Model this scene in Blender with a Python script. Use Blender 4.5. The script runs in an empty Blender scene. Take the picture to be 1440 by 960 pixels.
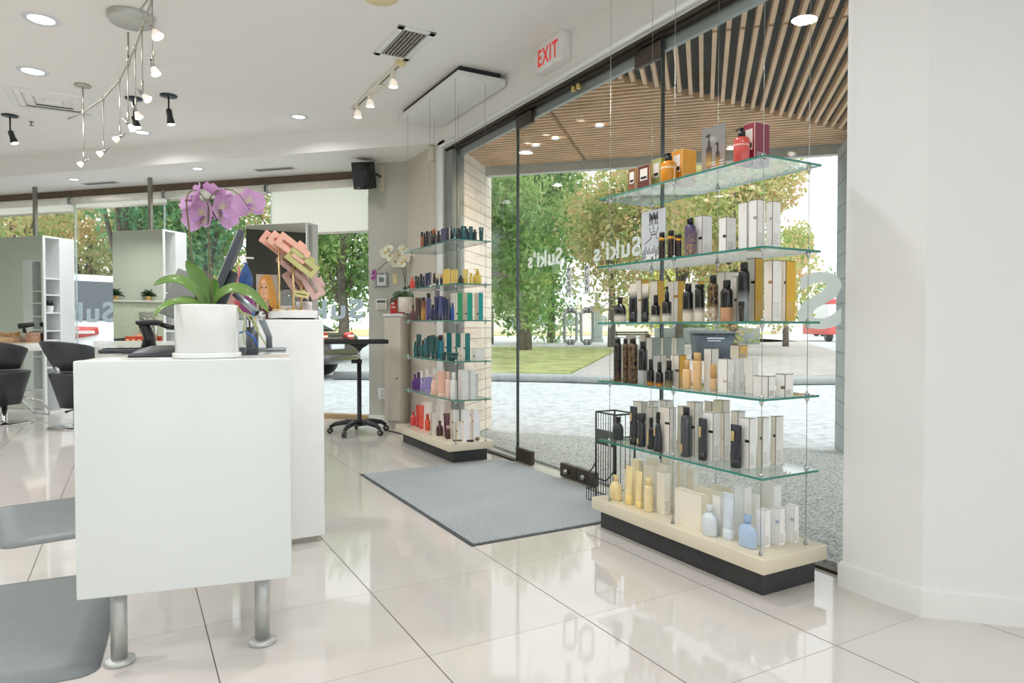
import bpy, bmesh, math, random
from mathutils import Vector, Matrix, noise
random.seed(7)
SC = bpy.context.scene
COL = SC.collection
PI = math.pi
R2 = math.sqrt(2)

# ---------------------------------------------------------------- camera model (photo is 1440 x 960)
F, H, YH = 957.0, 1.065, 458.7
PIT, AZ = math.atan((480 - YH) / F), math.radians(29.33)
FW = Vector((math.sin(AZ) * math.cos(PIT), math.cos(AZ) * math.cos(PIT), -math.sin(PIT)))
RT = Vector((math.cos(AZ), -math.sin(AZ), 0))
UP = RT.cross(FW)
EYE = Vector((0, 0, H))
def ray(x, y): return FW + RT * ((x - 720) / F) + UP * ((480 - y) / F)
def at_z(x, y, z):
    d = ray(x, y); return EYE + d * ((z - H) / d.z)
def at_x(x, y, X):
    d = ray(x, y); return EYE + d * (X / d.x)
def at_y(x, y, Y):
    d = ray(x, y); return EYE + d * (Y / d.y)
def at_s(x, y, s):                      # plane X + Y = s
    d = ray(x, y); return EYE + d * (s / (d.x + d.y))
def at_d(x, y, k):                      # plane Y - X = k
    d = ray(x, y); return EYE + d * (k / (d.y - d.x))
def at_t(x, y, t): return EYE + ray(x, y) * t     # t = distance along the view axis
def dist(p): return (Vector((p[0], p[1], p[2] if len(p) > 2 else H)) - EYE).dot(FW)
def zat(p, y):                          # height on the vertical through p that shows at picture row y
    a = Vector((p[0], p[1], H)); t = (a - EYE).dot(FW)
    return H + t * ((480 - y) / F * UP.z + FW.z)
cam = bpy.data.cameras.new('camera'); co = bpy.data.objects.new('camera', cam); COL.objects.link(co)
co.matrix_world = Matrix(((RT.x, UP.x, -FW.x, 0), (RT.y, UP.y, -FW.y, 0), (RT.z, UP.z, -FW.z, H), (0, 0, 0, 1)))
cam.sensor_width = 36; cam.lens = F / 1440 * 36; cam.clip_start = 0.05; cam.clip_end = 900
SC.camera = co

# ---------------------------------------------------------------- materials
MATS = {}
def srgb(c):
    if isinstance(c, str):
        c = tuple(int(c[i:i + 2], 16) / 255 for i in (0, 2, 4))
    return tuple(((v / 12.92) if v <= 0.04045 else ((v + 0.055) / 1.055) ** 2.4) for v in c)
def new_mat(name):
    m = bpy.data.materials.new(name); m.use_nodes = True
    nt = m.node_tree; nt.nodes.clear()
    return m, nt, nt.nodes, nt.links
def M(c, rough=0.5, metal=0.0, coat=0.0, var=0.06, scale=14, emit=0.0, bump=0.0, trans=0.0):
    key = ('p', str(c), rough, metal, coat, var, scale, emit, bump, trans)
    if key in MATS: return MATS[key]
    m, nt, N, L = new_mat('paint')
    o = N.new('ShaderNodeOutputMaterial'); b = N.new('ShaderNodeBsdfPrincipled')
    L.new(b.outputs[0], o.inputs[0])
    r, g, bl = srgb(c)
    b.inputs['Roughness'].default_value = rough; b.inputs['Metallic'].default_value = metal
    b.inputs['Coat Weight'].default_value = coat; b.inputs['Coat Roughness'].default_value = 0.08
    if trans: b.inputs['Transmission Weight'].default_value = trans
    tc = N.new('ShaderNodeTexCoord'); nz = N.new('ShaderNodeTexNoise'); nz.inputs['Scale'].default_value = scale
    L.new(tc.outputs['Object'], nz.inputs['Vector'])
    cr = N.new('ShaderNodeValToRGB')
    cr.color_ramp.elements[0].position = 0.3; cr.color_ramp.elements[1].position = 0.7
    cr.color_ramp.elements[0].color = (r * (1 - var), g * (1 - var), bl * (1 - var), 1)
    cr.color_ramp.elements[1].color = (min(1, r * (1 + var)), min(1, g * (1 + var)), min(1, bl * (1 + var)), 1)
    L.new(nz.outputs['Fac'], cr.inputs[0]); L.new(cr.outputs[0], b.inputs['Base Color'])
    if emit:
        b.inputs['Emission Color'].default_value = (r, g, bl, 1); b.inputs['Emission Strength'].default_value = emit
    if bump:
        n2 = N.new('ShaderNodeTexNoise'); n2.inputs['Scale'].default_value = 180; L.new(tc.outputs['Object'], n2.inputs['Vector'])
        bp = N.new('ShaderNodeBump'); bp.inputs['Strength'].default_value = bump; bp.inputs['Distance'].default_value = 0.002
        L.new(n2.outputs['Fac'], bp.inputs['Height']); L.new(bp.outputs[0], b.inputs['Normal'])
    MATS[key] = m
    return m
def MG(low, high, pos, soft=0.08, rough=0.25, coat=0.3, speck=None):
    """print that changes colour up the height of the pack"""
    key = ('g', low, high, pos, soft, rough, speck)
    if key in MATS: return MATS[key]
    m, nt, N, L = new_mat('two_tone')
    o = N.new('ShaderNodeOutputMaterial'); b = N.new('ShaderNodeBsdfPrincipled'); L.new(b.outputs[0], o.inputs[0])
    b.inputs['Roughness'].default_value = rough; b.inputs['Coat Weight'].default_value = coat
    tc = N.new('ShaderNodeTexCoord'); sp = N.new('ShaderNodeSeparateXYZ'); L.new(tc.outputs['Generated'], sp.inputs[0])
    cr = N.new('ShaderNodeValToRGB'); e = cr.color_ramp.elements
    e[0].position = max(0.0, pos - soft); e[1].position = min(1.0, pos + soft)
    e[0].color = (*srgb(low), 1); e[1].color = (*srgb(high), 1)
    L.new(sp.outputs['Z'], cr.inputs[0])
    if speck:
        nz = N.new('ShaderNodeTexNoise'); nz.inputs['Scale'].default_value = 9; nz.inputs['Detail'].default_value = 6
        L.new(tc.outputs['Generated'], nz.inputs['Vector'])
        c2 = N.new('ShaderNodeValToRGB'); c2.color_ramp.elements[0].position = 0.47; c2.color_ramp.elements[1].position = 0.56
        mx = N.new('ShaderNodeMix'); mx.data_type = 'RGBA'
        L.new(nz.outputs['Fac'], c2.inputs[0]); L.new(c2.outputs[0], mx.inputs[0])
        L.new(cr.outputs[0], mx.inputs[6]); mx.inputs[7].default_value = (*srgb(speck), 1)
        L.new(mx.outputs[2], b.inputs['Base Color'])
    else:
        L.new(cr.outputs[0], b.inputs['Base Color'])
    MATS[key] = m
    return m
def glass_mat(tint, f0=0.04, rough=0.0, name='glass', haze=0.0):
    m, nt, N, L = new_mat(name)
    o = N.new('ShaderNodeOutputMaterial'); t = N.new('ShaderNodeBsdfTransparent'); g = N.new('ShaderNodeBsdfGlossy')
    t.inputs[0].default_value = (*tint, 1); g.inputs['Roughness'].default_value = rough
    ge = N.new('ShaderNodeNewGeometry'); d = N.new('ShaderNodeVectorMath'); d.operation = 'DOT_PRODUCT'
    L.new(ge.outputs['Normal'], d.inputs[0]); L.new(ge.outputs['Incoming'], d.inputs[1])
    a = N.new('ShaderNodeMath'); a.operation = 'ABSOLUTE'; L.new(d.outputs['Value'], a.inputs[0])
    s = N.new('ShaderNodeMath'); s.operation = 'SUBTRACT'; s.inputs[0].default_value = 1; L.new(a.outputs[0], s.inputs[1])
    p = N.new('ShaderNodeMath'); p.operation = 'POWER'; p.inputs[1].default_value = 5; L.new(s.outputs[0], p.inputs[0])
    q = N.new('ShaderNodeMath'); q.operation = 'MULTIPLY_ADD'; q.inputs[1].default_value = 1 - f0; q.inputs[2].default_value = f0
    L.new(p.outputs[0], q.inputs[0])
    mx = N.new('ShaderNodeMixShader'); L.new(q.outputs[0], mx.inputs[0]); L.new(t.outputs[0], mx.inputs[1]); L.new(g.outputs[0], mx.inputs[2])
    if haze:
        df = N.new('ShaderNodeBsdfDiffuse'); df.inputs[0].default_value = (0.8, 0.86, 0.85, 1)
        m2 = N.new('ShaderNodeMixShader'); m2.inputs[0].default_value = haze
        L.new(mx.outputs[0], m2.inputs[1]); L.new(df.outputs[0], m2.inputs[2]); L.new(m2.outputs[0], o.inputs[0])
    else:
        L.new(mx.outputs[0], o.inputs[0])
    return m
GLASS = glass_mat((0.968, 0.982, 0.975), 0.035, name='window_glass')
SHELFG = glass_mat((0.93, 0.97, 0.955), 0.06, name='shelf_glass', haze=0.06)
ACRYL = glass_mat((0.93, 0.95, 0.95), 0.05, name='clear_acrylic')
CLEARB = glass_mat((0.95, 0.97, 0.97), 0.07, name='bottle_glass', haze=0.14)
GEDGE = M('2f8272', 0.15, coat=0.5)
WHITE = M('eceeed', 0.35, coat=0.25, var=0.015, scale=3)
GLOSSW = M('e4eaea', 0.3, coat=0.35, var=0.01, scale=2)
PAINT = M('efeeea', 0.6, var=0.02, scale=2)
GREYW = M('bfbfb5', 0.6, var=0.02, scale=2)
CEIL = M('f3f2ef', 0.7, var=0.012, scale=1.5)
TRIMW = M('eef0ee', 0.4, coat=0.15, var=0.01)
CHROME = M('d2d4d4', 0.14, 1.0)
STEEL = M('a9adab', 0.3, 1.0)
BRONZE = M('4a4239', 0.42, 0.6)
BLACK = M('17181a', 0.35, coat=0.2)
MATT = M('232528', 0.6)
DGREY = M('3b3f44', 0.5)
GOLD = M('e8cf98', 0.3, 1.0)
LAMP = M('fff3e2', 0.4, emit=9.0, var=0)
LAMPC = M('f4f8ff', 0.4, emit=7.0, var=0)
def sheet_mat(c, k=.5, name='sheet'):
    m, nt, N, L = new_mat(name); o = N.new('ShaderNodeOutputMaterial'); d = N.new('ShaderNodeBsdfDiffuse'); t = N.new('ShaderNodeBsdfTranslucent'); x = N.new('ShaderNodeMixShader')
    d.inputs[0].default_value = t.inputs[0].default_value = (*srgb(c), 1); x.inputs[0].default_value = k
    L.new(d.outputs[0], x.inputs[1]); L.new(t.outputs[0], x.inputs[2]); L.new(x.outputs[0], o.inputs[0]); return m
FROST = sheet_mat('f8fbfa', .7, 'frosted_vinyl')

# ---------------------------------------------------------------- mesh helpers
class B:
    def __init__(s): s.bm = bmesh.new(); s.mi = 0
    def mat(s, i): s.mi = i; return s
    def face(s, pts):
        vs = [s.bm.verts.new(p) for p in pts]
        f = s.bm.faces.new(vs); f.material_index = s.mi; return f
    def mesh(s, verts, faces, smooth=False):
        vs = [s.bm.verts.new(p) for p in verts]
        for f in faces:
            try:
                q = s.bm.faces.new([vs[i] for i in f]); q.material_index = s.mi; q.smooth = smooth
            except ValueError: pass
        return s
    def box(s, a, b, M4=None):
        (x0, y0, z0), (x1, y1, z1) = a, b
        v = [Vector(p) for p in ((x0,y0,z0),(x1,y0,z0),(x1,y1,z0),(x0,y1,z0),(x0,y0,z1),(x1,y0,z1),(x1,y1,z1),(x0,y1,z1))]
        if M4 is not None: v = [M4 @ p for p in v]
        return s.mesh(v, [(0,3,2,1),(4,5,6,7),(0,1,5,4),(1,2,6,5),(2,3,7,6),(3,0,4,7)])
    def rbox(s, a, b, r=0.005, seg=2, M4=None):
        t = bmesh.new()
        bmesh.ops.create_cube(t, size=1)
        sx, sy, sz = (b[i] - a[i] for i in range(3))
        for v in t.verts:
            v.co = Vector(((v.co.x + .5) * sx + a[0], (v.co.y + .5) * sy + a[1], (v.co.z + .5) * sz + a[2]))
        r = min(r, 0.45 * min(abs(sx), abs(sy), abs(sz)))
        bmesh.ops.bevel(t, geom=list(t.edges), offset=r, segments=seg, affect='EDGES', profile=0.5)
        return s.join(t, M4, True)
    def join(s, t, M4=None, smooth=False):
        t.verts.ensure_lookup_table(); t.verts.index_update()
        v = [(M4 @ p.co) if M4 is not None else p.co.copy() for p in t.verts]
        f = [[q.index for q in fc.verts] for fc in t.faces]
        t.free()
        return s.mesh(v, f, smooth)
    def prism(s, poly, z0, z1):                     # poly: list of (x, y), counter-clockwise
        n = len(poly)
        v = [(p[0], p[1], z0) for p in poly] + [(p[0], p[1], z1) for p in poly]
        return s.mesh(v, [tuple(reversed(range(n))), tuple(range(n, 2 * n))] + [(i, (i + 1) % n, n + (i + 1) % n, n + i) for i in range(n)])
    def lathe(s, prof, c=(0, 0, 0), n=20, sx=1.0, sy=1.0, M4=None, cap=True):
        c = Vector(c); v = []; f = []
        for r, z in prof:
            for k in range(n):
                a = 2 * PI * k / n
                p = c + Vector((r * math.cos(a) * sx, r * math.sin(a) * sy, z))
                v.append(M4 @ p if M4 is not None else p)
        for i in range(len(prof) - 1):
            for k in range(n):
                k2 = (k + 1) % n
                f.append((i * n + k, i * n + k2, (i + 1) * n + k2, (i + 1) * n + k))
        if cap:
            f.append(tuple(reversed(range(n)))); f.append(tuple(range((len(prof) - 1) * n, len(prof) * n)))
        return s.mesh(v, f, True)
    def cyl(s, a, b, r, n=12, r2=None):
        a, b = Vector(a), Vector(b); d = b - a
        q = d.to_track_quat('Z', 'Y').to_matrix().to_4x4(); q.translation = a
        return s.lathe([(r, 0), (r if r2 is None else r2, d.length)], n=n, M4=q)
    def tube(s, pts, r, n=8, closed=False):
        pts = [Vector(p) for p in pts]; m = len(pts); rr = r if isinstance(r, (list, tuple)) else [r] * m
        v = []; f = []; u = None
        for i, p in enumerate(pts):
            if closed: t = pts[(i + 1) % m] - pts[i - 1]
            else: t = pts[min(i + 1, m - 1)] - pts[max(i - 1, 0)]
            t.normalize()
            if u is None: u = t.orthogonal().normalized()
            u = (u - t * u.dot(t)).normalized(); w = t.cross(u)
            for k in range(n):
                a = 2 * PI * k / n
                v.append(p + (u * math.cos(a) + w * math.sin(a)) * rr[i])
        for i in range(m if closed else m - 1):
            j = (i + 1) % m
            for k in range(n):
                k2 = (k + 1) % n
                f.append((i * n + k, i * n + k2, j * n + k2, j * n + k))
        if not closed:
            f.append(tuple(reversed(range(n)))); f.append(tuple(range((m - 1) * n, m * n)))
        return s.mesh(v, f, True)
    def loft(s, rings):
        n = len(rings[0]); v = [p for r in rings for p in r]; f = []
        for i in range(len(rings) - 1):
            for k in range(n):
                k2 = (k + 1) % n
                f.append((i * n + k, i * n + k2, (i + 1) * n + k2, (i + 1) * n + k))
        f.append(tuple(reversed(range(n)))); f.append(tuple(range((len(rings) - 1) * n, len(rings) * n)))
        return s.mesh(v, f, True)
    def ball(s, c, r, n=12, m=8, sc=(1, 1, 1), M4=None):
        prof = [(max(1e-4, math.sin(PI * i / m)) * r, -math.cos(PI * i / m) * r * sc[2]) for i in range(m + 1)]
        return s.lathe(prof, c, n, sc[0], sc[1], M4)
    def done(s, name, mats, parent=None, loc=None, rz=None, sub=0):
        bmesh.ops.recalc_face_normals(s.bm, faces=s.bm.faces)
        me = bpy.data.meshes.new(name); s.bm.to_mesh(me); s.bm.free()
        for m in (mats if isinstance(mats, (list, tuple)) else [mats]): me.materials.append(m)
        o = bpy.data.objects.new(name, me); COL.objects.link(o)
        if parent is not None: o.parent = parent
        if loc is not None: o.location = loc
        if rz is not None: o.rotation_euler = (0, 0, rz)
        if sub:
            md = o.modifiers.new('smooth', 'SUBSURF'); md.levels = sub; md.render_levels = sub
        return o
LABELS = {}
def tag(o, label=None, cat=None, group=None, kind=None):
    if label:
        if label in LABELS: print('DUPLICATE LABEL', label)
        LABELS[label] = o; o['label'] = label
        if len(label.split()) > 16 or len(label.split()) < 4: print('LABEL LENGTH', len(label.split()), label)
    if cat: o['category'] = cat
    if group: o['group'] = group
    if kind: o['kind'] = kind
    return o
def struct(o): o['kind'] = 'structure'; return o
def thing(name, label, cat, loc=(0, 0, 0), rz=0.0, group=None):
    o = bpy.data.objects.new(name, None); COL.objects.link(o); o.empty_display_size = 0.1
    o.location = loc; o.rotation_euler = (0, 0, rz)
    return tag(o, label, cat, group)
def copy_tree(o, parent=None):
    c = o.copy(); COL.objects.link(c)
    if parent is not None: c.parent = parent
    for ch in o.children: copy_tree(ch, c)
    return c
def relabel(o, label, group=None):
    for k in ('label',):
        if k in o: del o[k]
    return tag(o, label, None, group)
def frame(right, up, origin):
    r = Vector(right).normalized(); u = Vector(up).normalized(); n = r.cross(u)
    m = Matrix(((r.x, u.x, n.x, origin[0]), (r.y, u.y, n.y, origin[1]), (r.z, u.z, n.z, origin[2]), (0, 0, 0, 1)))
    return m
def text_mesh(txt, size, mat, M4, depth=0.001, bold=0.0, space=1.0, align='LEFT', name='lettering', parent=None, width=None):
    cu = bpy.data.curves.new('lettering', 'FONT'); cu.body = txt; cu.size = size; cu.extrude = depth; cu.offset = bold
    cu.space_character = space; cu.align_x = align; cu.resolution_u = 4
    t = bpy.data.objects.new('t', cu); COL.objects.link(t)
    bpy.context.view_layer.update()
    me = bpy.data.meshes.new_from_object(t.evaluated_get(bpy.context.evaluated_depsgraph_get()))
    bpy.data.objects.remove(t); bpy.data.curves.remove(cu)
    if width:
        xs = [v.co.x for v in me.vertices]; k = width / (max(xs) - min(xs)); x0 = min(xs)
        for v in me.vertices: v.co.x = (v.co.x - x0) * k
    me.transform(M4); me.materials.clear(); me.materials.append(mat)
    o = bpy.data.objects.new(name, me); COL.objects.link(o)
    if parent is not None: o.parent = parent
    return o
S2 = Vector((1, 1, 0)) / R2         # towards the diagonal window wall
D2 = Vector((-1, 1, 0)) / R2        # along it, to the picture's left
def sd(s, d, z=0.0): return Vector(((s - d) / 2, (s + d) / 2, z))   # from s = X + Y and d = Y - X

WORLD, SUN, LAMPW, EXPO = 1.9, 0.8, 16, 0.08
# ================================================================= ROOM
ZC, ZL, XW, XG = 3.04, 2.825, 2.60, 2.65
S_F, S_P, S_W = 8.68, 9.5, 9.95            # beam face, pier face, window wall
CORN = (2.53, 1.745); CORN2 = (2.53, 1.425)

def floor_mat():
    m, nt, N, L = new_mat('porcelain_tiles')
    o = N.new('ShaderNodeOutputMaterial'); b = N.new('ShaderNodeBsdfPrincipled'); L.new(b.outputs[0], o.inputs[0])
    tc = N.new('ShaderNodeTexCoord'); sp = N.new('ShaderNodeSeparateXYZ'); L.new(tc.outputs['Object'], sp.inputs[0])
    def math_(op, a, c=None, d=None):
        n = N.new('ShaderNodeMath'); n.operation = op
        for i, v in enumerate((a, c, d)):
            if v is None: continue
            if isinstance(v, (int, float)): n.inputs[i].default_value = v
            else: L.new(v, n.inputs[i])
        return n.outputs[0]
    def line(src, off, size, half):
        u = math_('DIVIDE', math_('SUBTRACT', src, off), size)
        fr = math_('FRACT', u)
        e = math_('MINIMUM', fr, math_('SUBTRACT', 1.0, fr))
        return math_('LESS_THAN', e, half / size), math_('FLOOR', u)
    lx, ix = line(sp.outputs['X'], 0.224, 0.607, 0.0019)
    ly, iy = line(sp.outputs['Y'], 2.63, 0.6, 0.0012)
    cb = N.new('ShaderNodeCombineXYZ'); L.new(ix, cb.inputs[0]); L.new(iy, cb.inputs[1])
    wn = N.new('ShaderNodeTexWhiteNoise'); L.new(cb.outputs[0], wn.inputs['Vector'])
    nz = N.new('ShaderNodeTexNoise'); nz.inputs['Scale'].default_value = 1.6; L.new(tc.outputs['Object'], nz.inputs['Vector'])
    f = math_('MULTIPLY_ADD', wn.outputs['Value'], 0.5, math_('MULTIPLY', nz.outputs['Fac'], 0.5))
    cr = N.new('ShaderNodeValToRGB'); e = cr.color_ramp.elements
    e[0].color = (*srgb('d1ccc7'), 1); e[1].color = (*srgb('dad6d1'), 1); L.new(f, cr.inputs[0])
    m1 = N.new('ShaderNodeMix'); m1.data_type = 'RGBA'; L.new(ly, m1.inputs[0]); L.new(cr.outputs[0], m1.inputs[6]); m1.inputs[7].default_value = (*srgb('8f8a82'), 1)
    m2 = N.new('ShaderNodeMix'); m2.data_type = 'RGBA'; L.new(lx, m2.inputs[0]); L.new(m1.outputs[2], m2.inputs[6]); m2.inputs[7].default_value = (*srgb('55514c'), 1)
    L.new(m2.outputs[2], b.inputs['Base Color'])
    b.inputs['Roughness'].default_value = 0.06; b.inputs['IOR'].default_value = 1.52
    g = math_('MAXIMUM', lx, ly); L.new(math_('MULTIPLY_ADD', g, 0.6, 0.055), b.inputs['Roughness'])
    return m
# floor: bounded by the glass line, the column and the window wall
XL, YB = -6.6, -5.2
poly = [(XL, YB), (5.2, YB), (5.2, -1.22), (2.53, 1.42), (2.66, 1.75), (2.66, S_W - 2.66), (XL, S_W - XL)]
b = B(); b.prism(poly, -0.12, 0.0); struct(b.done('floor', floor_mat()))
# ceilings
b = B(); b.prism([(XL, YB), (5.2, YB), (5.2, -1.22), (2.75, 1.3), (2.75, S_F - 2.75), (XL, S_F - XL)], ZC, ZC + 0.12); struct(b.done('ceiling', CEIL))
b = B(); b.prism([(2.75, S_F - 2.75), (2.75, S_W - 2.75 + .1), (XL, S_W - XL + .1), (XL, S_F - XL)], ZL, ZC + 0.12)
struct(b.done('ceiling_lowered', CEIL))
# wall over the shop front, white trim ledge, brown head rail
b = B(); b.box((XW, 1.30, 2.735), (2.84, S_F - 2.6, ZC)); struct(b.done('wall_front', PAINT))
b = B(); b.rbox((XW - 0.035, 1.42, 2.742), (XW, 6.02, 2.775), 0.006); struct(b.done('trim_1', TRIMW))
b = B(); b.box((XG - 0.02, 1.6, 2.70), (XG + 0.07, 5.95, 2.735)); b.box((XG - 0.045, 1.6, 2.715), (XG - 0.02, 5.95, 2.738)); struct(b.done('trim_2', BRONZE))
b = B(); b.box((XG + 0.03, 1.6, 2.64), (XG + 0.06, 5.95, 2.70)); struct(b.done('trim_3', M('8d9390', 0.4, 0.4)))
# column and diagonal wall on the right, with baseboards
WR = M('eceded', 0.6, var=0.012, scale=1.2)
cpoly = [(2.53, 1.745), (2.53, 1.425), (5.2, -1.245), (5.4, -1.1), (2.76, 1.53), (2.76, 1.745)]
b = B(); b.prism(list(reversed(cpoly)), 0, ZC); struct(b.done('wall_right', WR))
bp = [(2.516, 1.757), (2.516, 1.419), (5.2, -1.265), (5.2, -1.225), (2.545, 1.432), (2.545, 1.74), (2.62, 1.745), (2.62, 1.757)]
b = B(); b.prism(list(reversed(bp)), 0, 0.098)
bp2 = [(2.521, 1.752), (2.521, 1.421), (5.2, -1.258), (5.2, -1.225), (2.545, 1.432), (2.545, 1.74), (2.62, 1.745), (2.62, 1.752)]
b.prism(list(reversed(bp2)), 0.098, 0.104); struct(b.done('baseboard_right', TRIMW))
# far end of the shop front: casing, jamb, return wall
YJ0, YJ1, YC0 = at_x(642, 400, XG).y, at_x(632, 400, XG).y, at_x(617, 400, XW).y
b = B(); b.box((XW, YJ1, 0), (XW + 0.2, S_P - XW + .02, ZL)); struct(b.done('wall_return', M('cfc8bb', 0.6, var=0.02)))
b = B(); b.rbox((XW - 0.02, YJ1 + 0.0, 0), (XW, YC0, 2.75), 0.004); struct(b.done('trim_4', TRIMW))
b = B(); b.box((XG - 0.04, YJ0, 0), (XG + 0.08, YJ1, 2.70)); struct(b.done('trim_5', M('8a8f8a', 0.45, 0.3)))
# pier with its grey paint
dL = (lambda p: p.y - p.x)(at_s(518, 300, S_P)); dR = S_P - 2 * 2.6
b = B()
pv = [sd(S_P, dR), sd(S_P, dL), sd(S_W + .15, dL), sd(S_W + .15, dR)]
b.prism([(p.x, p.y) for p in pv], 0, ZL); struct(b.done('wall_pier', GREYW))
b = B(); pv = [sd(S_P - .02, dR), sd(S_P - .02, dL), sd(S_P, dL), sd(S_P, dR)]; b.prism([(p.x, p.y) for p in pv], 0, 0.1); struct(b.done('baseboard_pier', TRIMW))
# window wall: sill, head rail, glass panes with thin joints
dE = S_W - 2 * XL
b = B(); q = [sd(S_W - .06, dL), sd(S_W + .1, dL), sd(S_W + .1, dE), sd(S_W - .06, dE)]
b.prism([(p.x, p.y) for p in q], 0, 0.05); struct(b.done('trim_6', M('b79a72', 0.5)))
b = B(); q = [sd(S_W - .05, dL), sd(S_W + .08, dL), sd(S_W + .08, dE), sd(S_W - .05, dE)]
b.prism([(p.x, p.y) for p in q], ZL - 0.085, ZL); struct(b.done('trim_7', M('6b5a49', 0.5)))
dj = [dL] + [(lambda p: p.y - p.x)(at_s(px, 400, S_W)) for px in (382, 232, 107)] + [13.2, 15.2, 17.2, dE]
for i in range(len(dj) - 1):
    b = B(); e0, e1 = dj[i] + .006, dj[i + 1] - .006
    q = [sd(S_W, e0), sd(S_W + .02, e0), sd(S_W + .02, e1), sd(S_W, e1)]
    b.prism([(p.x, p.y) for p in q], 0.05, ZL - .085); struct(b.done('window_%d' % (i + 1), GLASS))
b = B()
for d in dj[1:-1]:
    q = [sd(S_W - .008, d - .006), sd(S_W + .026, d - .006), sd(S_W + .026, d + .006), sd(S_W - .008, d + .006)]
    b.prism([(p.x, p.y) for p in q], 0.05, ZL - .085)
struct(b.done('trim_8', glass_mat((0.75, 0.85, 0.84), 0.15, 0.1, 'silicone', haze=0.35)))
b = B(); b.box((XL, 3.6, 0), (XL + .08, 8.1, ZC)); struct(b.done('wall_left_panel', M('4f4e48', 0.6, var=0.03)))
# left and back walls, out of the photo except in mirrors
b = B(); b.box((XL - .2, YB, 0), (XL, S_W - XL + .1, ZC)); struct(b.done('wall_left', M('d2d7cc', 0.6, var=0.02)))
b = B()
for x0, x1 in ((XL, -5.6), (-2.6, -1.9), (1.1, 1.8), (4.6, 5.2)): b.box((x0, YB - .2, 0), (x1, YB, ZC))
b.box((XL, YB - .2, 2.7), (5.2, YB, ZC)); b.box((XL, YB - .2, 0), (5.2, YB, .3)); struct(b.done('wall_back', PAINT))
for i, (x0, x1) in enumerate(((-5.6, -2.6), (-1.9, 1.1), (1.8, 4.6))):  # unseen windows, added so daylight brightens the room from behind
    b = B(); b.box((x0, YB - .1, .3), (x1, YB - .08, 2.7)); struct(b.done('window_%d' % (20 + i), GLASS))

# ---------------------------------------------------------------- shop front glass
Y1, Y2, Y3 = at_x(727, 500, XG).y, at_x(813, 500, XG).y, at_x(929, 500, XG).y
ZG = 2.70
for i, (a, c) in enumerate(((Y1 + .004, YJ0), (1.76, Y3 - .004))):
    b = B(); b.box((XG, a, 0.012), (XG + .012, c, ZG)); struct(b.done('window_%d' % (30 + i), GLASS))
b = B()
for yy in (Y1, Y3): b.box((XG - .003, yy - .005, 0.0), (XG + .018, yy + .005, ZG))
struct(b.done('trim_9', M('2c3a38', 0.25, coat=0.3)))
b = B(); b.box((XG - .02, Y1, 0), (XG + .03, YJ0, .014)); b.box((XG - .02, 1.76, 0), (XG + .03, Y3, .014)); struct(b.done('trim_10', BRONZE))
b = B(); b.box((XG - .05, Y3, 0), (XG + .09, Y1, .006)); struct(b.done('trim_11', M('c9c8c2', 0.35, 0.3)))
def door(n, a, c, hinge):
    t = bpy.data.objects.new('door_%d' % n, None); COL.objects.link(t); t.location = (XG, hinge, 0); struct(t)
    def put(bb, name, m): return bb.done(name, m, t)
    o = lambda p: (p[0] - XG, p[1] - hinge, p[2])
    bb = B(); bb.box(o((XG, a + .004, .03)), o((XG + .012, c - .004, ZG - .03))); put(bb, 'glass_pane', GLASS)
    for z0, z1, nm in ((.012, .115, 'floor_fitting'), (ZG - .105, ZG - .01, 'head_fitting')):
        hl = .23
        y0, y1 = (hinge, hinge + hl) if c > hinge + .1 else (hinge - hl, hinge)
        bb = B(); bb.rbox(o((XG - .012, y0, z0)), o((XG + .024, y1, z1)), .003); put(bb, nm, BRONZE)
    # lock rail patch at the meeting edge
    ym = c if abs(a - hinge) < .1 else a
    y0, y1 = (ym - .2, ym - .004) if ym > hinge else (ym + .004, ym + .2)
    bb = B(); bb.rbox(o((XG - .014, y0, .012)), o((XG + .026, y1, .105)), .003); f_ = put(bb, 'lock_fitting', BRONZE)
    bb = B(); yc = (y0 + y1) / 2; bb.cyl(o((XG - .014, yc, .06)), o((XG - .045, yc, .06)), .017, 14); k = bb.done('lock_knob', STEEL, t)
    bb = B(); bb.rbox(o((XG - .03, ym - .01 - (.03 if ym > hinge else -.03), ZG - .05)), o((XG - .006, ym + .02 - (.03 if ym > hinge else -.03), ZG - .015)), .004)
    put(bb, 'top_catch', M('c8b26a', 0.35, 0.6))
    # D handle
    yh = at_x(802.5 if n == 1 else 826, 460, XG + .006).y
    za, zb = zat((XG, yh), 481), zat((XG, yh), 436)
    for sx in (-1, 1):
        xo = XG + .006 + sx * .066
        path = []
        for k in range(0, 7):
            u = PI / 2 * k / 6; path.append((XG + .006 + sx * (.008 + .042 * math.sin(u) ), yh, za + .024 * (1 - math.cos(u))))
        path = [(XG + .006 + sx * .006, yh, za)] + path
        top = [(p[0], p[1], zb + za - p[2]) for p in reversed(path)]
        bb = B(); bb.tube([o(p) for p in path + top], .0098, 10)
        for z in (za, zb): bb.cyl(o((XG + .006 + sx * .006, yh, z)), o((XG + .006 + sx * .02, yh, z)), .02, 12)
        put(bb, 'pull_handle', STEEL)
    return t
door(1, Y2, Y1, Y1); door(2, Y3, Y2, Y3)
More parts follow.
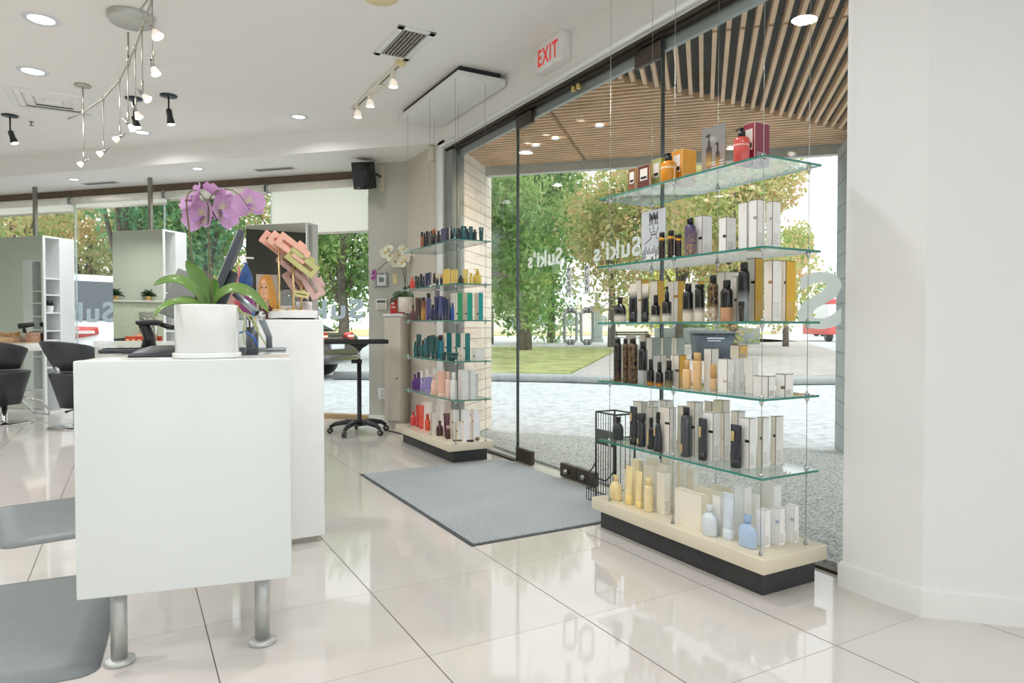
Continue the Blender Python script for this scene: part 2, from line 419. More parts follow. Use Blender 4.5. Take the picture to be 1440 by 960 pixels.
# the picture shows the handles as D loops turned along the glass as well: lettering and signs
OUT = frame((0, 1, 0), (0, 0, 1), (XG + .0135, 0, 0))
def glass_text(txt, x0, x1, y_top, y_base, label):
    pa, pb = at_x(x1, (y_top + y_base) / 2, XG + .0135), at_x(x0, (y_top + y_base) / 2, XG + .0135)
    w = pb.y - pa.y; zb = zat(pa, y_base); zt = zat(pa, y_top)
    m = Matrix.Translation((0, pa.y, zb)) @ OUT.copy()
    o = text_mesh(txt, (zt - zb) / 0.72, FROST, Matrix.Identity(4), 0.0006, (zt - zb) * .035, 1.12, width=w, name='window_lettering')
    o.data.transform(m); return tag(o, label, 'lettering')
glass_text("Suki's", 742.5, 790.5, 347, 370, "white reversed shop name on the left glass door leaf")
glass_text("Suki's", 835, 901, 331, 358, "white reversed shop name on the right glass door leaf")
glass_text("S", 1122, 1184, 379, 459, "large white reversed letter on the glass beside the right column")
def push_sign(x0, x1, y0, y1, label):
    p0, p1 = at_x(x0, y0, XG - .002), at_x(x1, y1, XG - .002)
    t = thing('push_sign', label, 'sign', (XG - .002, (p0.y + p1.y) / 2, p1.z), group='push signs on the glass doors')
    w, h = abs(p0.y - p1.y), p0.z - p1.z
    b = B(); b.box((-.001, -w / 2, 0), (.001, w / 2, h)); b.done('plate', sheet_mat('eef0ef', .5, 'sign_sheet'), t)
    for k, ch in enumerate('PUSH'):
        m = frame((0, -1, 0), (0, 0, 1), (-.0015, w * .3, h * (0.80 - 0.235 * k)))
        text_mesh(ch, h * .24, MATT, m, 0.0004, 0.0006, name='letter', parent=t, width=w * .5)
push_sign(797, 804, 376, 415, 'narrow vertical PUSH sign on the left glass door')
push_sign(822, 829, 373, 413, 'narrow vertical PUSH sign on the right glass door')

# ---------------------------------------------------------------- canopy outside
ZS = 2.70; D_BR, S_FA, Y_MI = 3.06, 9.5, 3.63
WOODM = M('e2bd95', 0.55, var=0.14, scale=3)
b = B(); hw = .0125
zb, zt = ZS, ZS + .055
s = 6.32
def slat(p, q):
    d = (q - p); 
    if d.length < .03: return
    n = Vector((-d.y, d.x, 0)).normalized() * .0125
    b.prism([((p + n).x, (p + n).y), ((p - n).x, (p - n).y), ((q - n).x, (q - n).y), ((q + n).x, (q + n).y)][::-1], zb, zt)
while s < S_FA - .03:
    x0, x1 = max(2.72, (s - D_BR) / 2), s - Y_MI
    xj = (s - 1.6) / 2
    for a, c in ((x0, min(x1, xj - .012)), (max(x0, xj + .012), x1)):
        if c > a + .03: slat(Vector((a, s - a, 0)), Vector((c, s - c, 0)))
    s += .104
d = .86
while d > -3.2:
    x0, x1 = 2.72, min(Y_MI - .02 - d, (S_FA - d) / 2)
    xj = (5.62 - d) / 2
    for a, c in ((x0, min(x1, xj - .012)), (max(x0, xj + .012), x1)):
        if c > a + .03: slat(Vector((a, a + d, 0)), Vector((c, c + d, 0)))
    d -= .104
struct(b.done('canopy_ceiling_slats', WOODM))
b = B(); q = [sd(5.0, -3.6), sd(S_FA, -3.6), sd(S_FA, D_BR), sd(5.0, D_BR)]
b.prism([(2.72, -.9), (6.6, 2.9), (S_FA / 2 + 1.6, S_FA / 2 - 1.6), sd(S_FA, D_BR).to_2d()[:], (2.72, 2.72 + D_BR)], ZS + .13, ZS + .3)
struct(b.done('canopy_ceiling_board', M('3e4543', 0.8)))
b = B(); q = [sd(S_FA, -2.4), sd(S_FA + .12, -2.4), sd(S_FA + .12, D_BR + .3), sd(S_FA, D_BR + .3)]
b.prism([(p.x, p.y) for p in q], ZS - .085, ZS + .35); struct(b.done('canopy_fascia', M('b3b6b0', 0.5)))
def can_light(p, label, z, col=LAMP, r=.045, up=1):
    t = thing('downlight', label, 'ceiling light', (p.x, p.y, z), group='recessed downlights')
    b = B(); b.lathe([(r, -.002), (r * 1.35, -.006), (r * 1.42, 0), (r, 0)], n=24, cap=False); b.done('trim_ring', M('dfe3e6', 0.3, 0.5), t)
    b = B(); b.lathe([(r * .98, .004), (r * .6, .012)], n=20); b.done('lamp_lens', col, t)
    return t
for px, py, lb in ((753, 203, 'leftmost of the three warm spots in the slatted canopy'), (781, 193, 'middle one of the three warm spots in the slatted canopy'), (843, 175, 'rightmost of the three warm spots in the slatted canopy')):
    t = can_light(at_z(px, py, ZS), lb, ZS - .008, r=.032); t['group'] = 'warm spots in the outdoor canopy'
# brick pier outside, along the 45 degree line
def brick_mat(c1, c2, mortar, sc, rot=0.0):
    m, nt, N, L = new_mat('brick')
    o = N.new('ShaderNodeOutputMaterial'); bb = N.new('ShaderNodeBsdfPrincipled'); L.new(bb.outputs[0], o.inputs[0])
    tc = N.new('ShaderNodeTexCoord'); sp = N.new('ShaderNodeSeparateXYZ'); L.new(tc.outputs['Object'], sp.inputs[0])
    ad = N.new('ShaderNodeMath'); ad.operation = 'ADD'; L.new(sp.outputs['X'], ad.inputs[0]); L.new(sp.outputs['Y'], ad.inputs[1])
    cb = N.new('ShaderNodeCombineXYZ'); L.new(ad.outputs[0], cb.inputs[0]); L.new(sp.outputs['Z'], cb.inputs[1])
    br = N.new('ShaderNodeTexBrick'); br.inputs['Scale'].default_value = sc
    br.inputs['Color1'].default_value = (*srgb(c1), 1); br.inputs['Color2'].default_value = (*srgb(c2), 1); br.inputs['Mortar'].default_value = (*srgb(mortar), 1)
    br.inputs['Mortar Size'].default_value = 0.006; br.inputs['Brick Width'].default_value = 0.42; br.inputs['Row Height'].default_value = 0.105
    L.new(cb.outputs[0], br.inputs['Vector']); L.new(br.outputs[0], bb.inputs['Base Color']); bb.inputs['Roughness'].default_value = 0.8
    return m
BRK = brick_mat('eadfce', 'e0d3c0', 'b9ad9c', 1.0)
s0, s1 = 2.74 * 2 + D_BR, (lambda p: p.x + p.y)(at_d(691, 400, D_BR))
b = B(); q = [sd(s0, D_BR), sd(s1, D_BR), sd(s1, D_BR + .5), Vector((2.81, 2.81 + D_BR + .5, 0))]
b.prism([(p.x, p.y) for p in q], 0, ZS + .1); struct(b.done('wall_brick', BRK))
p0 = at_s(1187, 640, 8.75); e = p0.y - p0.x
b = B(); q = [sd(8.75, e), sd(8.75, e - .6), sd(9.35, e - .6), sd(9.35, e)]
b.prism([(p.x, p.y) for p in q], -.05, ZS - .08); struct(b.done('pillar_outside', brick_mat('aab2b2', '9fa8a9', '8d9596', 0.5)))
# ================================================================= DISPLAY UNITS
ORD = ['first', 'second', 'third', 'fourth', 'fifth', 'sixth', 'seventh', 'eighth', 'ninth', 'tenth', 'eleventh', 'twelfth', 'thirteenth', 'fourteenth', 'fifteenth', 'sixteenth']
def display(name_lb, y0, y1, sx0, sx1, sy0, sy1, px0, px1, py0, py1, zs, ya, yb):
    t = thing('display_plinth', name_lb, 'display stand', (sx0, sy0, 0))
    o = lambda x, y, z: (x - sx0, y - sy0, z)
    b = B(); b.rbox(o(px0, py0, 0), o(px1, py1, .106), .002); b.done('kick_base', M('3a3c3e', 0.55, var=0.15, scale=6), t)
    b = B(); b.rbox(o(sx0, sy0, .105), o(sx1, sy1, .166), .004); b.done('slab', M('ddd4bd', 0.3, coat=0.3, var=0.03, scale=4), t)
NEAR_Z = [1.722, 1.374, 1.085, .785, .478]
FAR_Z = [1.728, 1.392, 1.114, .798, .502]
display('cream slab on a dark base under the larger glass shelves by the column', 0, 0, 2.115, 2.495, 1.79, 2.91, 2.17, 2.485, 1.84, 2.90, NEAR_Z, 0, 0)
display('cream slab on a dark base under the glass shelves by the brick', 0, 0, 2.115, 2.50, 4.745, 5.95, 2.19, 2.49, 4.84, 5.95, FAR_Z, 0, 0)
RANK = ['top', 'second', 'third', 'fourth', 'lowest']
def shelves(zs, y0, y1, x0, x1, unit, grp, anchors, ztop):
    for i, z in enumerate(zs):
        b = B(); b.mat(0); v = [(x0, y0, z - .009), (x1, y0, z - .009), (x1, y1, z - .009), (x0, y1, z - .009), (x0, y0, z), (x1, y0, z), (x1, y1, z), (x0, y1, z)]
        b.mesh(v, [(0, 3, 2, 1), (4, 5, 6, 7)]); b.mat(1).mesh(v, [(0, 1, 5, 4), (1, 2, 6, 5), (2, 3, 7, 6), (3, 0, 4, 7)])
        bmesh.ops.remove_doubles(b.bm, verts=b.bm.verts, dist=1e-5)
        tag(b.done('glass_shelf', [SHELFG, GEDGE]), '%s glass shelf of the %s' % (RANK[i], unit), 'shelf', grp)
    names = ['front-right', 'rear-right', 'front-middle', 'rear-middle', 'front-left', 'rear-left']
    for (x, y), nm in zip(anchors, names):
        t = thing('shelf_cable', '%s steel cable holding the shelves of the %s' % (nm, unit), 'cable', (x, y, .166), group='steel cables of the glass shelves')
        b = B(); b.cyl((0, 0, 0), (0, 0, ztop - .166), .0013, 6); b.done('wire', STEEL, t)
        b = B(); b.lathe([(.008, 0), (.008, .006), (.003, .02), (.003, .035)], n=10); b.done('floor_anchor', STEEL, t)
        for z in zs:
            b = B(); b.lathe([(.0018, -.034), (.010, -.016), (.010, -.0095)], (0, 0, z - .166), 10)
            b.lathe([(.009, .0005), (.008, .008), (.002, .014)], (0, 0, z - .166), 10); b.done('cable_clamp', CHROME, t)
shelves(NEAR_Z, 1.805, 2.862, 2.12, 2.455, 'larger display by the column', 'glass shelves by the column',
        [(2.15, 1.835), (2.425, 1.84), (2.15, 2.33), (2.425, 2.335), (2.15, 2.80), (2.425, 2.80)], ZC - .05)
shelves(FAR_Z, 4.70, 5.80, 2.14, 2.455, 'smaller display by the brick', 'glass shelves by the brick',
        [(2.17, 4.74), (2.425, 4.74), (2.17, 5.24), (2.425, 5.24), (2.17, 5.75), (2.425, 5.75)], ZC - .10)
# ceiling panels the cables hang from
def hang_panel(lb, x0, x1, y0, y1):
    t = thing('cable_panel', lb, 'ceiling panel', (x0, y0, ZC), group='ceiling panels above the displays')
    b = B(); b.rbox((0, 0, -.10), (x1 - x0, y1 - y0, -.045), .004); b.done('panel', TRIMW, t)
    b = B(); b.box((.03, .03, -.046), (x1 - x0 - .03, y1 - y0 - .03, 0)); b.done('spacer', MATT, t)
hang_panel('white panel under the ceiling above the shelves by the brick', 2.175, 2.585, 4.70, 5.98)
hang_panel('white panel under the ceiling above the shelves by the column', 2.12, 2.585, 1.72, 2.90)

# ---------------------------------------------------------------- product shapes (front faces -X)
def carton(t, w, dp, h, front, side, near, lab='2a2522', labh=.42, white_label=False, line='6b625a'):
    # front face at x = 0, near side at y = 0; runs +x (deep) and +y (wide)
    fm, sm = M(front, 0.5, var=0.02), M(side, 0.5, var=0.05)
    b = B(); v = [(0, 0, 0), (dp, 0, 0), (dp, w, 0), (0, w, 0), (0, 0, h), (dp, 0, h), (dp, w, h), (0, w, h)]
    b.mat(0).mesh(v, [(0, 3, 2, 1), (4, 5, 6, 7), (3, 0, 4, 7), (1, 2, 6, 5)]); b.mat(1).mesh(v, [(0, 1, 5, 4), (2, 3, 7, 6)])
    bmesh.ops.remove_doubles(b.bm, verts=b.bm.verts, dist=1e-5)
    b.done('box', [fm, sm], t)
    if line:
        e = .0011
        b = B()
        for (p, q) in (((0, 0, 0), (0, 0, h)), ((0, 0, h), (0, w, h)), ((0, 0, h), (dp, 0, h))):
            b.box([min(p[i], q[i]) - e for i in range(3)], [max(p[i], q[i]) + e for i in range(3)])
        b.done('printed_edge', M(line, 0.5), t)
    if white_label:
        b = B(); b.box((-.0012, w * .18, h * .36), (0, w * .8, h * .86)); l = b.done('label', M('f3ece4', 0.5), t)
        b = B(); b.box((-.0018, w * .24, h * .42), (-.0011, w * .74, h * .52)); b.done('print_bar', MATT, l)
    elif lab:
        b = B(); b.box((-.0012, 0.0, h * labh), (0.0002, min(w * .45, .03), h * (labh) + .011)); b.done('label', M(lab, 0.45), t)
    if near:
        b = B()
        for k in range(7):
            z = h * (.08 + .035 * k); b.box((dp * .14, -.0005, z), (dp * (.80 - .08 * (k % 3)), .0, z + .0022))
        b.done('fine_print', M('c4c1bb', 0.6), t)
def can(t, r, h, body, cap, capf=.2, capr=.62, band=None, seg=22):
    hc = h * capf
    b = B(); b.lathe([(r * .94, 0), (r, .004), (r, h - hc - r * .75), (r * .93, h - hc - r * .38), (r * .72, h - hc - r * .08), (r * .62, h - hc)], n=seg); b.done('body', body, t)
    b = B(); b.lathe([(r * capr, h - hc), (r * capr, h - .006), (r * capr * .9, h)], n=seg); b.done('cap', cap, t)
    if band:
        z = h - hc - r * 1.15
        b = B(); b.lathe([(r * 1.012, z), (r * 1.012, z + h * .1)], n=seg); b.done('band', band, t)
def bot(t, r, h, body, cap, capf=.28, capr=.6, seg=20):
    hc = h * capf; hb = h - hc
    b = B(); b.lathe([(r * .9, 0), (r, .005), (r, hb - r * .5), (r * .9, hb - r * .22), (r * .6, hb - r * .03), (r * .45, hb)], n=seg); b.done('body', body, t)
    b = B(); b.lathe([(r * capr, hb), (r * capr, h - .003), (r * capr * .9, h)], n=seg); b.done('cap', cap, t)
def pump(t, r, h, body, cap, capf=.38, seg=24, lab=None):
    hc = h * capf; hb = h - hc
    b = B(); b.lathe([(r * .92, 0), (r, .005), (r, hb - r * .42), (r * .9, hb - r * .16), (r * .6, hb - r * .02), (r * .4, hb)], n=seg); b.done('body', body, t)
    b = B(); b.lathe([(r * .46, hb), (r * .46, hb + hc * .55), (r * .28, hb + hc * .62), (r * .2, hb + hc * .8)], n=16)
    b.rbox((-r * .28, -r * .2, hb + hc * .78), (r * .28, r * .2, h), .003); b.tube([(0, r * .1, h - hc * .1), (0, r * .75, h - hc * .1), (0, r * .95, h - hc * .2)], r * .11, 8)
    b.done('pump', cap, t)
    if lab:
        b = B(); b.lathe([(r * 1.006, hb * .64), (r * 1.006, hb * .72)], n=seg); b.done('label', lab, t)
def gourd(t, r, h, body, cap, flat=.55, seg=24):
    hn = h * .28; hb = h - hn
    b = B(); b.lathe([(r * .9, 0), (r, .005), (r, hb * .62), (r * .93, hb * .78), (r * .72, hb * .92), (r * .4, hb), (r * .3, hb + hn * .25)], n=seg, sx=flat); b.done('body', body, t)
    b = B(); b.lathe([(r * .34, hb + hn * .2), (r * .34, hb + hn * .6), (r * .44, h - .002), (r * .42, h)], n=16, sx=max(flat, .8)); b.done('stopper', cap, t)
def tubeshape(t, r, h, body, cap, wide=1.12, capf=.2):
    n = 20; hc = h * capf
    ring = lambda rx, ry, z: [(rx * math.cos(2 * PI * k / n), ry * math.sin(2 * PI * k / n), z) for k in range(n)]
    b = B(); b.loft([ring(r * .86, r * .9, hc), ring(r * .84, r * .92, hc + .004), ring(r * .62, r * .98, h * .55), ring(r * .3, r * 1.05, h * .82), ring(r * .07, r * wide, h * .97), ring(r * .05, r * wide, h)]); b.done('tube', body, t)
    b = B(); b.lathe([(r * .84, 0), (r * .88, .002), (r * .88, hc)], n=n); b.done('cap', cap, t)
def spray(t, r, h, body, cap, seg=20):
    hb = h * .72
    b = B(); b.lathe([(r * .95, 0), (r, .005), (r * .92, hb * .5), (r * .62, hb * .85), (r * .42, hb)], n=seg); b.done('body', body, t)
    b = B(); b.lathe([(r * .42, hb), (r * .44, hb + h * .06), (r * .3, hb + h * .1)], n=14)
    b.rbox((-r * .5, -r * .34, hb + h * .09), (r * .45, r * .34, h), .004); b.rbox((-r * .62, -r * .1, hb + h * .02), (-r * .5, r * .1, h * .93), .002); b.done('trigger_head', cap, t)
def jar(t, r, h, body, cap):
    b = B(); b.lathe([(r * .72, 0), (r * .78, .003), (r * .95, h * .78), (r * .9, h * .8)], n=26); b.done('bowl', body, t)
    b = B(); b.lathe([(r * 1.02, h * .8), (r * 1.04, h * .84), (r * 1.04, h * .97), (r, h)], n=26); b.done('lid', cap, t)
def cone(t, r, h, body, cap):
    b = B(); b.lathe([(r * .9, 0), (r, .004), (r * .7, h * .55), (r * .3, h * .8)], n=18); b.done('body', body, t)
    b = B(); b.lathe([(r * .3, h * .8), (r * .2, h * .9), (r * .04, h)], n=12); b.done('nozzle', cap, t)
def pouch(t, w, dp, h, body):
    n = 16
    ring = lambda rx, ry, z: [(rx * math.cos(2 * PI * k / n), ry * math.sin(2 * PI * k / n), z) for k in range(n)]
    b = B(); b.loft([ring(dp * .3, w * .42, 0), ring(dp * .5, w * .5, h * .12), ring(dp * .42, w * .5, h * .5), ring(dp * .15, w * .47, h * .85), ring(dp * .04, w * .42, h)]); b.done('pouch', body, t)

PLACED = {}
def overlaps(key, r):
    for q in PLACED.setdefault(key, []):
        if r[0] < q[1] - 1e-4 and r[1] > q[0] + 1e-4 and r[2] < q[3] - 1e-4 and r[3] > q[2] + 1e-4: return True
    return False
PEND = []
KINDNAME = dict(ctn='carton', can='aerosol_can', bot='bottle', pump='pump_bottle', gourd='flask_bottle', tube='squeeze_tube', spray='spray_bottle', jar='jar', cone='nozzle_bottle', pouch='pouch')
CATNAME = dict(ctn='carton', can='can', bot='bottle', pump='bottle', gourd='bottle', tube='tube', spray='bottle', jar='jar', cone='bottle', pouch='pouch')
YR = {'n': (1.812, 2.858), 'f': (4.708, 5.79)}
def place(key, z, xmax, items, where, unit_near):
    """items: rows of what stands on one shelf, measured in the photo; row < 10 is a distance X, row > 10 the picture row of its base"""
    out = []; ymin, ymax = YR[key[0]] if key[1] != '6' else ((1.80, 2.90) if key[0] == 'n' else (4.76, 5.94))
    for it in items:
        k = it['k']
        if k == 'ctn':
            xl, xc, xr = it['x']
            X = it['row'] if it['row'] < 10 else at_z(xc, it['row'], z).x
            X = max(X, 2.13)
            for step in range(60):
                p = at_x(xc, it['yt'], X); w = at_x(xl, 460, X).y - p.y
                dp = at_y(xr, 460, p.y).x - X; dp = max(.012, min(dp, .11, xmax - X)); w = max(.014, w)
                r = (X, X + dp, p.y, p.y + w)
                if not overlaps(key, r) and p.y >= ymin: break
                if X > xmax - .03: break
                X += .006
            if overlaps(key, r):
                for dp in (.03, .02, .012):
                    r = (X, X + dp, p.y, p.y + w)
                    if not overlaps(key, r): break
                else:
                    # last resort: squeeze the width
                    for w2 in (w * .8, w * .6, w * .45, w * .3):
                        r = (X, X + dp, p.y + .002, p.y + w2)
                        if not overlaps(key, r): w = w2 - .002; break
                    else: continue
            if r[3] > ymax: w = ymax - r[2]; r = (r[0], r[1], r[2], ymax)
            h = p.z - z - it.get('lift', 0)
            if h < .012: h = .03
            out.append((it, p, r, (w, r[1] - r[0], h)))
            PLACED[key].append(r)
        else:
            xl, xr = it['x']; xc = (xl + xr) / 2
            X = it['row'] if it['row'] < 10 else at_z(xc, it['row'], z).x + .012
            X = max(X, 2.135); fl = it.get('flat', {'tube': .75, 'spray': .8, 'can': 1.0, 'jar': 1.0}.get(k, 1.0) if unit_near else {'can': .95, 'jar': .95, 'gourd': .6}.get(k, .8))
            for step in range(60):
                t = dist(at_x(xc, 460, X)); a_ = AZ + math.atan((xc - 720) / F); rad = (xr - xl) * t / F / 2 / (math.sqrt(math.sin(a_) ** 2 + (fl * math.cos(a_)) ** 2) if unit_near else .8)
                c = at_x(xc, it['yt'], X + (rad * fl if step == 0 else 0))
                X_ = c.x
                r = (X_ - rad * fl, X_ + rad * fl, c.y - rad, c.y + rad)
                if not overlaps(key, r) and c.y - rad >= ymin: break
                if X > xmax - rad: break
                X += .006
            for sh in (.85, .7, .55, .42):
                if not overlaps(key, r): break
                r = (c.x - rad * fl * sh, c.x + rad * fl * sh, c.y - rad * sh, c.y + rad * sh)
            if overlaps(key, r): print('no room', key, it['d']); continue
            rad = (r[3] - r[2]) / 2
            if r[3] > ymax: c.y = ymax - rad; r = (r[0], r[1], c.y - rad, c.y + rad)
            if r[2] < ymin: c.y = ymin + rad; r = (r[0], r[1], c.y - rad, c.y + rad)
            h = c.z - z
            if h < .015: h = .03
            out.append((it, c, r, (rad, fl, h)))
            PLACED[key].append(r)
    # labels: the look, then a count from the left among those that look the same
    byd = {}
    for rec in out: byd.setdefault(rec[0]['d'], []).append(rec)
    for d, recs in byd.items():
        recs.sort(key=lambda q: sum(q[0]['x']) / len(q[0]['x']))
        for i, (it, p, r, dim) in enumerate(recs):
            lb = '%s on %s' % (d, where) if len(recs) == 1 else '%s, %s from left of %s on %s' % (d, ORD[i], ['', '', 'two', 'three', 'four', 'five', 'six', 'seven', 'eight', 'nine', 'ten'][len(recs)], where)
            zz = z + .0006 + it.get('lift', 0); k = it['k']
            if k == 'ctn':
                t = thing(KINDNAME[k], lb, 'carton', (r[0], r[2], zz), group='cartons on ' + where)
                carton(t, dim[0] - .001, dim[1] - .001, dim[2], it['c'][0], it['c'][1], unit_near, it.get('lab', '2a2522'), it.get('labh', .45), it.get('wl', False), it.get('line', '8b8178'))
            else:
                t = thing(KINDNAME[k], lb, CATNAME[k], ((r[0] + r[1]) / 2, p.y, zz), group=CATNAME[k] + 's on ' + where)
                rad, fl, h = dim; rad -= .0005
                if k != 'gourd': t.scale = (fl, 1, 1)
                if not unit_near: t.rotation_euler = (0, 0, math.atan2(-p.y, -p.x) + PI)
                c0 = it['c'][0]; c1 = it['c'][1]
                bm_ = c0 if not isinstance(c0, str) else M(c0, 0.22, coat=0.4, var=0.05)
                cm = M(c1, 0.3, coat=0.2)
                if k == 'can': can(t, rad, h, bm_, cm, it.get('cf', .2), it.get('cr', .62), M(it['band'], 0.4) if 'band' in it else None)
                elif k == 'bot': bot(t, rad, h, bm_, cm, it.get('cf', .28), it.get('cr', .6))
                elif k == 'pump': pump(t, rad, h, bm_, cm, it.get('cf', .38), lab=M(it['lab'], .5) if 'lab' in it else None)
                elif k == 'gourd': gourd(t, rad, h, bm_, cm, fl)
                elif k == 'tube': tubeshape(t, rad * .93, h, bm_, cm, it.get('wide', 1.07), it.get('cf', .2))
                elif k == 'spray': spray(t, rad, h, bm_, cm)
                elif k == 'jar': jar(t, rad * .95, h, bm_, cm)
                elif k == 'cone': cone(t, rad, h, bm_, cm)
                elif k == 'pouch': pouch(t, rad * 2, rad * 1.4, h, bm_)
                if 'gold' in it and unit_near:
                    b = B(); b.rbox((-rad - .0006 if k != 'tube' else -rad * .62, rad * .0, h * it['gold'][0]), (-rad * .93 if k != 'tube' else -rad * .3, rad * .5, h * it['gold'][1]), .0005); b.done('label', GOLD, t)
def c_(xl, xc, xr, yt, row, front, side, d, **k): return dict(k='ctn', x=(xl, xc, xr), yt=yt, row=row, c=(front, side), d=d, **k)
def r_(k, xl, xr, yt, row, body, cap, d, **kw): return dict(k=k, x=(xl, xr), yt=yt, row=row, c=(body, cap), d=d, **kw)

CRM = 'eee7db'; WHT = 'f3f2ee'; YEL = 'e0b23e'; BLK = '1b1c1f'
U = "column display's "
place('n1', NEAR_Z[0], 2.44, [
    r_('pump', 928.7, 951.7, 215.5, 2.15, 'e8951f', BLK, 'orange pump bottle with black pump', cf=.26, lab='f6d9a8'),
    r_('pump', 1031.7, 1054.5, 179.5, 2.15, 'd9564e', BLK, 'coral red pump bottle with black pump', cf=.26, lab='f0b0a6'),
    c_(882.5, 893.5, 895.5, 236, 2.15, '8a5a3c', 'b98a5c', 'brown carton with white label', wl=True, line='d8b98c'),
    c_(896, 913.5, 915, 230, 2.15, '6b332f', 'c8a070', 'dark maroon carton with white label', wl=True, line='d8b98c'),
    c_(915.5, 929, 938, 222, 2.19, 'a9b06a', '93b53f', 'olive green carton with white label', wl=True, line='d6d3a0'),
    c_(943, 959.5, 978, 209, 2.20, 'e79a22', 'efa52f', 'orange carton with white label', wl=True, line='f6dca6'),
    c_(1043, 1061.5, 1080, 171, 2.20, '9c2f45', '8a3a50', 'burgundy carton with white label', wl=True, line='f0d9c8')], U + 'top shelf', True)
BK = M('1a1715', 0.25, coat=0.4)
PAT = MG('2a1d16', '1a1412', .5, .5, speck='3a2a1c')
place('n2', NEAR_Z[1], 2.44, [
    r_('can', 926.3, 936.3, 327, 2.15, PAT, BLK, 'short black can with yellow band', band='e2a32a', cf=.16, cr=.86),
    r_('can', 938.8, 949, 324.5, 2.15, PAT, BLK, 'tallest black can with yellow band', band='e2a32a', cf=.16, cr=.86),
    r_('can', 951.5, 959, 329.5, 2.15, PAT, BLK, 'small slim black can with yellow band', band='e2a32a', cf=.16, cr=.86),
    r_('can', 948.6, 952.8, 330, 2.2, PAT, BLK, 'half-hidden thin black can with yellow band', band='e2a32a', cf=.16, cr=.86),
    r_('can', 962.5, 979, 307, 2.15, MG('b88f63', '39355f', .55, .4, speck='4a4470'), BLK, 'navy and bronze can with black cap', cf=.17, cr=.55),
    c_(976, 987.5, 1000.5, 303, 2.20, WHT, 'e9e9e7', 'slim white carton with black label beside the bronze can', lab='3a3440', labh=.42),
    c_(1010, 1021.5, 1034, 305, 2.17, WHT, 'e9e9e7', 'slim white carton standing alone at mid shelf', lab='3a3440', labh=.42),
    c_(1052, 1064.8, 1075, 280.5, 2.15, WHT, 'f0efec', 'tall white carton with grey label at the cable', lab='a9a49c', labh=.60),
    c_(1076, 1086.5, 1096.5, 283, 2.2, WHT, 'f1f1ef', 'tall white carton with grey label at the right end', lab='b9b4ac', labh=.60),
    c_(1037, 1051, 1054, 284, 2.2, 'f6f5f3', 'eeede9', 'wide plain white carton without label', lab=None)], U + 'second shelf', True)
FADE = MG('e9e0d0', '151517', .34, .1); FADEB = MG('131315', 'e5dccd', .62, .16)
place('n3', NEAR_Z[2], 2.44, [
    r_('gourd', 863, 881, 418, 2.15, FADE, BLK, 'rounded black flask with cream lower part', flat=.6),
    r_('tube', 883, 898, 399, 2.16, FADEB, BLK, 'cream tube with black foot', cf=.25),
    r_('tube', 901, 914, 399, 2.16, FADEB, BLK, 'cream tube with black foot', cf=.25),
    r_('bot', 915.8, 929, 415, 2.15, FADE, BLK, 'small square-shouldered black bottle with cream foot', cf=.36, cr=.52),
    r_('pump', 931, 945, 402.5, 2.15, FADE, BLK, 'black lotion pump with cream lower half', cf=.42),
    r_('can', 960, 976, 399, 2.15, FADE, BLK, 'wide black can with cream lower half', cf=.2, cr=.6),
    r_('bot', 977, 991.5, 400, 2.15, FADE, BLK, 'flat-topped black bottle with cream foot', cf=.1, cr=.95),
    r_('can', 995, 1011, 387, 2.15, MG('dcd3c2', '1a1612', .36, .06, speck='8a6a3a'), BLK, 'black can with gold scrawl and cream foot', cf=.17, cr=.6),
    r_('can', 1013.5, 1031, 394, 2.15, MG('cc9a72', '161412', .42, .01), BLK, 'black can with copper lower half', cf=.2, cr=.6),
    r_('jar', 1038, 1047.5, 424, 2.135, PAT, BLK, 'small dark patterned jar before the tall can'),
    r_('can', 1038, 1055.5, 369, 2.2, MG('9aa0a2', '18181a', .5, .12), BLK, 'tallest black can with silver lower half', cf=.14, cr=.62),
    c_(936, 953.8, 962, 395, 2.24, CRM, YEL, 'cream carton with yellow side behind the lotion pump', lab='b98a3a', labh=.60, line='9a7c4a'),
    c_(913.5, 924.7, 934.5, 394.5, 2.26, CRM, YEL, 'cream carton with yellow side behind the small bottle', lab='b98a3a', labh=.55, line='9a7c4a'),
    c_(893, 902, 912.5, 393.5, 2.28, CRM, YEL, 'cream carton with yellow side behind the tubes', lab='b98a3a', labh=.5, line='9a7c4a'),
    c_(972, 982, 990, 395.5, 2.26, CRM, YEL, 'cream carton with yellow side behind the flat-topped bottle', lab=None, line='9a7c4a'),
    c_(1008, 1019.5, 1037, 382, 2.27, CRM, WHT, 'cream carton behind the copper can', lab='6a5a4a'),
    c_(1029, 1036.2, 1040, 389, 2.22, CRM, WHT, 'narrow cream carton between two black cans', lab='4a3a2a'),
    c_(1049, 1062, 1073.5, 363, 2.27, CRM, YEL, 'tallest cream carton with gold side', lab='2a2522', labh=.6, line='6b3f35'),
    c_(1074, 1086.5, 1099, 366, 2.2, CRM, WHT, 'cream carton with brown label and white side', lab='a8834a', labh=.62, line='6b3f35'),
    c_(1099, 1105.5, 1118.5, 367, 2.2, CRM, YEL, 'cream carton with gold side at the right end', lab='4a4038', labh=.62, line='6b3f35')], U + 'third shelf', True)
GP = MG('3a2a1c', '221a14', .4, .3, speck='80623a'); AMB = MG('c98518', '17140f', .2, .1)
GRN = 'a9b5ae'; PCH = 'e9c08a'
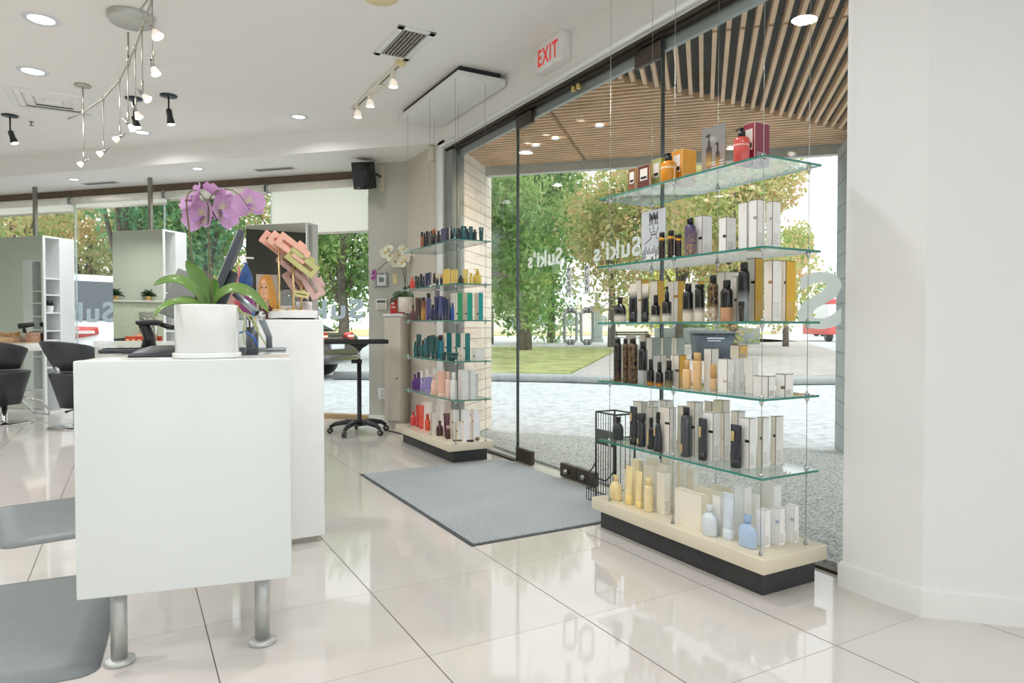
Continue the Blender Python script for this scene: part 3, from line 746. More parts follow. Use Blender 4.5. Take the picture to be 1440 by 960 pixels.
place('n4', NEAR_Z[3], 2.44, [
    r_('can', 863, 874.8, 475.6, 537, MG('5a4428', '1a1714', .2, .04, speck='3a2c20'), BLK, 'slim tall black can with gold print', cf=.11, cr=.68),
    r_('can', 875.2, 884, 476, 539.5, GP, BLK, 'narrow tall can with golden bark pattern', cf=.11, cr=.68),
    r_('can', 883, 897.5, 475.6, 540.5, GP, BLK, 'wide tall can with golden bark pattern', cf=.11, cr=.6),
    r_('can', 897.5, 911, 480, 541, MG('b9bcbc', '1a1b1d', .38, .02), BLK, 'black can with silver lower part', cf=.16, cr=.6),
    r_('bot', 909.5, 921, 505, 543, AMB, BLK, 'small amber bottle with black cap', cf=.4, cr=.55),
    r_('bot', 921.8, 933.2, 509, 544.5, AMB, BLK, 'small amber bottle with black cap', cf=.4, cr=.55),
    r_('bot', 935, 947, 507, 545.5, MG('8a8452', '191b19', .3, .15), BLK, 'small dark bottle with pale golden foot', cf=.34, cr=.6),
    c_(943, 955.2, 966, 499.5, 2.2, CRM, YEL, 'cream carton with yellow side behind the small bottles', lab='6a5a3a', labh=.48, line='7a5040'),
    r_('bot', 959.5, 973, 506.5, 547.5, PCH, 'e2b57c', 'peach bottle with peach cap', cf=.3, cr=.56),
    r_('bot', 974, 987.6, 496, 548.5, PCH, 'e2b57c', 'tall peach bottle with peach cap', cf=.2, cr=.8),
    r_('bot', 998.6, 1008.6, 512.5, 549.5, PCH, 'e0b070', 'short slim peach bottle with square cap', cf=.52, cr=.95),
    c_(990, 1000.6, 1011, 490.5, 2.2, WHT, 'f1f0ec', 'upright white carton with dark edge', lab=None, line='5a5450'),
    c_(1010, 1023, 1031.3, 505, 2.19, 'efece6', WHT, 'white carton behind the grey jar', lab='cbb9a6', labh=.3),
    c_(1031.6, 1040, 1047.6, 504.5, 2.25, WHT, 'f4f4f2', 'mid-height white carton', lab=None, line='dddad5'),
    c_(1048, 1058.7, 1067, 504.5, 2.25, 'f2efe8', 'f4f4f2', 'mid-height white carton', lab=None, line='dddad5'),
    r_('jar', 1015.8, 1040, 542, 551, 'c9c6bc', 'd8d6cf', 'low pale grey tapered jar'),
    r_('jar', 1042.5, 1067.5, 543, 554, '4a4a46', '3f3f3b', 'low dark grey tapered jar'),
    c_(1029.5, 1047, 1059, 527.5, 2.27, 'ebe6dc', 'f1efea', 'low square white carton behind the dark jar', lab=None, line='8b7f78'),
    c_(1060, 1080.5, 1091.5, 529.5, 2.19, 'e8e6e1', WHT, 'low square white carton near the front right cable', lab=None, line='5a5450'),
    c_(1091.7, 1104, 1116.5, 526.5, 2.24, WHT, WHT, 'low square white carton at the right end', lab='7a6a58', labh=.35, line='5a5450'),
    c_(919, 928.5, 937, 499.5, 2.24, WHT, 'efeeea', 'small white carton behind the amber bottles', lab=None),
    c_(933.5, 942, 949, 503, 2.27, CRM, WHT, 'small cream carton with dark top edge', lab=None, line='3a2c28'),
    c_(909, 917.5, 929, 475, 2.31, CRM, GRN, 'cream carton with grey-green side', lab='4a4a44', labh=.42),
    c_(929, 933.4, 944.5, 475, 2.31, CRM, GRN, 'cream carton with grey-green side', lab=None),
    c_(944.6, 952.2, 963, 475, 2.31, CRM, GRN, 'cream carton with grey-green side', lab=None),
    c_(872, 881, 895, 470.5, 2.30, CRM, 'e6dccd', 'tall cream carton behind the bark-pattern cans', lab=None),
    c_(898.5, 908.5, 915, 470.5, 2.32, CRM, '7a5c48', 'tall cream carton behind the silver can', lab=None, line='5a4038')], U + 'fourth shelf', True)
place('n5', NEAR_Z[4], 2.44, [
    r_('gourd', 861, 877.2, 586, 620.5, '2a2f33', BLK, 'dark glossy rounded flask', flat=.6),
    r_('tube', 884, 898.2, 571.5, 627.5, '26282d', BLK, 'black tube with gold crest', gold=(.62, .82)),
    r_('can', 896, 909.2, 581, 630.5, '2b2f35', '2d3138', 'straight black bottle with wide cap', cf=.22, cr=.98, gold=(.08, .25)),
    r_('spray', 910, 922, 587, 633.5, '23262b', BLK, 'short black spray bottle', gold=(.12, .6)),
    r_('spray', 919.2, 932.2, 579.5, 637, '2a2d33', BLK, 'taller black spray bottle', gold=(.4, .6)),
    r_('can', 957.2, 973, 572.5, 645, '46494c', '2b2c30', 'tall charcoal spray can with domed shoulder', cf=.15, cr=.6, gold=(.07, .25)),
    r_('tube', 981, 995.6, 588, 649.5, '2a2c31', BLK, 'black tube with small silver lettering', gold=(.55, .8)),
    r_('tube', 1025.8, 1044.6, 597, 660.5, '22242e', BLK, 'large black tube with gold crest', gold=(.62, .85)),
    c_(928, 941.7, 952, 573.5, 636.5, CRM, WHT, 'front white carton behind the taller spray bottle', labh=.62),
    c_(989.5, 1003, 1014, 581, 648.5, WHT, 'f8f8f6', 'front white carton beside the silver-lettered tube', labh=.58),
    c_(1041.5, 1054, 1065, 589, 659.5, WHT, 'f8f8f6', 'front white carton beside the large tube', labh=.52, lab='211c1a'),
    c_(1065.5, 1072.5, 1083.5, 587.5, 657.5, CRM, 'f8f8f6', 'middle one of three white cartons at right', labh=.56),
    c_(1084.5, 1091, 1103, 586, 654.5, CRM, 'f6f5f1', 'rightmost of three white cartons at right', labh=.58),
    c_(966, 977, 990, 566, 643.5, CRM, WHT, 'tall cream carton behind the charcoal can', labh=.52, lab='4a4440'),
    c_(1014.5, 1018.4, 1028, 580.5, 647.5, CRM, 'f8f8f6', 'second white carton right of the silver-lettered tube', lab='c9bfae'),
    c_(1028.5, 1038, 1049, 579, 2.3, CRM, 'f3f1ec', 'white carton behind the large tube', lab=None),
    c_(953, 961, 972, 572, 2.26, CRM, WHT, 'white carton half hidden by the charcoal can', lab='211c1a', labh=.55),
    c_(908.5, 917.7, 927, 573, 2.25, CRM, WHT, 'white carton behind the short spray bottle', labh=.6),
    c_(890.6, 902.6, 912, 565.5, 2.31, CRM, WHT, 'rear white carton at left', lab=None),
    c_(912.3, 918, 927, 564.5, 2.35, CRM, WHT, 'rear white carton second from left', lab=None),
    c_(927.3, 937.5, 948, 563.5, 2.31, WHT, WHT, 'rear white carton left of the middle cable', lab=None),
    c_(991, 1001, 1003.5, 565, 2.33, CRM, 'e9e0c8', 'rear cream carton right of the middle cable', lab=None),
    c_(1004, 1016.5, 1027.5, 563.5, 2.31, 'efe8cf', CRM, 'rear cream carton furthest right', lab=None)], U + 'lowest shelf', True)
CY = 'f0dba2'; IV = 'f3efe3'; PB = 'd9e3ea'
place('n6', .166, 2.46, [
    r_('gourd', 857, 875, 668, 706, CY, CY, 'pale yellow rounded bottle', flat=.62),
    r_('tube', 878, 892, 655, 712.5, CY, 'f0d488', 'pale yellow tube nearest the rounded bottle', cf=.27, wide=1.0),
    r_('tube', 892.4, 904.8, 662, 717.5, CY, 'f0d488', 'pale yellow tube right of the first tube', cf=.2, wide=1.0),
    r_('bot', 905.6, 919, 672, 723, 'f1deae', 'efd9a0', 'pale yellow round bottle with narrow cap', cf=.2, cr=.72),
    c_(924.4, 934.4, 944, 666, 723.5, 'efe8d8', 'f6f3ea', 'low ivory carton in the front', lab=None, line=None),
    c_(950.4, 987, 997.5, 697, 747, 'f1ebdb', 'f4eed8', 'large square ivory carton', lab=None, line='e4d8b0'),
    r_('gourd', 987, 1009, 709.5, 754.5, PB, 'e3eaee', 'white-blue rounded bottle', flat=.6),
    r_('tube', 1015, 1033.5, 693, 762.5, 'd5e0ec', 'dfe7ee', 'pale blue tube standing on its cap', cf=.24, wide=1.05),
    r_('gourd', 1038.7, 1063.9, 725, 773.5, 'b4cdec', '9dbbe2', 'sky blue flat bottle', flat=.45),
    c_(1065.5, 1075.5, 1086, 718, 770.5, 'f4f5f6', 'fbfbfb', 'white carton beside the sky blue bottle', lab=None, line='d9dbdd'),
    c_(1086.5, 1096, 1106.5, 715.5, 767.5, 'f4f5f6', 'fbfbfb', 'middle white carton at right', lab='a9bdd8', labh=.6, line='d9dbdd'),
    c_(1107, 1117, 1126, 712, 764.5, 'f4f5f6', 'fbfbfb', 'rightmost white carton', lab='a9bdd8', labh=.6, line='d9dbdd'),
    c_(1034.5, 1046, 1059, 685.5, 2.27, 'eff1f2', 'fafafa', 'tall white carton behind the blue bottles', lab=None, line='d9dbdd'),
    c_(1072, 1088, 1101, 683, 2.38, 'f1efea', 'fafafa', 'tall white carton at the rear right', lab=None, line='e4e2de'),
    c_(1003.5, 1013.5, 1016, 699, 2.2, 'eeeeea', 'f6f6f4', 'small white carton behind the white-blue bottle', lab=None, line='d9d7d2'),
    c_(1058.5, 1066, 1071, 697, 2.32, 'f0ece4', 'faf9f6', 'small ivory carton at the rear', lab=None, line=None),
    c_(927.4, 938, 948, 654, 2.24, 'efe8d8', 'f6f3ea', 'tall ivory carton behind the low one', lab=None, line=None),
    c_(906, 918, 926, 656.5, 2.25, 'f0ead9', 'f6f3e6', 'wide ivory carton behind the yellow bottles', lab=None, line=None),
    c_(888, 899, 906, 648, 2.29, 'f0e2be', 'f3ecd6', 'cream carton behind the yellow tubes', lab=None, line=None),
    c_(869, 877, 882, 660, 2.32, 'f1ece2', 'f6f3ea', 'white carton behind the rounded yellow bottle', lab=None, line=None),
    c_(910, 925, 930, 646, 2.36, 'f3eee2', 'f8f5ec', 'rear ivory carton at left', lab=None, line=None),
    c_(931, 943, 950, 645, 2.36, 'f3eee2', 'f8f5ec', 'rear ivory carton left of the cable', lab=None, line=None),
    c_(952.5, 956, 964, 652, 2.31, 'efe6d2', 'f8f5ec', 'rear ivory carton right of the cable', lab=None, line=None),
    c_(966, 975.6, 984, 660.5, 2.36, 'f1ebdf', 'fbfaf6', 'slim white carton near the glass', lab=None, line=None),
    c_(1000, 1030, 1033.5, 688, 2.4, 'f5efdf', 'f6f3ea', 'long low cream carton near the glass', lab=None, line=None),
    c_(977, 1012, 1019, 692.5, 2.31, 'f6f0dc', 'f6f3ea', 'long low cream carton behind the large square one', lab=None, line=None)], U + 'slab', True)

# ---- smaller display
V = "brick display's "
DK = '201c1e'; TEAL = '11585c'; NAVY = '1f2b58'
place('f1', FAR_Z[0], 2.45, [
    r_('can', 591.6, 595.4, 326, 2.16, 'a8663e', DK, 'copper-striped black can', cf=.3, cr=.8),
    r_('can', 595.6, 598.4, 327, 2.16, DK, DK, 'slim black can', cf=.2, cr=.8), r_('can', 598.6, 602.4, 325, 2.16, DK, DK, 'slim black can', cf=.2, cr=.8),
    r_('can', 602.6, 605.3, 325, 2.16, '4a3a30', DK, 'dark brown can', cf=.2, cr=.8), r_('can', 605.5, 608.2, 324, 2.16, '4a3a30', DK, 'dark brown can', cf=.2, cr=.8),
    r_('can', 608.3, 613.2, 322, 2.16, DK, 'b0664a', 'black can with copper collar', cf=.3, cr=.85), r_('bot', 614.4, 619.3, 324.5, 2.16, DK, '2a2a3a', 'small black bottle'),
    c_(620, 627, 628.2, 320, 2.16, '4a4668', '5a5678', 'violet carton', lab=None, line=None),
    c_(628.4, 631.4, 632.2, 319.5, 2.16, DK, 'ded8d0', 'black and white carton', lab=None, line=None),
    r_('spray', 632.6, 637, 318, 2.18, DK, DK, 'black spray bottle'), r_('pouch', 637.2, 642.4, 321, 2.18, '1d5a66', DK, 'blue-green pouch'),
    r_('bot', 643, 647.8, 321.4, 2.2, DK, DK, 'squat black bottle'), r_('pouch', 648.4, 655.6, 318, 2.2, TEAL, DK, 'teal pouch'),
    r_('bot', 655.8, 659, 322, 2.2, DK, DK, 'squat black bottle'), r_('pouch', 659.4, 664.6, 318.4, 2.2, TEAL, DK, 'teal pouch'),
    r_('can', 665.4, 670, 322.6, 2.2, DK, '3a302a', 'short black can'), r_('tube', 674, 679.4, 319.5, 2.22, TEAL, '0f3f40', 'teal tube standing apart')], V + 'top shelf', False)
place('f2', FAR_Z[1], 2.45, [
    r_('gourd', 577, 583.4, 389.5, 2.16, 'e0503f', 'e0503f', 'coral red bottle', flat=.6),
    r_('tube', 583.6, 586.8, 388, 2.17, '25402f', DK, 'dark green tube'), r_('bot', 587, 590.2, 389, 2.17, '1d3a34', DK, 'dark green bottle'),
    r_('tube', 590.5, 593.8, 385, 2.17, '1d2430', DK, 'black tube'), r_('bot', 594, 597.6, 388, 2.17, '25304a', DK, 'dark blue bottle'),
    r_('tube', 598.2, 602.2, 384, 2.17, NAVY, '17203f', 'navy tube'), r_('tube', 602.6, 606.4, 383, 2.17, NAVY, '17203f', 'navy tube'),
    r_('bot', 609, 612.6, 384, 2.17, MG('e0d6c6', '1a1716', .3, .05), DK, 'black bottle with cream foot'),
    r_('tube', 613, 617, 385, 2.17, MG('25242a', 'd8c6a8', .55, .2), DK, 'cream and black tube'), r_('tube', 618.6, 622.8, 385, 2.17, MG('25242a', 'c8a888', .6, .2), DK, 'cream and black tube'),
    c_(623.2, 631, 633, 377.5, 2.18, 'e6c65c', 'eed87c', 'yellow carton', lab=None, line=None), c_(634, 642, 644, 378.5, 2.18, 'e6c65c', 'eed87c', 'yellow carton', lab=None, line=None),
    r_('gourd', 645, 651, 387, 2.18, '26282c', DK, 'dark rounded bottle', flat=.6), r_('tube', 651.4, 658, 378.5, 2.18, 'e4cf6e', 'e0c658', 'yellow tube'),
    r_('bot', 660, 665, 384, 2.2, 'e4cf6e', 'e0c658', 'small yellow bottle'), r_('pump', 666.8, 676, 378, 2.2, 'e0c658', 'd8bc48', 'yellow pump bottle')], V + 'second shelf', False)
place('f3', FAR_Z[2], 2.45, [
    r_('gourd', 578, 584, 429, 2.16, '6b3a3c', '3a2426', 'plum bottle', flat=.6), r_('tube', 584.6, 589, 418.5, 2.17, '5a3c30', '3a2820', 'brown tube'),
    r_('tube', 589.2, 592.4, 419, 2.17, '2c2220', DK, 'black tube'), r_('bot', 592.6, 598.8, 418, 2.17, MG('c8924a', '7a4a2a', .6, .2), '3a2a20', 'amber bottle with brown cap', cf=.15, cr=.7),
    r_('bot', 599.8, 606, 412, 2.17, '4d4a80', '3a2e2a', 'tall violet bottle with brown cap', cf=.16, cr=.8), r_('bot', 606.4, 610.8, 428, 2.17, '25284a', DK, 'short navy bottle'),
    r_('tube', 611.2, 617, 417, 2.17, NAVY, '17203f', 'navy tube'), r_('tube', 617.4, 622, 416, 2.17, '5a5a90', NAVY, 'lilac tube'),
    r_('tube', 622.3, 626.8, 417.5, 2.17, NAVY, '17203f', 'navy tube'), r_('tube', 627.1, 630.8, 420, 2.17, NAVY, '17203f', 'navy tube'),
    r_('cone', 631.2, 634.4, 415, 2.17, '1c2a4c', '1c2038', 'navy nozzle bottle'), r_('bot', 634.6, 638.4, 426, 2.17, '2a55b0', '1f4090', 'bright blue bottle'),
    c_(638.8, 643.4, 650.4, 411.5, 2.18, 'e9dfcf', '2f9a62', 'carton with green side', labh=.2, line=None), c_(651, 656.9, 664.8, 411.5, 2.18, 'e9dfcf', '1fa084', 'carton with sea-green side', labh=.2, line=None),
    c_(666.8, 673, 679.4, 411.5, 2.18, 'e9dfcf', '1c9c9c', 'carton with turquoise side', labh=.2, line=None),
    c_(607.5, 611.9, 618.8, 408.5, 2.32, 'e3d9ca', '8a8494', 'carton with grey-violet side', line=None), c_(622, 625.8, 632.5, 409.5, 2.32, 'e3d9ca', 'b0a49c', 'carton with brownish side', line=None),
    c_(632.8, 636.2, 641, 412, 2.34, 'efe6d8', 'f3eee4', 'plain cream carton', line=None)], V + 'third shelf', False)
place('f4', FAR_Z[3], 2.45, [
    c_(576, 581, 581.8, 480, 500, 'c3d79c', 'b5cc8a', 'small pale green carton', lab=None, line=None), r_('bot', 582, 586, 480, 501, TEAL, '0c3a3c', 'short teal bottle'),
    r_('tube', 586.2, 592, 470, 501, '14504e', '0e3c3c', 'tall dark teal tube'), r_('bot', 592.6, 597, 478, 502, TEAL, DK, 'short teal bottle'),
    r_('tube', 597.2, 600.9, 475, 503, '12606c', '0e3c3c', 'blue-green tube'), r_('tube', 601.1, 606.2, 472, 503, '14504e', '0e3c3c', 'tall dark teal tube'),
    r_('tube', 606.4, 611.8, 471, 504, '14504e', '0e3c3c', 'tall dark teal tube'), r_('tube', 612, 616.2, 473, 505, '14504e', '0e3c3c', 'tall dark teal tube'),
    r_('bot', 616.5, 622.6, 471, 2.22, MG('1486a0', '1486a0', .5), '3a2a20', 'turquoise bottle with brown cap', cf=.22, cr=.8),
    r_('jar', 620.4, 627.4, 495, 507, '0f4a48', '125656', 'teal jar'), r_('jar', 629, 644, 496, 508.5, '0f4a48', '125656', 'wide teal jar'),
    c_(623, 628, 634.8, 468, 2.26, 'e9dfcf', '17717c', 'tall carton with teal side', labh=.42, line=None),
    c_(635.4, 640.4, 647, 468.5, 2.28, 'e9dfcf', '2a7a74', 'tall carton with teal side', labh=.42, line=None), c_(648, 654, 661.2, 468.5, 2.28, 'f0eadf', '2a7a74', 'tall carton with teal side', labh=.42, line=None),
    c_(642.8, 649, 662.6, 489, 2.19, 'e6ddce', 'eceae2', 'low white carton', labh=.3, line='c9c0b0'), c_(663.4, 668, 681.6, 489.5, 2.19, 'ece8dc', 'e6e6e0', 'low white carton', labh=.3, line='c9c0b0')], V + 'fourth shelf', False)
LIL = 'a091c4'; PIN = 'f0c8b4'
place('f5', FAR_Z[4], 2.45, [
    r_('gourd', 579, 586, 526, 547.5, '5a2c84', '43205f', 'dark purple flask', flat=.6), r_('bot', 586.2, 591.2, 523, 549, '5a2c7c', '43205f', 'slim purple bottle'),
    r_('gourd', 591.4, 597.8, 531, 551, LIL, '8a7ab0', 'lilac flask', flat=.6), r_('tube', 598.2, 606.6, 530, 553.5, '9083bd', LIL, 'lilac tube'),
    r_('gourd', 606.9, 615, 526, 556, PIN, PIN, 'pale peach flask', flat=.6), r_('tube', 616, 627, 522, 559.5, 'eab8a0', PIN, 'large peach tube', cf=.15),
    r_('bot', 627.3, 633.4, 522.5, 561, 'f0cfc4', PIN, 'pink bottle'), r_('bot', 634, 641.6, 523.5, 563, 'e6e9e4', 'f0f0ec', 'white bottle'),
    c_(644, 650, 658, 520.5, 562, 'e9e4e2', 'e0e3e0', 'pale grey carton', lab=None, line=None), c_(658.3, 662, 668.8, 520.5, 561, 'e9e7e4', 'e3e5e3', 'pale grey carton', lab=None, line=None),
    c_(664.6, 666.6, 672.6, 525.5, 559, 'dcdcd8', 'd6d8d5', 'darker grey carton', lab=None, line=None),
    c_(587, 591, 594.2, 521, 2.3, 'f1ede8', 'f6f4f0', 'white carton behind the purple bottle', lab=None, line=None), c_(597.4, 599.5, 602, 519, 2.3, 'efe9e0', 'f6f4f0', 'white carton behind the lilac flask', lab=None, line=None),
    c_(602.6, 605.6, 608.6, 527, 2.28, 'efe9e0', 'f6f4f0', 'white carton behind the lilac tube', lab=None, line=None), c_(608.2, 610.4, 613.4, 517.5, 2.3, 'efe9e6', 'f6f4f4', 'white carton behind the peach flask', lab=None, line=None),
    c_(618.6, 621, 624.2, 517.5, 2.32, 'efe9e6', 'f6f4f4', 'white carton behind the peach tube', lab=None, line=None)], V + 'lowest shelf', False)
RED = 'dc4a3c'; PLM = '4a1f26'
place('f6', .166, 2.46, [
    r_('gourd', 577.7, 585.2, 578.5, 599.5, 'd0403f', 'c83a3a', 'red flask', flat=.6), r_('tube', 585.5, 590.4, 569, 601.5, 'c83c34', 'b8342e', 'dark red tube'),
    r_('tube', 589.4, 595.6, 570, 604.5, 'e2513c', 'd84a38', 'bright red tube'), r_('bot', 598.2, 604.4, 582, 607, 'e8543a', 'c83a2c', 'small red bottle', cf=.3),
    c_(605.2, 607.7, 615.8, 580, 606.5, 'c4b0a4', 'efeef0', 'low white carton', lab=None, line=None),
    r_('gourd', 614.2, 622.8, 591.5, 614.5, '4a2024', PLM, 'plum flask', flat=.6), r_('tube', 624.6, 631.9, 581, 616.5, '5a1a2c', PLM, 'plum tube'),
    r_('bot', 627.2, 632.9, 598, 619, PLM, 'd8b8a8', 'small plum bottle', cf=.25, cr=.7), c_(639.4, 643.3, 648.2, 593.5, 618.5, 'e6d2b8', 'eef0f0', 'short slim white carton', labh=.45, lab='7a3a30', line=None),
    c_(655, 657.9, 663.2, 593, 616.5, 'efe0d2', 'f0f0f0', 'short slim white carton', labh=.45, lab='7a3a30', line=None), c_(668, 671.4, 676.8, 592.5, 615.5, 'efe6dc', 'e9eceb', 'short slim white carton', labh=.45, lab='a87a70', line=None),
    c_(633.2, 637.7, 645.2, 577, 2.25, 'd8cfc2', 'f0f0f2', 'tall white carton', labh=.55, line=None), c_(648, 651.7, 660.2, 576.5, 2.25, 'efe6de', 'f3f2f2', 'tall white carton', labh=.6, lab='8a4a40', line=None),
    c_(662.2, 665.8, 674.2, 575.5, 2.25, 'f1e4da', 'f3f2f2', 'tall white carton', labh=.6, lab='8a4a40', line=None),
    c_(592.4, 597, 607.2, 566, 2.28, 'f3d9d0', 'f6f1ee', 'white and pink carton behind the red tubes', lab=None, line=None), c_(612.2, 615.6, 618.2, 572, 2.3, 'efe2da', 'f3f0ee', 'narrow white carton', lab=None, line=None),
    c_(618.6, 625, 634, 563.5, 2.3, 'f0e8e4', 'd8c4c0', 'wide carton with mauve side', labh=.55, lab='8a4a50', line=None)], V + 'slab', False)
# two things lying on the slab of the smaller display
t = thing('brush', 'dark flat brush lying on the slab of the display by the brick', 'brush', (*at_z(652, 620, .17).to_2d(), .167), .9)
b = B(); b.rbox((-.012, -.08, 0), (.012, -.02, .014), .004); b.done('brush_head', MATT, t)
b = B(); b.tube([(0, -.02, .008), (0, .03, .008), (0, .085, .006)], [.007, .005, .006], 8); b.done('handle', BLACK, t)
t = thing('stone', 'small round brown stone at the front of the brick display slab', 'stone', (*at_z(670.5, 619, .17).to_2d(), .167))
b = B(); b.ball((0, 0, .017), .022, 12, 8, (1, 1.2, .75)); b.done('pebble', M('7a6a55', .6, var=.25, scale=60), t)
# stacked carton on the fourth shelf, photo cards
p = at_x(1040, 504, 2.28)
t = thing('carton', "small cream carton with orange side stacked on the column display's white cartons", 'carton', (2.27, at_x(1040, 460, 2.27).y, NEAR_Z[3] + (at_x(1040, 504.5, 2.25).z - NEAR_Z[3]) + .002), group="cartons on the column display's fourth shelf")
carton(t, .05, .05, .055, 'ece2cc', 'e6bd74', True, None)
def card(name, lb, x0, x1, yt, yb, X, z, group=None):
    pa, pb = at_x(x1, yt, X), at_x(x0, yt, X)
    h = pa.z - z; w = pb.y - pa.y
    t = thing(name, lb, 'photo card', (X, pa.y + w / 2, z + .0006), group=group)
    b = B(); b.box((.0, -w / 2, 0), (.003, w / 2, h)); b.box((.003, -w / 2, 0), (.05, w / 2, .003)); b.done('acrylic_holder', ACRYL, t)
    return t, w, h
t, w, h = card('photo_card', 'photo card of two dark pump bottles standing at mid top shelf', 987, 1021, 171.5, 232, 2.17, NEAR_Z[0])
b = B(); b.box((-.0015, -w / 2 + .001, .001), (0, w / 2 - .001, h)); b.done('print', MG('a58f7c', '8c8a88', .35, .3, rough=.4), t)
for yo, s_, hh in ((w * .18, 1.0, .86), (-w * .18, .7, .62)):
    b = B(); r = w * .11 * s_; H_ = h * hh
    b.mesh([(-.003, yo + dy * r, z_ * H_) for dy, z_ in ((-1, .14), (1, .14), (1, .6), (.5, .68), (.35, .72), (.35, .9), (1.2, .93), (1.2, .97), (-.35, 1), (-.35, .72), (-.5, .68), (-1, .6))], [tuple(range(12))])
    b.mesh([(-.0016, yo + dy * r, z_ * H_) for dy, z_ in ((-1, .14), (1, .14), (1, .6), (.5, .68), (.35, .72), (.35, .9), (1.2, .93), (1.2, .97), (-.35, 1), (-.35, .72), (-.5, .68), (-1, .6))], [tuple(range(12))])
    b.done('printed_bottle', MG('c89a50', '3a2f28', .3, .2, rough=.4), t)
b = B()
for k in range(3): b.box((-.0025, -w * .42, h * (.07 + .06 * k)), (-.0015, w * (.1 + .1 * k), h * (.09 + .06 * k)))
b.done('printed_words', M('f0ebe4', .5), t)
t, w, h = card('photo_card', 'grey sketch card of a face with sale words on second shelf', 902.5, 936.7, 291.5, 364, 2.17, NEAR_Z[1])
b = B(); b.box((-.0015, -w / 2 + .001, .001), (0, w / 2 - .001, h)); b.done('print', M('c6cad0', .5, var=.03), t)
def ink(pts, r=.0013): b.tube([(-.0022, -w * .5 + w * u_, h * v_) for u_, v_ in pts], r, 5)
b = B()
ell = lambda cx, cy, rx, ry, a0, a1, n=14: [(cx + rx * math.cos(a0 + (a1 - a0) * k / n), cy + ry * math.sin(a0 + (a1 - a0) * k / n)) for k in range(n + 1)]
FX = 1 - .52
ink(ell(FX, .66, .17, .15, PI, 2 * PI)); ink(ell(FX, .70, .17, .17, 0, PI))
for k in range(9): ink([(FX - .16 + .04 * k, .80 + .03 * math.sin(k * 2.1)), (FX - .15 + .04 * k, .93 + .03 * math.cos(k * 1.7))], .0022)
for e in (-1, 1):
    ink([(FX + e * .13, .72), (FX + e * .08, .735), (FX + e * .03, .72)]); ink([(FX + e * .12, .76), (FX + e * .04, .755)], .0018)
    ink([(FX + e * .10, .53), (FX + e * .11, .45), (FX + e * .38, .36)])
ink([(FX + .01, .7), (FX + .02, .62), (FX - .02, .615)]); ink([(FX - .06, .57), (FX, .575), (FX + .06, .57)], .0018); ink([(FX - .04, .525), (FX + .04, .525)])
for k in range(12): ink([(1 - .02 - .075 * k, .02 + .02 * (k % 3)), (1 - .06 - .07 * k, .2 + .05 * ((k * 7) % 5) / 2)], .0016)
b.done('drawn_lines', M('2d2f33', .6), t)
m = frame((0, -1, 0), (0, 0, 1), (-.004, w * .3, h * .05)); text_mesh('20% off', h * .12, M('f6f6f6', .5), m, .0003, .002, name='printed_words', parent=t, width=w * .74)
# ================================================================= RECEPTION DESK
DA = math.radians(-11.3)                      # desk front runs 11 degrees off the shop's axes
DESK = Vector((-.149, 2.41, 0)); DW, DD, DZ0, DZ1 = .617, 1.0, .24, .961
t = thing('reception_desk', 'white box-fronted reception desk on two visible steel legs', 'desk', DESK, DA)
b = B(); b.rbox((0, 0, DZ0), (DW, .06, DZ1), .004); b.done('front_panel', GLOSSW, t)
b = B(); b.rbox((0.004, .06, DZ1 - .035), (DW - .004, DD, DZ1 - .0005), .003); b.done('worktop', M('dcdedb', .22, coat=.5, var=.02), t)
b = B(); b.rbox((DW - .03, .06, DZ0), (DW, DD, DZ1 - .036), .003); b.done('side_panel', GLOSSW, t)
b = B(); b.box((.03, .07, DZ1 - .2), (DW - .04, DD, DZ1 - .036)); b.done('drawer_unit', M('dfe0dd', .4), t)
Ri = Matrix.Rotation(-DA, 3, 'Z')
for px, py in ((168, 929), (369, 901)):
    q = Ri @ (at_z(px, py, 0.005) - DESK)
    for k, yy in enumerate((q.y, q.y + .82)):
        b = B(); b.lathe([(.024, .0), (.024, DZ0 + .002)], (q.x, yy, .014), 20); b.done('leg', M('c0c3c0', .4, .55, var=.06, scale=40), t)
        b = B(); b.lathe([(.043, 0), (.045, .004), (.044, .013), (.03, .017)], (q.x, yy, 0), 24); b.done('leg_foot', M('c6c9c7', .4, .5), t)
# rear leaf of the work surface, curving away to the left
t = thing('desk_return', 'grey-white curved work counter behind the desk at left', 'desk', (0, 0, 0))
rp_ = [at_z(x, y, DZ1) for x, y in ((330, 487.2), (173, 487.2), (172, 486), (166, 484.8), (150, 483.2), (131, 481.5), (131, 479), (300, 479))]
rp_ = [Vector((p.x, p.y)) for p in rp_]; cx_ = sum(rp_, Vector((0, 0))) / len(rp_)
for q_ in (rp_,):
    if sum(q_[i].x * q_[(i + 1) % len(q_)].y - q_[(i + 1) % len(q_)].x * q_[i].y for i in range(len(q_))) < 0: q_.reverse()
b = B(); b.prism([tuple(p) for p in rp_], DZ1 - .03, DZ1 - .0005); b.done('worktop', M('d4d3ce', .25, coat=.4), t)
b = B(); b.prism([tuple(cx_ + (p - cx_) * .96) for p in rp_], .06, DZ1 - .03); b.done('cabinet_body', M('cfceca', .4, var=.1, scale=25), t)
b = B(); b.prism([tuple(cx_ + (p - cx_) * .9) for p in rp_], 0, .062); b.done('plinth', M('6a6560', .6), t)
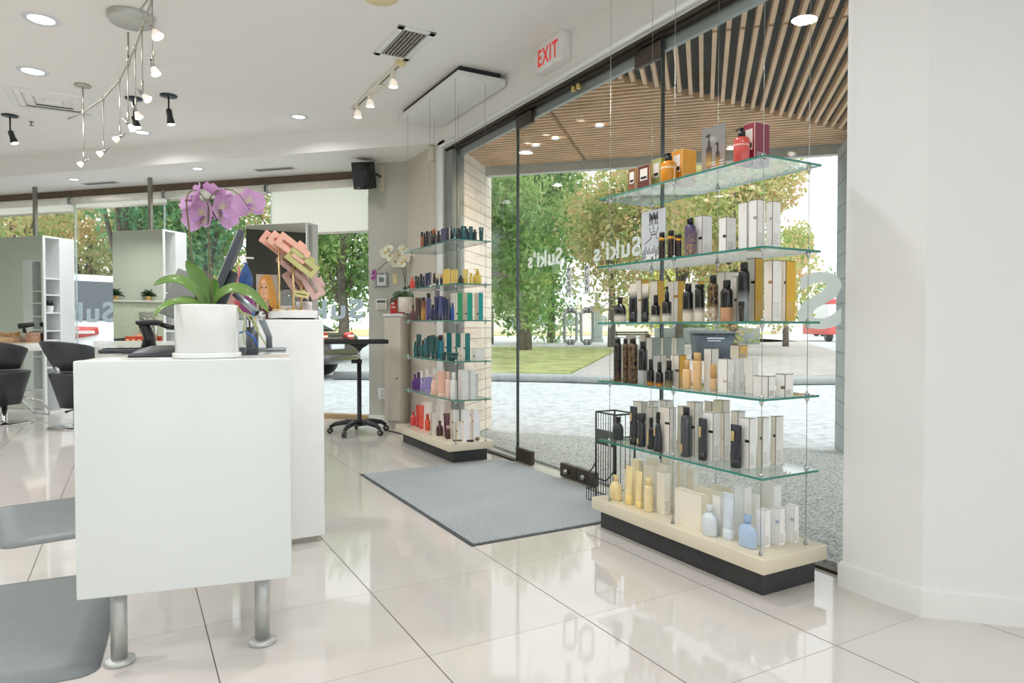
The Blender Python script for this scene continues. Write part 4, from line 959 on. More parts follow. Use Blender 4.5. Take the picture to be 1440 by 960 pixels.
# taller transaction counter
CT = 1.098
cb = at_z(457, 749, .04); cw = (457 - 377) * dist(cb) / F / math.cos(AZ) * .98
t = thing('counter', 'tall white counter block standing behind the reception desk', 'counter', (cb.x - cw, cb.y, 0))
b = B(); b.rbox((0, 0, .03), (cw, .62, CT), .004); b.done('body', M('f6f8f8', .3, coat=.35, var=.01), t)
b = B(); b.box((.03, .03, 0), (cw - .03, .59, .032)); b.done('plinth', M('b5aea4', .6), t)
RX0 = at_y(396, 450, cb.y + .05).x; RX1 = at_y(447, 450, cb.y + .05).x
t = thing('riser', 'flat white display riser on top of the tall counter', 'riser', (RX0, cb.y + .05, CT + .001))
b = B(); b.box((.01, .012, 0), (RX1 - RX0 - .012, .5, .008)); b.done('shadow_gap_base', MATT, t)
b = B(); b.rbox((-.005, 0, .008), (RX1 - RX0, .52, .044), .002); b.done('board', TRIMW, t)
RZ = CT + .046; RY = cb.y + .05
def on_riser(px, dy): return at_y(px, 450, RY + dy)
# gold stands with claw clips
def clip_mesh(t, M4, L, col):
    m = M(col, .35, coat=.3, var=.03); W = L * .42; T = .011
    def plate(M5, nm, parent):
        b = B(); o = lambda z: [(-L / 2, -W / 2, z), (L / 2, -W / 2, z), (L / 2, W / 2, z), (-L / 2, W / 2, z)]; i = lambda z: [(-L * .36, -W * .13, z), (L * .36, -W * .13, z), (L * .36, W * .13, z), (-L * .36, W * .13, z)]
        v = [M5 @ Vector(p) for p in o(0) + i(0) + o(T) + i(T)]; f = []
        for k in range(4):
            j = (k + 1) % 4; f += [(k, 4 + k, 4 + j, j), (8 + k, 8 + j, 12 + j, 12 + k), (k, j, 8 + j, 8 + k), (4 + k, 12 + k, 12 + j, 4 + j)]
        b.mesh(v, f); bmesh.ops.recalc_face_normals(b.bm, faces=b.bm.faces)
        bmesh.ops.bevel(b.bm, geom=[e_ for e_ in b.bm.edges], offset=.0022, segments=2, affect='EDGES'); return b.done(nm, m, parent)
    a_ = plate(M4, 'jaw', t); c_2 = plate(M4 @ Matrix.Translation((0, W * .16, -.032)) @ Matrix.Rotation(-.25, 4, 'X'), 'jaw', t)
    b = B(); b.rbox((L * .02, W * .4, -.012), (L * .30, W * .82, -.002), .003, 2, M4); b.done('finger_tab', m, t)
    b = B(); b.cyl(M4 @ Vector((-L * .1, W * .42, -.014)), M4 @ Vector((L * .1, W * .42, -.014)), .006, 10); b.done('spring', GOLD, t)
def clip_stand(lb, px, dy, ytop, ybase=447.5):
    p = on_riser(px, dy); h = zat(p, ytop) - RZ
    t = thing('clip_stand', lb, 'display stand', (p.x, p.y, RZ), group='gold clip stands on the counter')
    b = B(); b.lathe([(.035, 0), (.035, .005), (.008, .008)], n=20); b.lathe([(.0052, .006), (.0052, h)], n=12); b.done('rod', GOLD, t)
    return t, h
def clip(lb, px, py, dy, L, col, roll, yaw=.0, pitch=.0):
    p = on_riser(px, dy); z = zat(p, py)
    t = thing('hair_claw_clip', lb, 'hair clip', (p.x, p.y, z), group='claw clips on the gold stands')
    m = Matrix.Rotation(yaw, 4, 'Z') @ Matrix.Rotation(roll, 4, 'Y') @ Matrix.Rotation(PI / 2 + pitch, 4, 'X')
    clip_mesh(t, m, L, col); return t
PX = lambda w, dy=.2: w * dist(on_riser(420, dy)) / F
clip_stand('tallest gold rod holding peach hair clips on the counter', 393, .12, 344)
clip_stand('middle gold rod holding green and pink clips on the counter', 413, .12, 372)
clip_stand('shortest gold rod holding pink clips on the counter', 424, .2, 392)
clip('front peach claw clip on the tallest gold rod', 412, 350, .10, PX(46), 'efb9a0', .62)
clip('peach claw clip behind the front one on the tallest rod', 400, 347, .145, PX(44), 'f0bfa8', .62)
clip('leftmost peach claw clip on the tallest gold rod', 388, 345, .19, PX(42), 'e9b29c', .62)
clip('olive green claw clip on the middle gold rod', 425, 370, .10, PX(46), 'c3c07c', .66)
clip('dusty beige claw clip behind the olive green one', 412, 374, .15, PX(44), 'cba698', .66)
clip('large dusty pink claw clip on the shortest rod', 436, 396, .17, PX(50), 'd9b3aa', 1.05)
clip('dusty pink claw clip left behind the large one', 416, 401, .22, PX(44), 'cfa79b', 1.0)
clip('small pale yellow claw clip low on the shortest rod', 424, 414, .16, PX(20), 'e6dd9c', .12)
p = on_riser(409, .26); t = thing('glass_bottle', 'clear glass bottle with black cap beside the gold rods', 'bottle', (p.x, p.y, RZ))
r = PX(15, .26); h = zat(p, 403) - RZ
b = B(); b.lathe([(r * .95, 0), (r, .006), (r, h * .72), (r * .8, h * .84), (r * .34, h * .88), (r * .32, h * .95)], n=24); b.done('body', CLEARB, t)
b = B(); b.lathe([(r * .42, h * .88), (r * .42, h)], n=16); b.done('cap', BLACK, t)
b = B(); b.lathe([(r * .9, .004), (r * .93, h * .22)], n=24); b.done('liquid', M('efe0d8', .3), t)
p = on_riser(428, .3); t = thing('diffuser_bottle', 'white labelled bottle with dark cap at the right of the riser', 'bottle', (p.x, p.y, RZ))
r = PX(11, .3); h = zat(p, 421) - RZ
b = B(); b.lathe([(r * .95, 0), (r, .005), (r, h * .8), (r * .5, h * .86)], n=22); b.done('body', M('f1ece9', .4), t)
b = B(); b.lathe([(r * .5, h * .85), (r * .5, h)], n=16); b.done('cap', M('4a3f44', .4), t)
b = B()
for k in range(4): b.lathe([(r * 1.01, h * (.25 + .09 * k)), (r * 1.01, h * (.27 + .09 * k))], n=22, cap=False)
b.done('label', M('b5aaa8', .5), t)
# portrait card of a fair-haired woman
p0, p1 = on_riser(361, .34), on_riser(391, .34); w = (p1.x - p0.x); h = zat(p0, 386) - RZ
t = thing('portrait_card', 'portrait card of a woman with long fair hair on the counter', 'photo card', (p0.x + w / 2, p0.y, CT + .002))
h = zat(p0, 386) - CT
b = B(); b.box((-w / 2, 0, 0), (w / 2, .004, h)); b.done('backing', M('b5aa9c', .4), t)
def flat(pts, y, c, nm, rough=.5): 
    bb = B(); bb.mesh([(-w / 2 + w * u, y, h * v) for u, v in pts] + [(-w / 2 + w * u, y + .0012, h * v) for u, v in pts], [tuple(range(len(pts)))] + [(i, (i + 1) % len(pts), len(pts) + (i + 1) % len(pts), len(pts) + i) for i in range(len(pts))]); return bb.done(nm, M(c, rough, var=.08, scale=30), t)
flat([(.1, .0), (.98, .0), (.98, .3), (.8, .36), (.5, .3), (.12, .4)], -.0015, '5a3a2c', 'printed_clothing')
flat([(.12, .35), (.1, .7), (.2, .93), (.45, 1.0), (.68, .98), (.84, .7), (.99, .32), (.9, .2), (.62, .3), (.5, .5), (.2, .3)], -.003, 'd59a45', 'printed_hair')
flat([(.18, .7), (.24, .88), (.42, .9), (.52, .72), (.52, .52), (.44, .38), (.58, .25), (.2, .25), (.28, .38), (.2, .5)], -.0045, 'e3b08c', 'printed_face')
for u in (.24, .43):
    flat([(u - .05, .71), (u, .735), (u + .06, .71), (u, .695)], -.006, '3a2c26', 'printed_eye'); flat([(u - .06, .765), (u, .785), (u + .06, .765), (u, .775)], -.006, '7a5636', 'printed_brow')
flat([(.28, .475), (.34, .49), (.42, .475), (.34, .455)], -.006, 'a85a4c', 'printed_mouth'); flat([(.33, .69), (.36, .56), (.31, .55)], -.0055, 'cf9775', 'printed_nose')
t2 = t
for k in range(3): flat([(.62, .07 + .03 * k), (.94, .07 + .03 * k), (.94, .08 + .03 * k), (.62, .08 + .03 * k)], -.006, 'f2ece6', 'printed_words')
# desk-top things (tops of the desk at z = DZ1)
def on_desk(px, loc_y):                 # pixel column and depth behind the desk front
    n = Vector((-math.sin(DA), math.cos(DA), 0)); d = ray(px, 470); o = DESK + n * loc_y
    return EYE + d * ((o - EYE).dot(n) / d.dot(n))
p = on_desk(291.5, .135); rp = 41.5 * dist(p) / F
t = thing('potted_orchid', 'mauve orchid in a white cylinder pot on the reception desk', 'potted plant', (p.x, p.y, DZ1 + .001))
zt = zat(p, 429) - DZ1; zs_ = zat(p, 497) - DZ1
POTM = M('f1f2f1', .12, coat=.6, var=.01)
b = B(); b.lathe([(rp * 1.06, 0), (rp * 1.08, .004), (rp * 1.08, .016), (rp * 1.02, .018)], n=40); b.done('saucer', POTM, t)
b = B(); b.lathe([(rp * .96, .017), (rp, .02), (rp, zt - .004), (rp * .985, zt), (rp * .95, zt), (rp * .94, zt - .03), (.002, zt - .03)], n=48, cap=False); b.done('pot', POTM, t)
b = B(); b.lathe([(rp * .93, zt - .03), (rp * .5, zt - .018), (.002, zt - .014)], n=24, cap=False); b.done('bark', M('5a4a3a', .9, var=.4, scale=60), t)
def orch(px, py, dy=0.0):               # local point above the pot, seen at that pixel
    q = on_desk(px, .135 + dy); return Vector((q.x - p.x, q.y - p.y, zat(q, py) - DZ1))
LEAFM = M('6f9446', .35, coat=.3, var=.2, scale=8); LEAFD = M('5f8a3a', .35, coat=.3, var=.2, scale=8)
def leaf(parent, pts, wid, mat, fold=.25, nm='leaf', n=12):
    P = [Vector(q) for q in pts]
    def bez(u):
        k = len(P) - 1; Q = list(P)
        while len(Q) > 1: Q = [Q[i].lerp(Q[i + 1], u) for i in range(len(Q) - 1)]
        return Q[0]
    rows = []; 
    for i in range(n + 1):
        u = i / n; c = bez(u); d = (bez(min(1, u + .02)) - bez(max(0, u - .02))).normalized()
        sd_ = d.cross(Vector((0, 0, .45)) - FW * .8); sd_ = sd_.normalized() if sd_.length > .05 else Vector((RT.x, RT.y, 0))
        up = sd_.cross(d).normalized(); ww = wid * (math.sin(PI * min(1, u * .93 + .07)) ** .6) * (1 if u < .97 else .3)
        rows.append([c + sd_ * ww + up * ww * fold, c + sd_ * ww * .5 + up * ww * fold * .3, c, c - sd_ * ww * .5 + up * ww * fold * .3, c - sd_ * ww + up * ww * fold])
    b = B(); v = [q for r in rows for q in r] + [q - Vector((0, 0, .0016)) for r in rows for q in r]; f = []; N_ = (n + 1) * 5
    for i in range(n):
        for k in range(4):
            a = i * 5 + k; f.append((a, a + 1, a + 6, a + 5)); f.append((N_ + a, N_ + a + 5, N_ + a + 6, N_ + a + 1))
    b.mesh(v, f, True); return b.done(nm, mat, parent)
leaf(t, [orch(290, 428), orch(268, 385, -.03), orch(236, 388, -.05), orch(216, 402, -.06)], .017, LEAFM)
leaf(t, [orch(288, 430), orch(262, 418, -.05), orch(232, 420, -.07), orch(216, 446, -.08)], .013, LEAFM)
leaf(t, [orch(300, 428), orch(318, 394, -.03), orch(352, 398, -.05), orch(379, 440, -.07)], .019, LEAFM)
leaf(t, [orch(296, 430), orch(292, 405, .01), orch(276, 385, .0), orch(262, 367, -.02)], .026, LEAFD)
leaf(t, [orch(297, 430), orch(304, 415, .02), orch(303, 400, .03), orch(302, 392, .03)], .018, LEAFD)
leaf(t, [orch(284, 430), orch(270, 422, .03), orch(255, 424, .05), orch(240, 424, .06)], .018, LEAFD)
ROOTM = M('a9b27e', .6, var=.2)
for pts in ([(322, 428), (341, 440), (355, 445), (362, 462), (361, 466)], [(325, 428), (338, 436), (345, 452), (342, 470), (344, 486)], [(345, 440), (356, 455), (368, 475), (374, 485)]):
    b = B(); b.tube([orch(x, y, -.02) for x, y in pts], [.0035, .0033, .003, .0026, .002][:len(pts)], 7); b.done('root', ROOTM, t)
STEMM = M('6e6a4c', .5, var=.2)
stemA = [(277, 428), (274, 400), (272, 372), (268, 330), (265, 300), (264, 283), (267, 273), (273, 268.5), (280, 269), (288, 278), (296, 289), (302, 300), (305, 308)]
stemB = [(298, 427), (297, 400), (296, 372), (294.5, 330), (294.5, 300), (295, 287), (299, 276), (307, 269.5), (318, 267), (330, 269), (340, 277), (347, 287), (352, 295)]
for st, k in ((stemA, .0034), (stemB, .0034)):
    b = B(); b.tube([orch(x, y, .0 + .0 * i) for i, (x, y) in enumerate(st)], [k * (1 - .05 * i) for i in range(len(st))], 8)
    for x, y in (st[2], st[3], st[5]): b.ball(orch(x, y), .0055, 8, 6)
    b.done('flower_stem', STEMM, t)
b = B(); b.tube([orch(300, 297), orch(303, 304), orch(306, 309)], .002, 6)
for x, y in ((303, 303), (306, 309), (301, 307)): b.ball(orch(x, y), .004, 8, 6)
b.done('flower_buds', M('5a3f56', .5), t)
PETM = sheet_mat('e6c2e6', .4, 'petal'); PETB = sheet_mat('e8cfe4', .4, 'petal_base'); PETC = sheet_mat('f1ead2', .4, 'petal_heart')
def petal(b, c, ang, L, W, R3, cup=.25):
    n = 6; rows = []
    for i in range(n + 1):
        u = i / n; ww = W * math.sin(PI * (u * .82 + .1)) ** .8
        row = []
        for k in (-1, -.5, 0, .5, 1):
            x = L * u; y = ww * k; z = cup * L * u * u + .15 * W * abs(k)
            v = Vector((x * math.cos(ang) - y * math.sin(ang), x * math.sin(ang) + y * math.cos(ang), z)); row.append(c + R3 @ v)
        rows.append(row)
    v = [q for r in rows for q in r]; nv = R3 @ Vector((0, 0, .0009)); N_ = len(v); v = v + [q - nv for q in v]; f = []
    vs = [b.bm.verts.new(q) for q in v]
    for i in range(n):
        for k in range(4):
            a = i * 5 + k
            for ff in ((a, a + 1, a + 6, a + 5), (N_ + a, N_ + a + 5, N_ + a + 6, N_ + a + 1)):
                fc = b.bm.faces.new([vs[j] for j in ff]); fc.smooth = True; fc.material_index = 2 if i == 0 else (1 if i == 1 else 0)
def flower(px, py, rad, face, roll=0.0, dy=0.0, mat=PETM, parent=None, cpos=None, lipc='b88cc0', cup=.18):
    c = orch(px, py, dy) if cpos is None else cpos
    q = Vector(face).normalized().to_track_quat('Z', 'Y').to_matrix() @ Matrix.Rotation(roll, 3, 'Z')
    b = B()
    for a in (PI / 2, PI / 2 + 2.25, PI / 2 - 2.25): petal(b, c, a, rad * .92, rad * .34, q, cup)
    for a in (.15, PI - .15): petal(b, c + q @ Vector((0, 0, .002)), a, rad, rad * .62, q, cup)
    o = b.done('flower', mat if isinstance(mat, list) else ([mat, PETB, PETC] if mat is PETM else [mat, mat, mat]), t if parent is None else parent)
    b = B()
    for a in (-PI / 2, -PI / 2 + .8, -PI / 2 - .8): petal(b, c + q @ Vector((0, 0, .004)), a, rad * .36, rad * .14, q, 1.1)
    b.ball(c + q @ Vector((0, 0, .006)), rad * .08, 8, 6); b.done('flower_lip', M(lipc, .4), o)
    return o
camd = -FW
k1 = dist(p) / F
flower(287, 306, 29 * k1, camd + Vector((-.5, .1, .05)), .15, .035, cup=.3)
flower(311, 297, 30 * k1, camd * .7 + Vector((.75, .2, -.1)), -.35, .06, cup=.3)
flower(279, 283, 25 * k1, camd * .45 + Vector((-.6, .2, .45)), .5, .03, cup=.45)
flower(306, 277, 24 * k1, camd * .35 + Vector((.35, .2, .8)), .1, .045, cup=.5)
flower(353, 288, 25 * k1, camd + Vector((.1, .2, -.1)), .1, .03, cup=.12)
# screens and small things behind the orchid
p = on_desk(312, .62)
t = thing('computer_screen', 'dark flat screen seen edge-on leaning behind the orchid', 'computer screen', (p.x, p.y, DZ1 + .001), DA)
zc_ = zat(p, 380) - DZ1; m = Matrix.Translation((.022, 0, zc_)) @ Matrix.Rotation(math.radians(4), 4, 'Z') @ Matrix.Rotation(math.radians(21), 4, 'Y')
b = B(); b.rbox((-.012, -.2, -.15), (.012, .2, .15), .005, 2, m); b.done('casing', M('4a5058', .4), t)
b = B(); b.rbox((-.0135, -.19, -.14), (-.0115, .19, .14), .0008, 1, m); b.done('display', M('eef3f6', .2, coat=.5), t)
b = B(); b.rbox((.010, -.09, -.145), (.045, .09, .0), .008, 2, m); b.done('rear_housing', M('3f444b', .45), t)
b = B(); q0 = on_desk(330, .62) - p; q1 = on_desk(366, .62) - p
R_ = Matrix.Rotation(-DA, 3, 'Z')
A_ = R_ @ Vector((q0.x, q0.y, zat(p, 412) - DZ1)); E_ = R_ @ Vector((q1.x, q1.y, zat(p, 444) - DZ1))
b.tube([A_, E_], .013, 10); b.done('arm', M('aeb6bd', .35, .7), t)
b = B(); b.cyl(E_ + Vector((0, -.03, 0)), E_ + Vector((0, .03, 0)), .021, 20); b.done('hinge', CHROME, t)
b = B(); b.tube([E_, (E_.x + .03, E_.y + .12, .06), (E_.x + .03, E_.y + .13, 0)], .013, 10); b.rbox((E_.x - .07, E_.y + .06, 0), (E_.x + .1, E_.y + .2, .012), .004); b.done('foot', M('9aa2a8', .35, .7), t)
p = on_desk(262, .75)
t = thing('tablet_screen', 'grey tilted screen on a black swan-neck stand left of the orchid', 'computer screen', (p.x, p.y, DZ1 + .001), DA)
kk = dist(p) / F
m = Matrix.Translation((0, 0, zat(p, 418) - DZ1)) @ Matrix.Rotation(math.radians(-8), 4, 'Z') @ Matrix.Rotation(math.radians(22), 4, 'Y')
b = B(); b.rbox((-24 * kk, -.01, -34 * kk), (24 * kk, .01, 34 * kk), .005, 2, m); b.done('casing', M('8b8d8c', .45), t)
sx = -48 * kk
b = B(); b.tube([(sx, .0, .01), (sx + .004, 0, .06), (sx - .012, 0, .10), (sx - .02, -.01, .115)], [.03, .022, .02, .016], 12); b.lathe([(.05, 0), (.05, .008), (.03, .014)], (sx, 0, 0), 24)
b.rbox((sx - .04, -.04, .108), (sx + .05, .04, .128), .008); b.tube([(sx + .03, 0, .118), (sx + .075, 0, .10), (-.02, .01, .095)], .010, 10); b.done('stand', BLACK, t)
def keyboard(px, dy, rz, lb, w=.3, d=.12):
    p = on_desk(px, dy); t = thing('keyboard', lb, 'keyboard', (p.x, p.y, DZ1 + .001), DA + rz)
    b = B(); b.rbox((-w / 2, -d / 2, 0), (w / 2, d / 2, .016), .004); b.done('case', DGREY, t)
    b = B()
    for r in range(4):
        for c in range(12): b.box((-w * .46 + w * .077 * c, -d * .4 + d * .2 * r, .016), (-w * .46 + w * .077 * c + w * .062, -d * .4 + d * .2 * r + d * .15, .02))
    b.done('keys', MATT, t)
keyboard(205, .62, 0, 'black keyboard at the back of the reception desk')
p = on_desk(222, .28); t = thing('card_terminal', 'low black sloped terminal near the front of the desk left of the orchid', 'terminal', (p.x, p.y, DZ1 + .001), DA + .15)
b = B(); b.loft([[(-.09, -.05, 0), (.09, -.05, 0), (.09, .06, 0), (-.09, .06, 0)], [(-.088, -.048, .008), (.088, -.048, .008), (.085, .055, .022), (-.06, .055, .022)], [(-.03, -.03, .020), (.06, -.03, .022), (.06, .045, .036), (-.02, .045, .036)]]); b.done('case', M('303338', .4), t)
p = on_desk(337.5, .26); t = thing('acrylic_stand', 'clear acrylic leaflet stand right of the orchid pot', 'stand', (p.x, p.y, DZ1 + .001), DA)
b = B(); b.box((-.02, 0, 0), (.02, .003, .15)); b.box((-.02, .003, 0), (.02, .06, .003)); b.box((.018, .0, 0), (.021, .06, .15)); b.done('sheet', ACRYL, t)
p = on_desk(355, .5); t = thing('pen_cup', 'dark metal pen cup between the orchid and the tall counter', 'pen cup', (p.x, p.y, DZ1 + .001))
b = B(); b.lathe([(.022, 0), (.0225, .002), (.0225, .10), (.02, .10), (.02, .004)], n=22, cap=False); b.lathe([(.0225, 0), (.001, .0005)], n=22); b.done('cup', M('5d6266', .35, .5), t)
for k, (dx, dy, h_, c) in enumerate(((-.008, 0, .15, '2a2c30'), (.006, .006, .14, 'e8c06a'), (.002, -.008, .16, '3a6ab0'), (.011, -.002, .135, 'd8d8d8'))):
    b = B(); b.cyl((dx * .5, dy * .5, .004), (dx * 1.6, dy * 1.6, h_), .0035, 8); b.done('pen', M(c, .4), t)
p = on_desk(345, .36); t = thing('stapler_tray', 'dark low tray with a looped blue cable behind the acrylic stand', 'tray', (p.x, p.y, DZ1 + .001), DA)
b = B(); b.rbox((-.06, -.04, 0), (.045, .05, .025), .004); b.done('tray', M('3c4046', .5), t)
b = B(); b.tube([(-.05 + .0, 0, .03), (-.035, 0, .075), (-.0, .01, .085), (.03, .01, .06), (.04, 0, .03)], .004, 8); b.done('cable', M('2f68b8', .45), t)
# satin pouches hanging on a small rack behind the counter
rp0 = on_desk(345, 1.1)
t = thing('pouch_rack', 'thin white rack holding satin pouches behind the reception desk', 'rack', (rp0.x, rp0.y, DZ1 + .001), DA)
hz = zat(rp0, 363) - DZ1
b = B(); b.lathe([(.05, 0), (.05, .006)], n=24); b.lathe([(.005, .006), (.005, hz)], n=12); b.tube([(-.09, 0, hz), (.04, 0, hz)], .004, 8); b.done('frame', TRIMW, t)
for lb, px, y0, y1, wpx, c, dy in (('royal blue satin pouch hanging highest on the rack', 346.5, 366, 408, 19, '28518f', 1.06), ('coral satin pouch hanging left of the blue one', 337, 372, 412, 14, 'd08a80', 1.12),
        ('magenta satin pouch hanging below the blue one', 349, 404, 442, 20, '8a3a78', 1.07), ('red satin pouch hanging below the coral one', 338, 408, 440, 17, 'c0505c', 1.1), ('pale pink satin pouch hanging furthest left', 325, 380, 428, 13, 'dba9a0', 1.14)):
    q = on_desk(px, dy); z1, z0 = zat(q, y0), zat(q, y1); k = dist(q) / F; W = wpx * k; Hh = z1 - z0
    tt = thing('satin_pouch', lb, 'pouch', (q.x, q.y, z0), DA, group='satin pouches on the rack')
    n = 20; ring = lambda s_, z, d_=.4: [(W / 2 * s_ * math.cos(2 * PI * i / n) * (1 + .06 * math.sin(5 * 2 * PI * i / n)), W / 2 * s_ * d_ * math.sin(2 * PI * i / n), z) for i in range(n)]
    b = B(); b.loft([ring(.25, 0), ring(.8, Hh * .08), ring(1.0, Hh * .3), ring(.85, Hh * .5), ring(.5, Hh * .72), ring(.2, Hh * .84), ring(.32, Hh * .92)]); b.done('bag', M(c, .3, coat=.3, var=.2, scale=20), tt)
    b = B(); b.tube([(0, 0, Hh * .84), (.004, 0, Hh * .95), (0, 0, Hh * 1.0)], .0018, 6); b.done('drawstring', M('e6d8c8', .5), tt)
# ================================================================= STYLING STATIONS
S_M = 9.1
MIRR = None
def mirror_mat():
    m, nt, N, L = new_mat('mirror'); o = N.new('ShaderNodeOutputMaterial'); g = N.new('ShaderNodeBsdfGlossy')
    g.inputs[0].default_value = (.74, .77, .72, 1); g.inputs['Roughness'].default_value = .01; L.new(g.outputs[0], o.inputs[0]); return m
MIRR = mirror_mat()
def tower(lb, pxl, pxr, pxs, yt, ylow, pole, s=S_M, wid=None):
    a = at_s(pxr, yt, s); e = a.y - a.x
    l = at_s(pxl, yt, s) if wid is None else None
    W = wid if wid else (a - l).to_2d().length
    q = at_d(pxs, yt, e); D = (q - a).to_2d().length
    t = thing('styling_tower', lb, 'styling station', (a.x, a.y, 0), math.radians(135), group='mirror towers along the window')
    h = a.z                                    # local x runs left along the face, local y towards the camera, so the tower is at y < 0
    n = min(.30, D * .5)
    b = B(); b.box((0, -D, 0), (W, -.001, .02)); b.box((0, -D, h - .02), (W, -.001, h)); b.box((W - .02, -D, .02), (W, -.001, h - .02)); b.box((.02, -D, .02), (W - .02, -D + .018, h - .02))
    b.box((0, -D, .02), (.02, -n, h - .02)); b.box((.018, -n - .015, .02), (W - .02, -n, h - .02)); b.box((0, -.022, .02), (.018, -.001, h - .02)); b.box((.02, -.02, .02), (W - .02, -.002, h - .02)); b.box((.25, -n, .02), (.262, -.02, h - .02))
    b.done('carcass', WHITE, t)
    b = B(); b.box((.012, 0, .05), (W - .004, .006, h - .004)); b.done('mirror', MIRR, t)
    b = B(); b.box((0, -.001, .02), (.012, .008, h)); b.done('white_edge', TRIMW, t)
    k = 0
    for z in (.55, .78, 1.0, 1.22, 1.44, 1.64):
        if z < h - .1:
            b = B(); b.box((.0, -n + .001, z), (.25, -.022, z + .018)); b.done('shelf', WHITE, t)
    if pole:
        pp = at_z(pole[0], pole[1], ZL); lo = t.matrix_basis.inverted() @ Vector((pp.x, pp.y, 0))
        b = B(); b.rbox((lo.x - .02, lo.y - .02, h), (lo.x + .02, lo.y + .02, ZL), .003); b.done('ceiling_post', M('8f8b82', .35, .7), t)
    return t, a, W, D, h
T1 = tower('leftmost mirror tower with white open shelves by the window', 0, 61, 104, 331, 0, (49, 263), wid=.78)
T2 = tower('middle mirror tower with white open shelves by the window', 158, 230, 262, 322, 0, (211, 250))
T3 = tower('mirror tower nearest the counter with narrow shelf side', 346, 432, 447, 312.5, 0, None, s=8.2)
def tower_point(T, u, v, z):              # u to the left along the face, v out from the face
    t = T[0]; m = t.matrix_basis; return m @ Vector((u, v, z))
def ledge(T, lb, u0, u1, depth, z):
    o = tower_point(T, u0, .008, z); t = thing('styling_ledge', lb, 'shelf', o, math.radians(135), group='white ledges under the mirrors')
    b = B(); b.rbox((0, 0, -.09), (u1 - u0, depth, 0), .004); b.done('ledge', M('ece9e2', .35), t)
    b = B(); b.rbox((.003, .004, 0), (u1 - u0 - .003, depth - .004, .014), .002); b.done('wooden_top', M('c9b299', .45, var=.1), t)
    b = B(); b.rbox((u1 - u0 - .001, 0, -.088), (u1 - u0 + .004, depth, -.002), .001); b.done('end_panel', M('b29279', .45, var=.1), t)
    return t
LZ = zat(tower_point(T1, .1, .2, 0), 480) 
ledge(T1, 'white ledge with wooden top under the leftmost mirror', 0, .62, .25, .86)
ledge(T2, 'white ledge with wooden top under the middle mirror', -.0, .6, .25, .86)
ledge(T3, 'white ledge with wooden top under the mirror nearest the counter', 0, .6, .22, .86)
def put_on(T, u, v, z): p = tower_point(T, u, v, z); return (p.x, p.y, p.z)
ZT = .8755
t = thing('bow_basket', 'kraft box full of tan paper bows on the leftmost ledge', 'box', put_on(T1, .36, .14, ZT), math.radians(135))
b = B(); b.box((-.14, -.08, 0), (.14, .08, .004)); 
for q in (((-.14, -.08), (.14, -.076)), ((-.14, .076), (.14, .08)), ((-.14, -.08), (-.136, .08)), ((.136, -.08), (.14, .08))): b.box((*q[0], 0), (*q[1], .06))
b.done('tray', M('d8b890', .7, var=.1), t)
b = B(); rnd = random.Random(3)
for k in range(26):
    c = Vector((rnd.uniform(-.12, .12), rnd.uniform(-.06, .06), rnd.uniform(.05, .11))); a = rnd.uniform(0, 6)
    b.tube([c + Vector((.022 * math.cos(a + u), .016 * math.sin(a + u) * .6, .018 * math.sin(u * 1.3))) for u in (0, 1.2, 2.4, 3.6, 4.8)], .006, 6)
b.done('paper_bows', M('d9ac72', .7, var=.2, scale=30), t)
t = thing('hairdryer', 'black hairdryer standing in a grey holder on the leftmost ledge', 'hairdryer', put_on(T1, .15, .13, ZT), math.radians(100))
b = B(); b.lathe([(.035, 0), (.035, .10), (.028, .11)], n=20); b.done('holder', M('a9a7a0', .4, .4), t)
b = B(); b.tube([(0, 0, .1), (0, .01, .16), (0, .02, .2)], .018, 10); b.cyl((0, .07, .19), (0, -.09, .215), .033, 16, .026); b.done('body', BLACK, t)
t = thing('kraft_box', 'brown kraft box at the right end of the leftmost ledge', 'box', put_on(T1, .02, .10, ZT), math.radians(135))
b = B(); b.rbox((0, -.05, 0), (.09, .06, .09), .003); b.done('box', M('b98f74', .7), t)
b = B(); b.rbox((-.003, -.053, .09), (.093, .063, .11), .003); b.done('lid', M('c69c80', .7), t)
for i, (lb, u, w_, h_, c) in enumerate((('orange-red carton row end, left on the middle ledge', .33, .07, .075, 'd8452a'), ('orange-red carton at the centre of the middle ledge', .25, .07, .075, 'dc5030'), ('orange-red carton at the right on the middle ledge', .17, .07, .075, 'd03c26'))):
    t = thing('carton', lb, 'carton', put_on(T2, u, .12, ZT), math.radians(135), group='orange cartons on the middle ledge')
    b = B(); b.rbox((0, -.04, 0), (w_, .04, h_), .002); b.done('box', M(c, .4), t)
    b = B(); b.box((.01, .04, .02), (w_ - .01, .0408, .045)); b.done('label', M('f4c9a0', .5), t)
t = thing('tissue_box', 'pale wooden box behind the orange cartons on the middle ledge', 'box', put_on(T2, .16, .03, ZT), math.radians(135))
b = B(); b.rbox((0, -.02, 0), (.2, .04, .10), .004); b.done('box', M('e3c3a4', .5), t)
b = B(); b.rbox((.03, -.01, .10), (.17, .03, .115), .004); b.done('lid', M('d6b08c', .5), t)
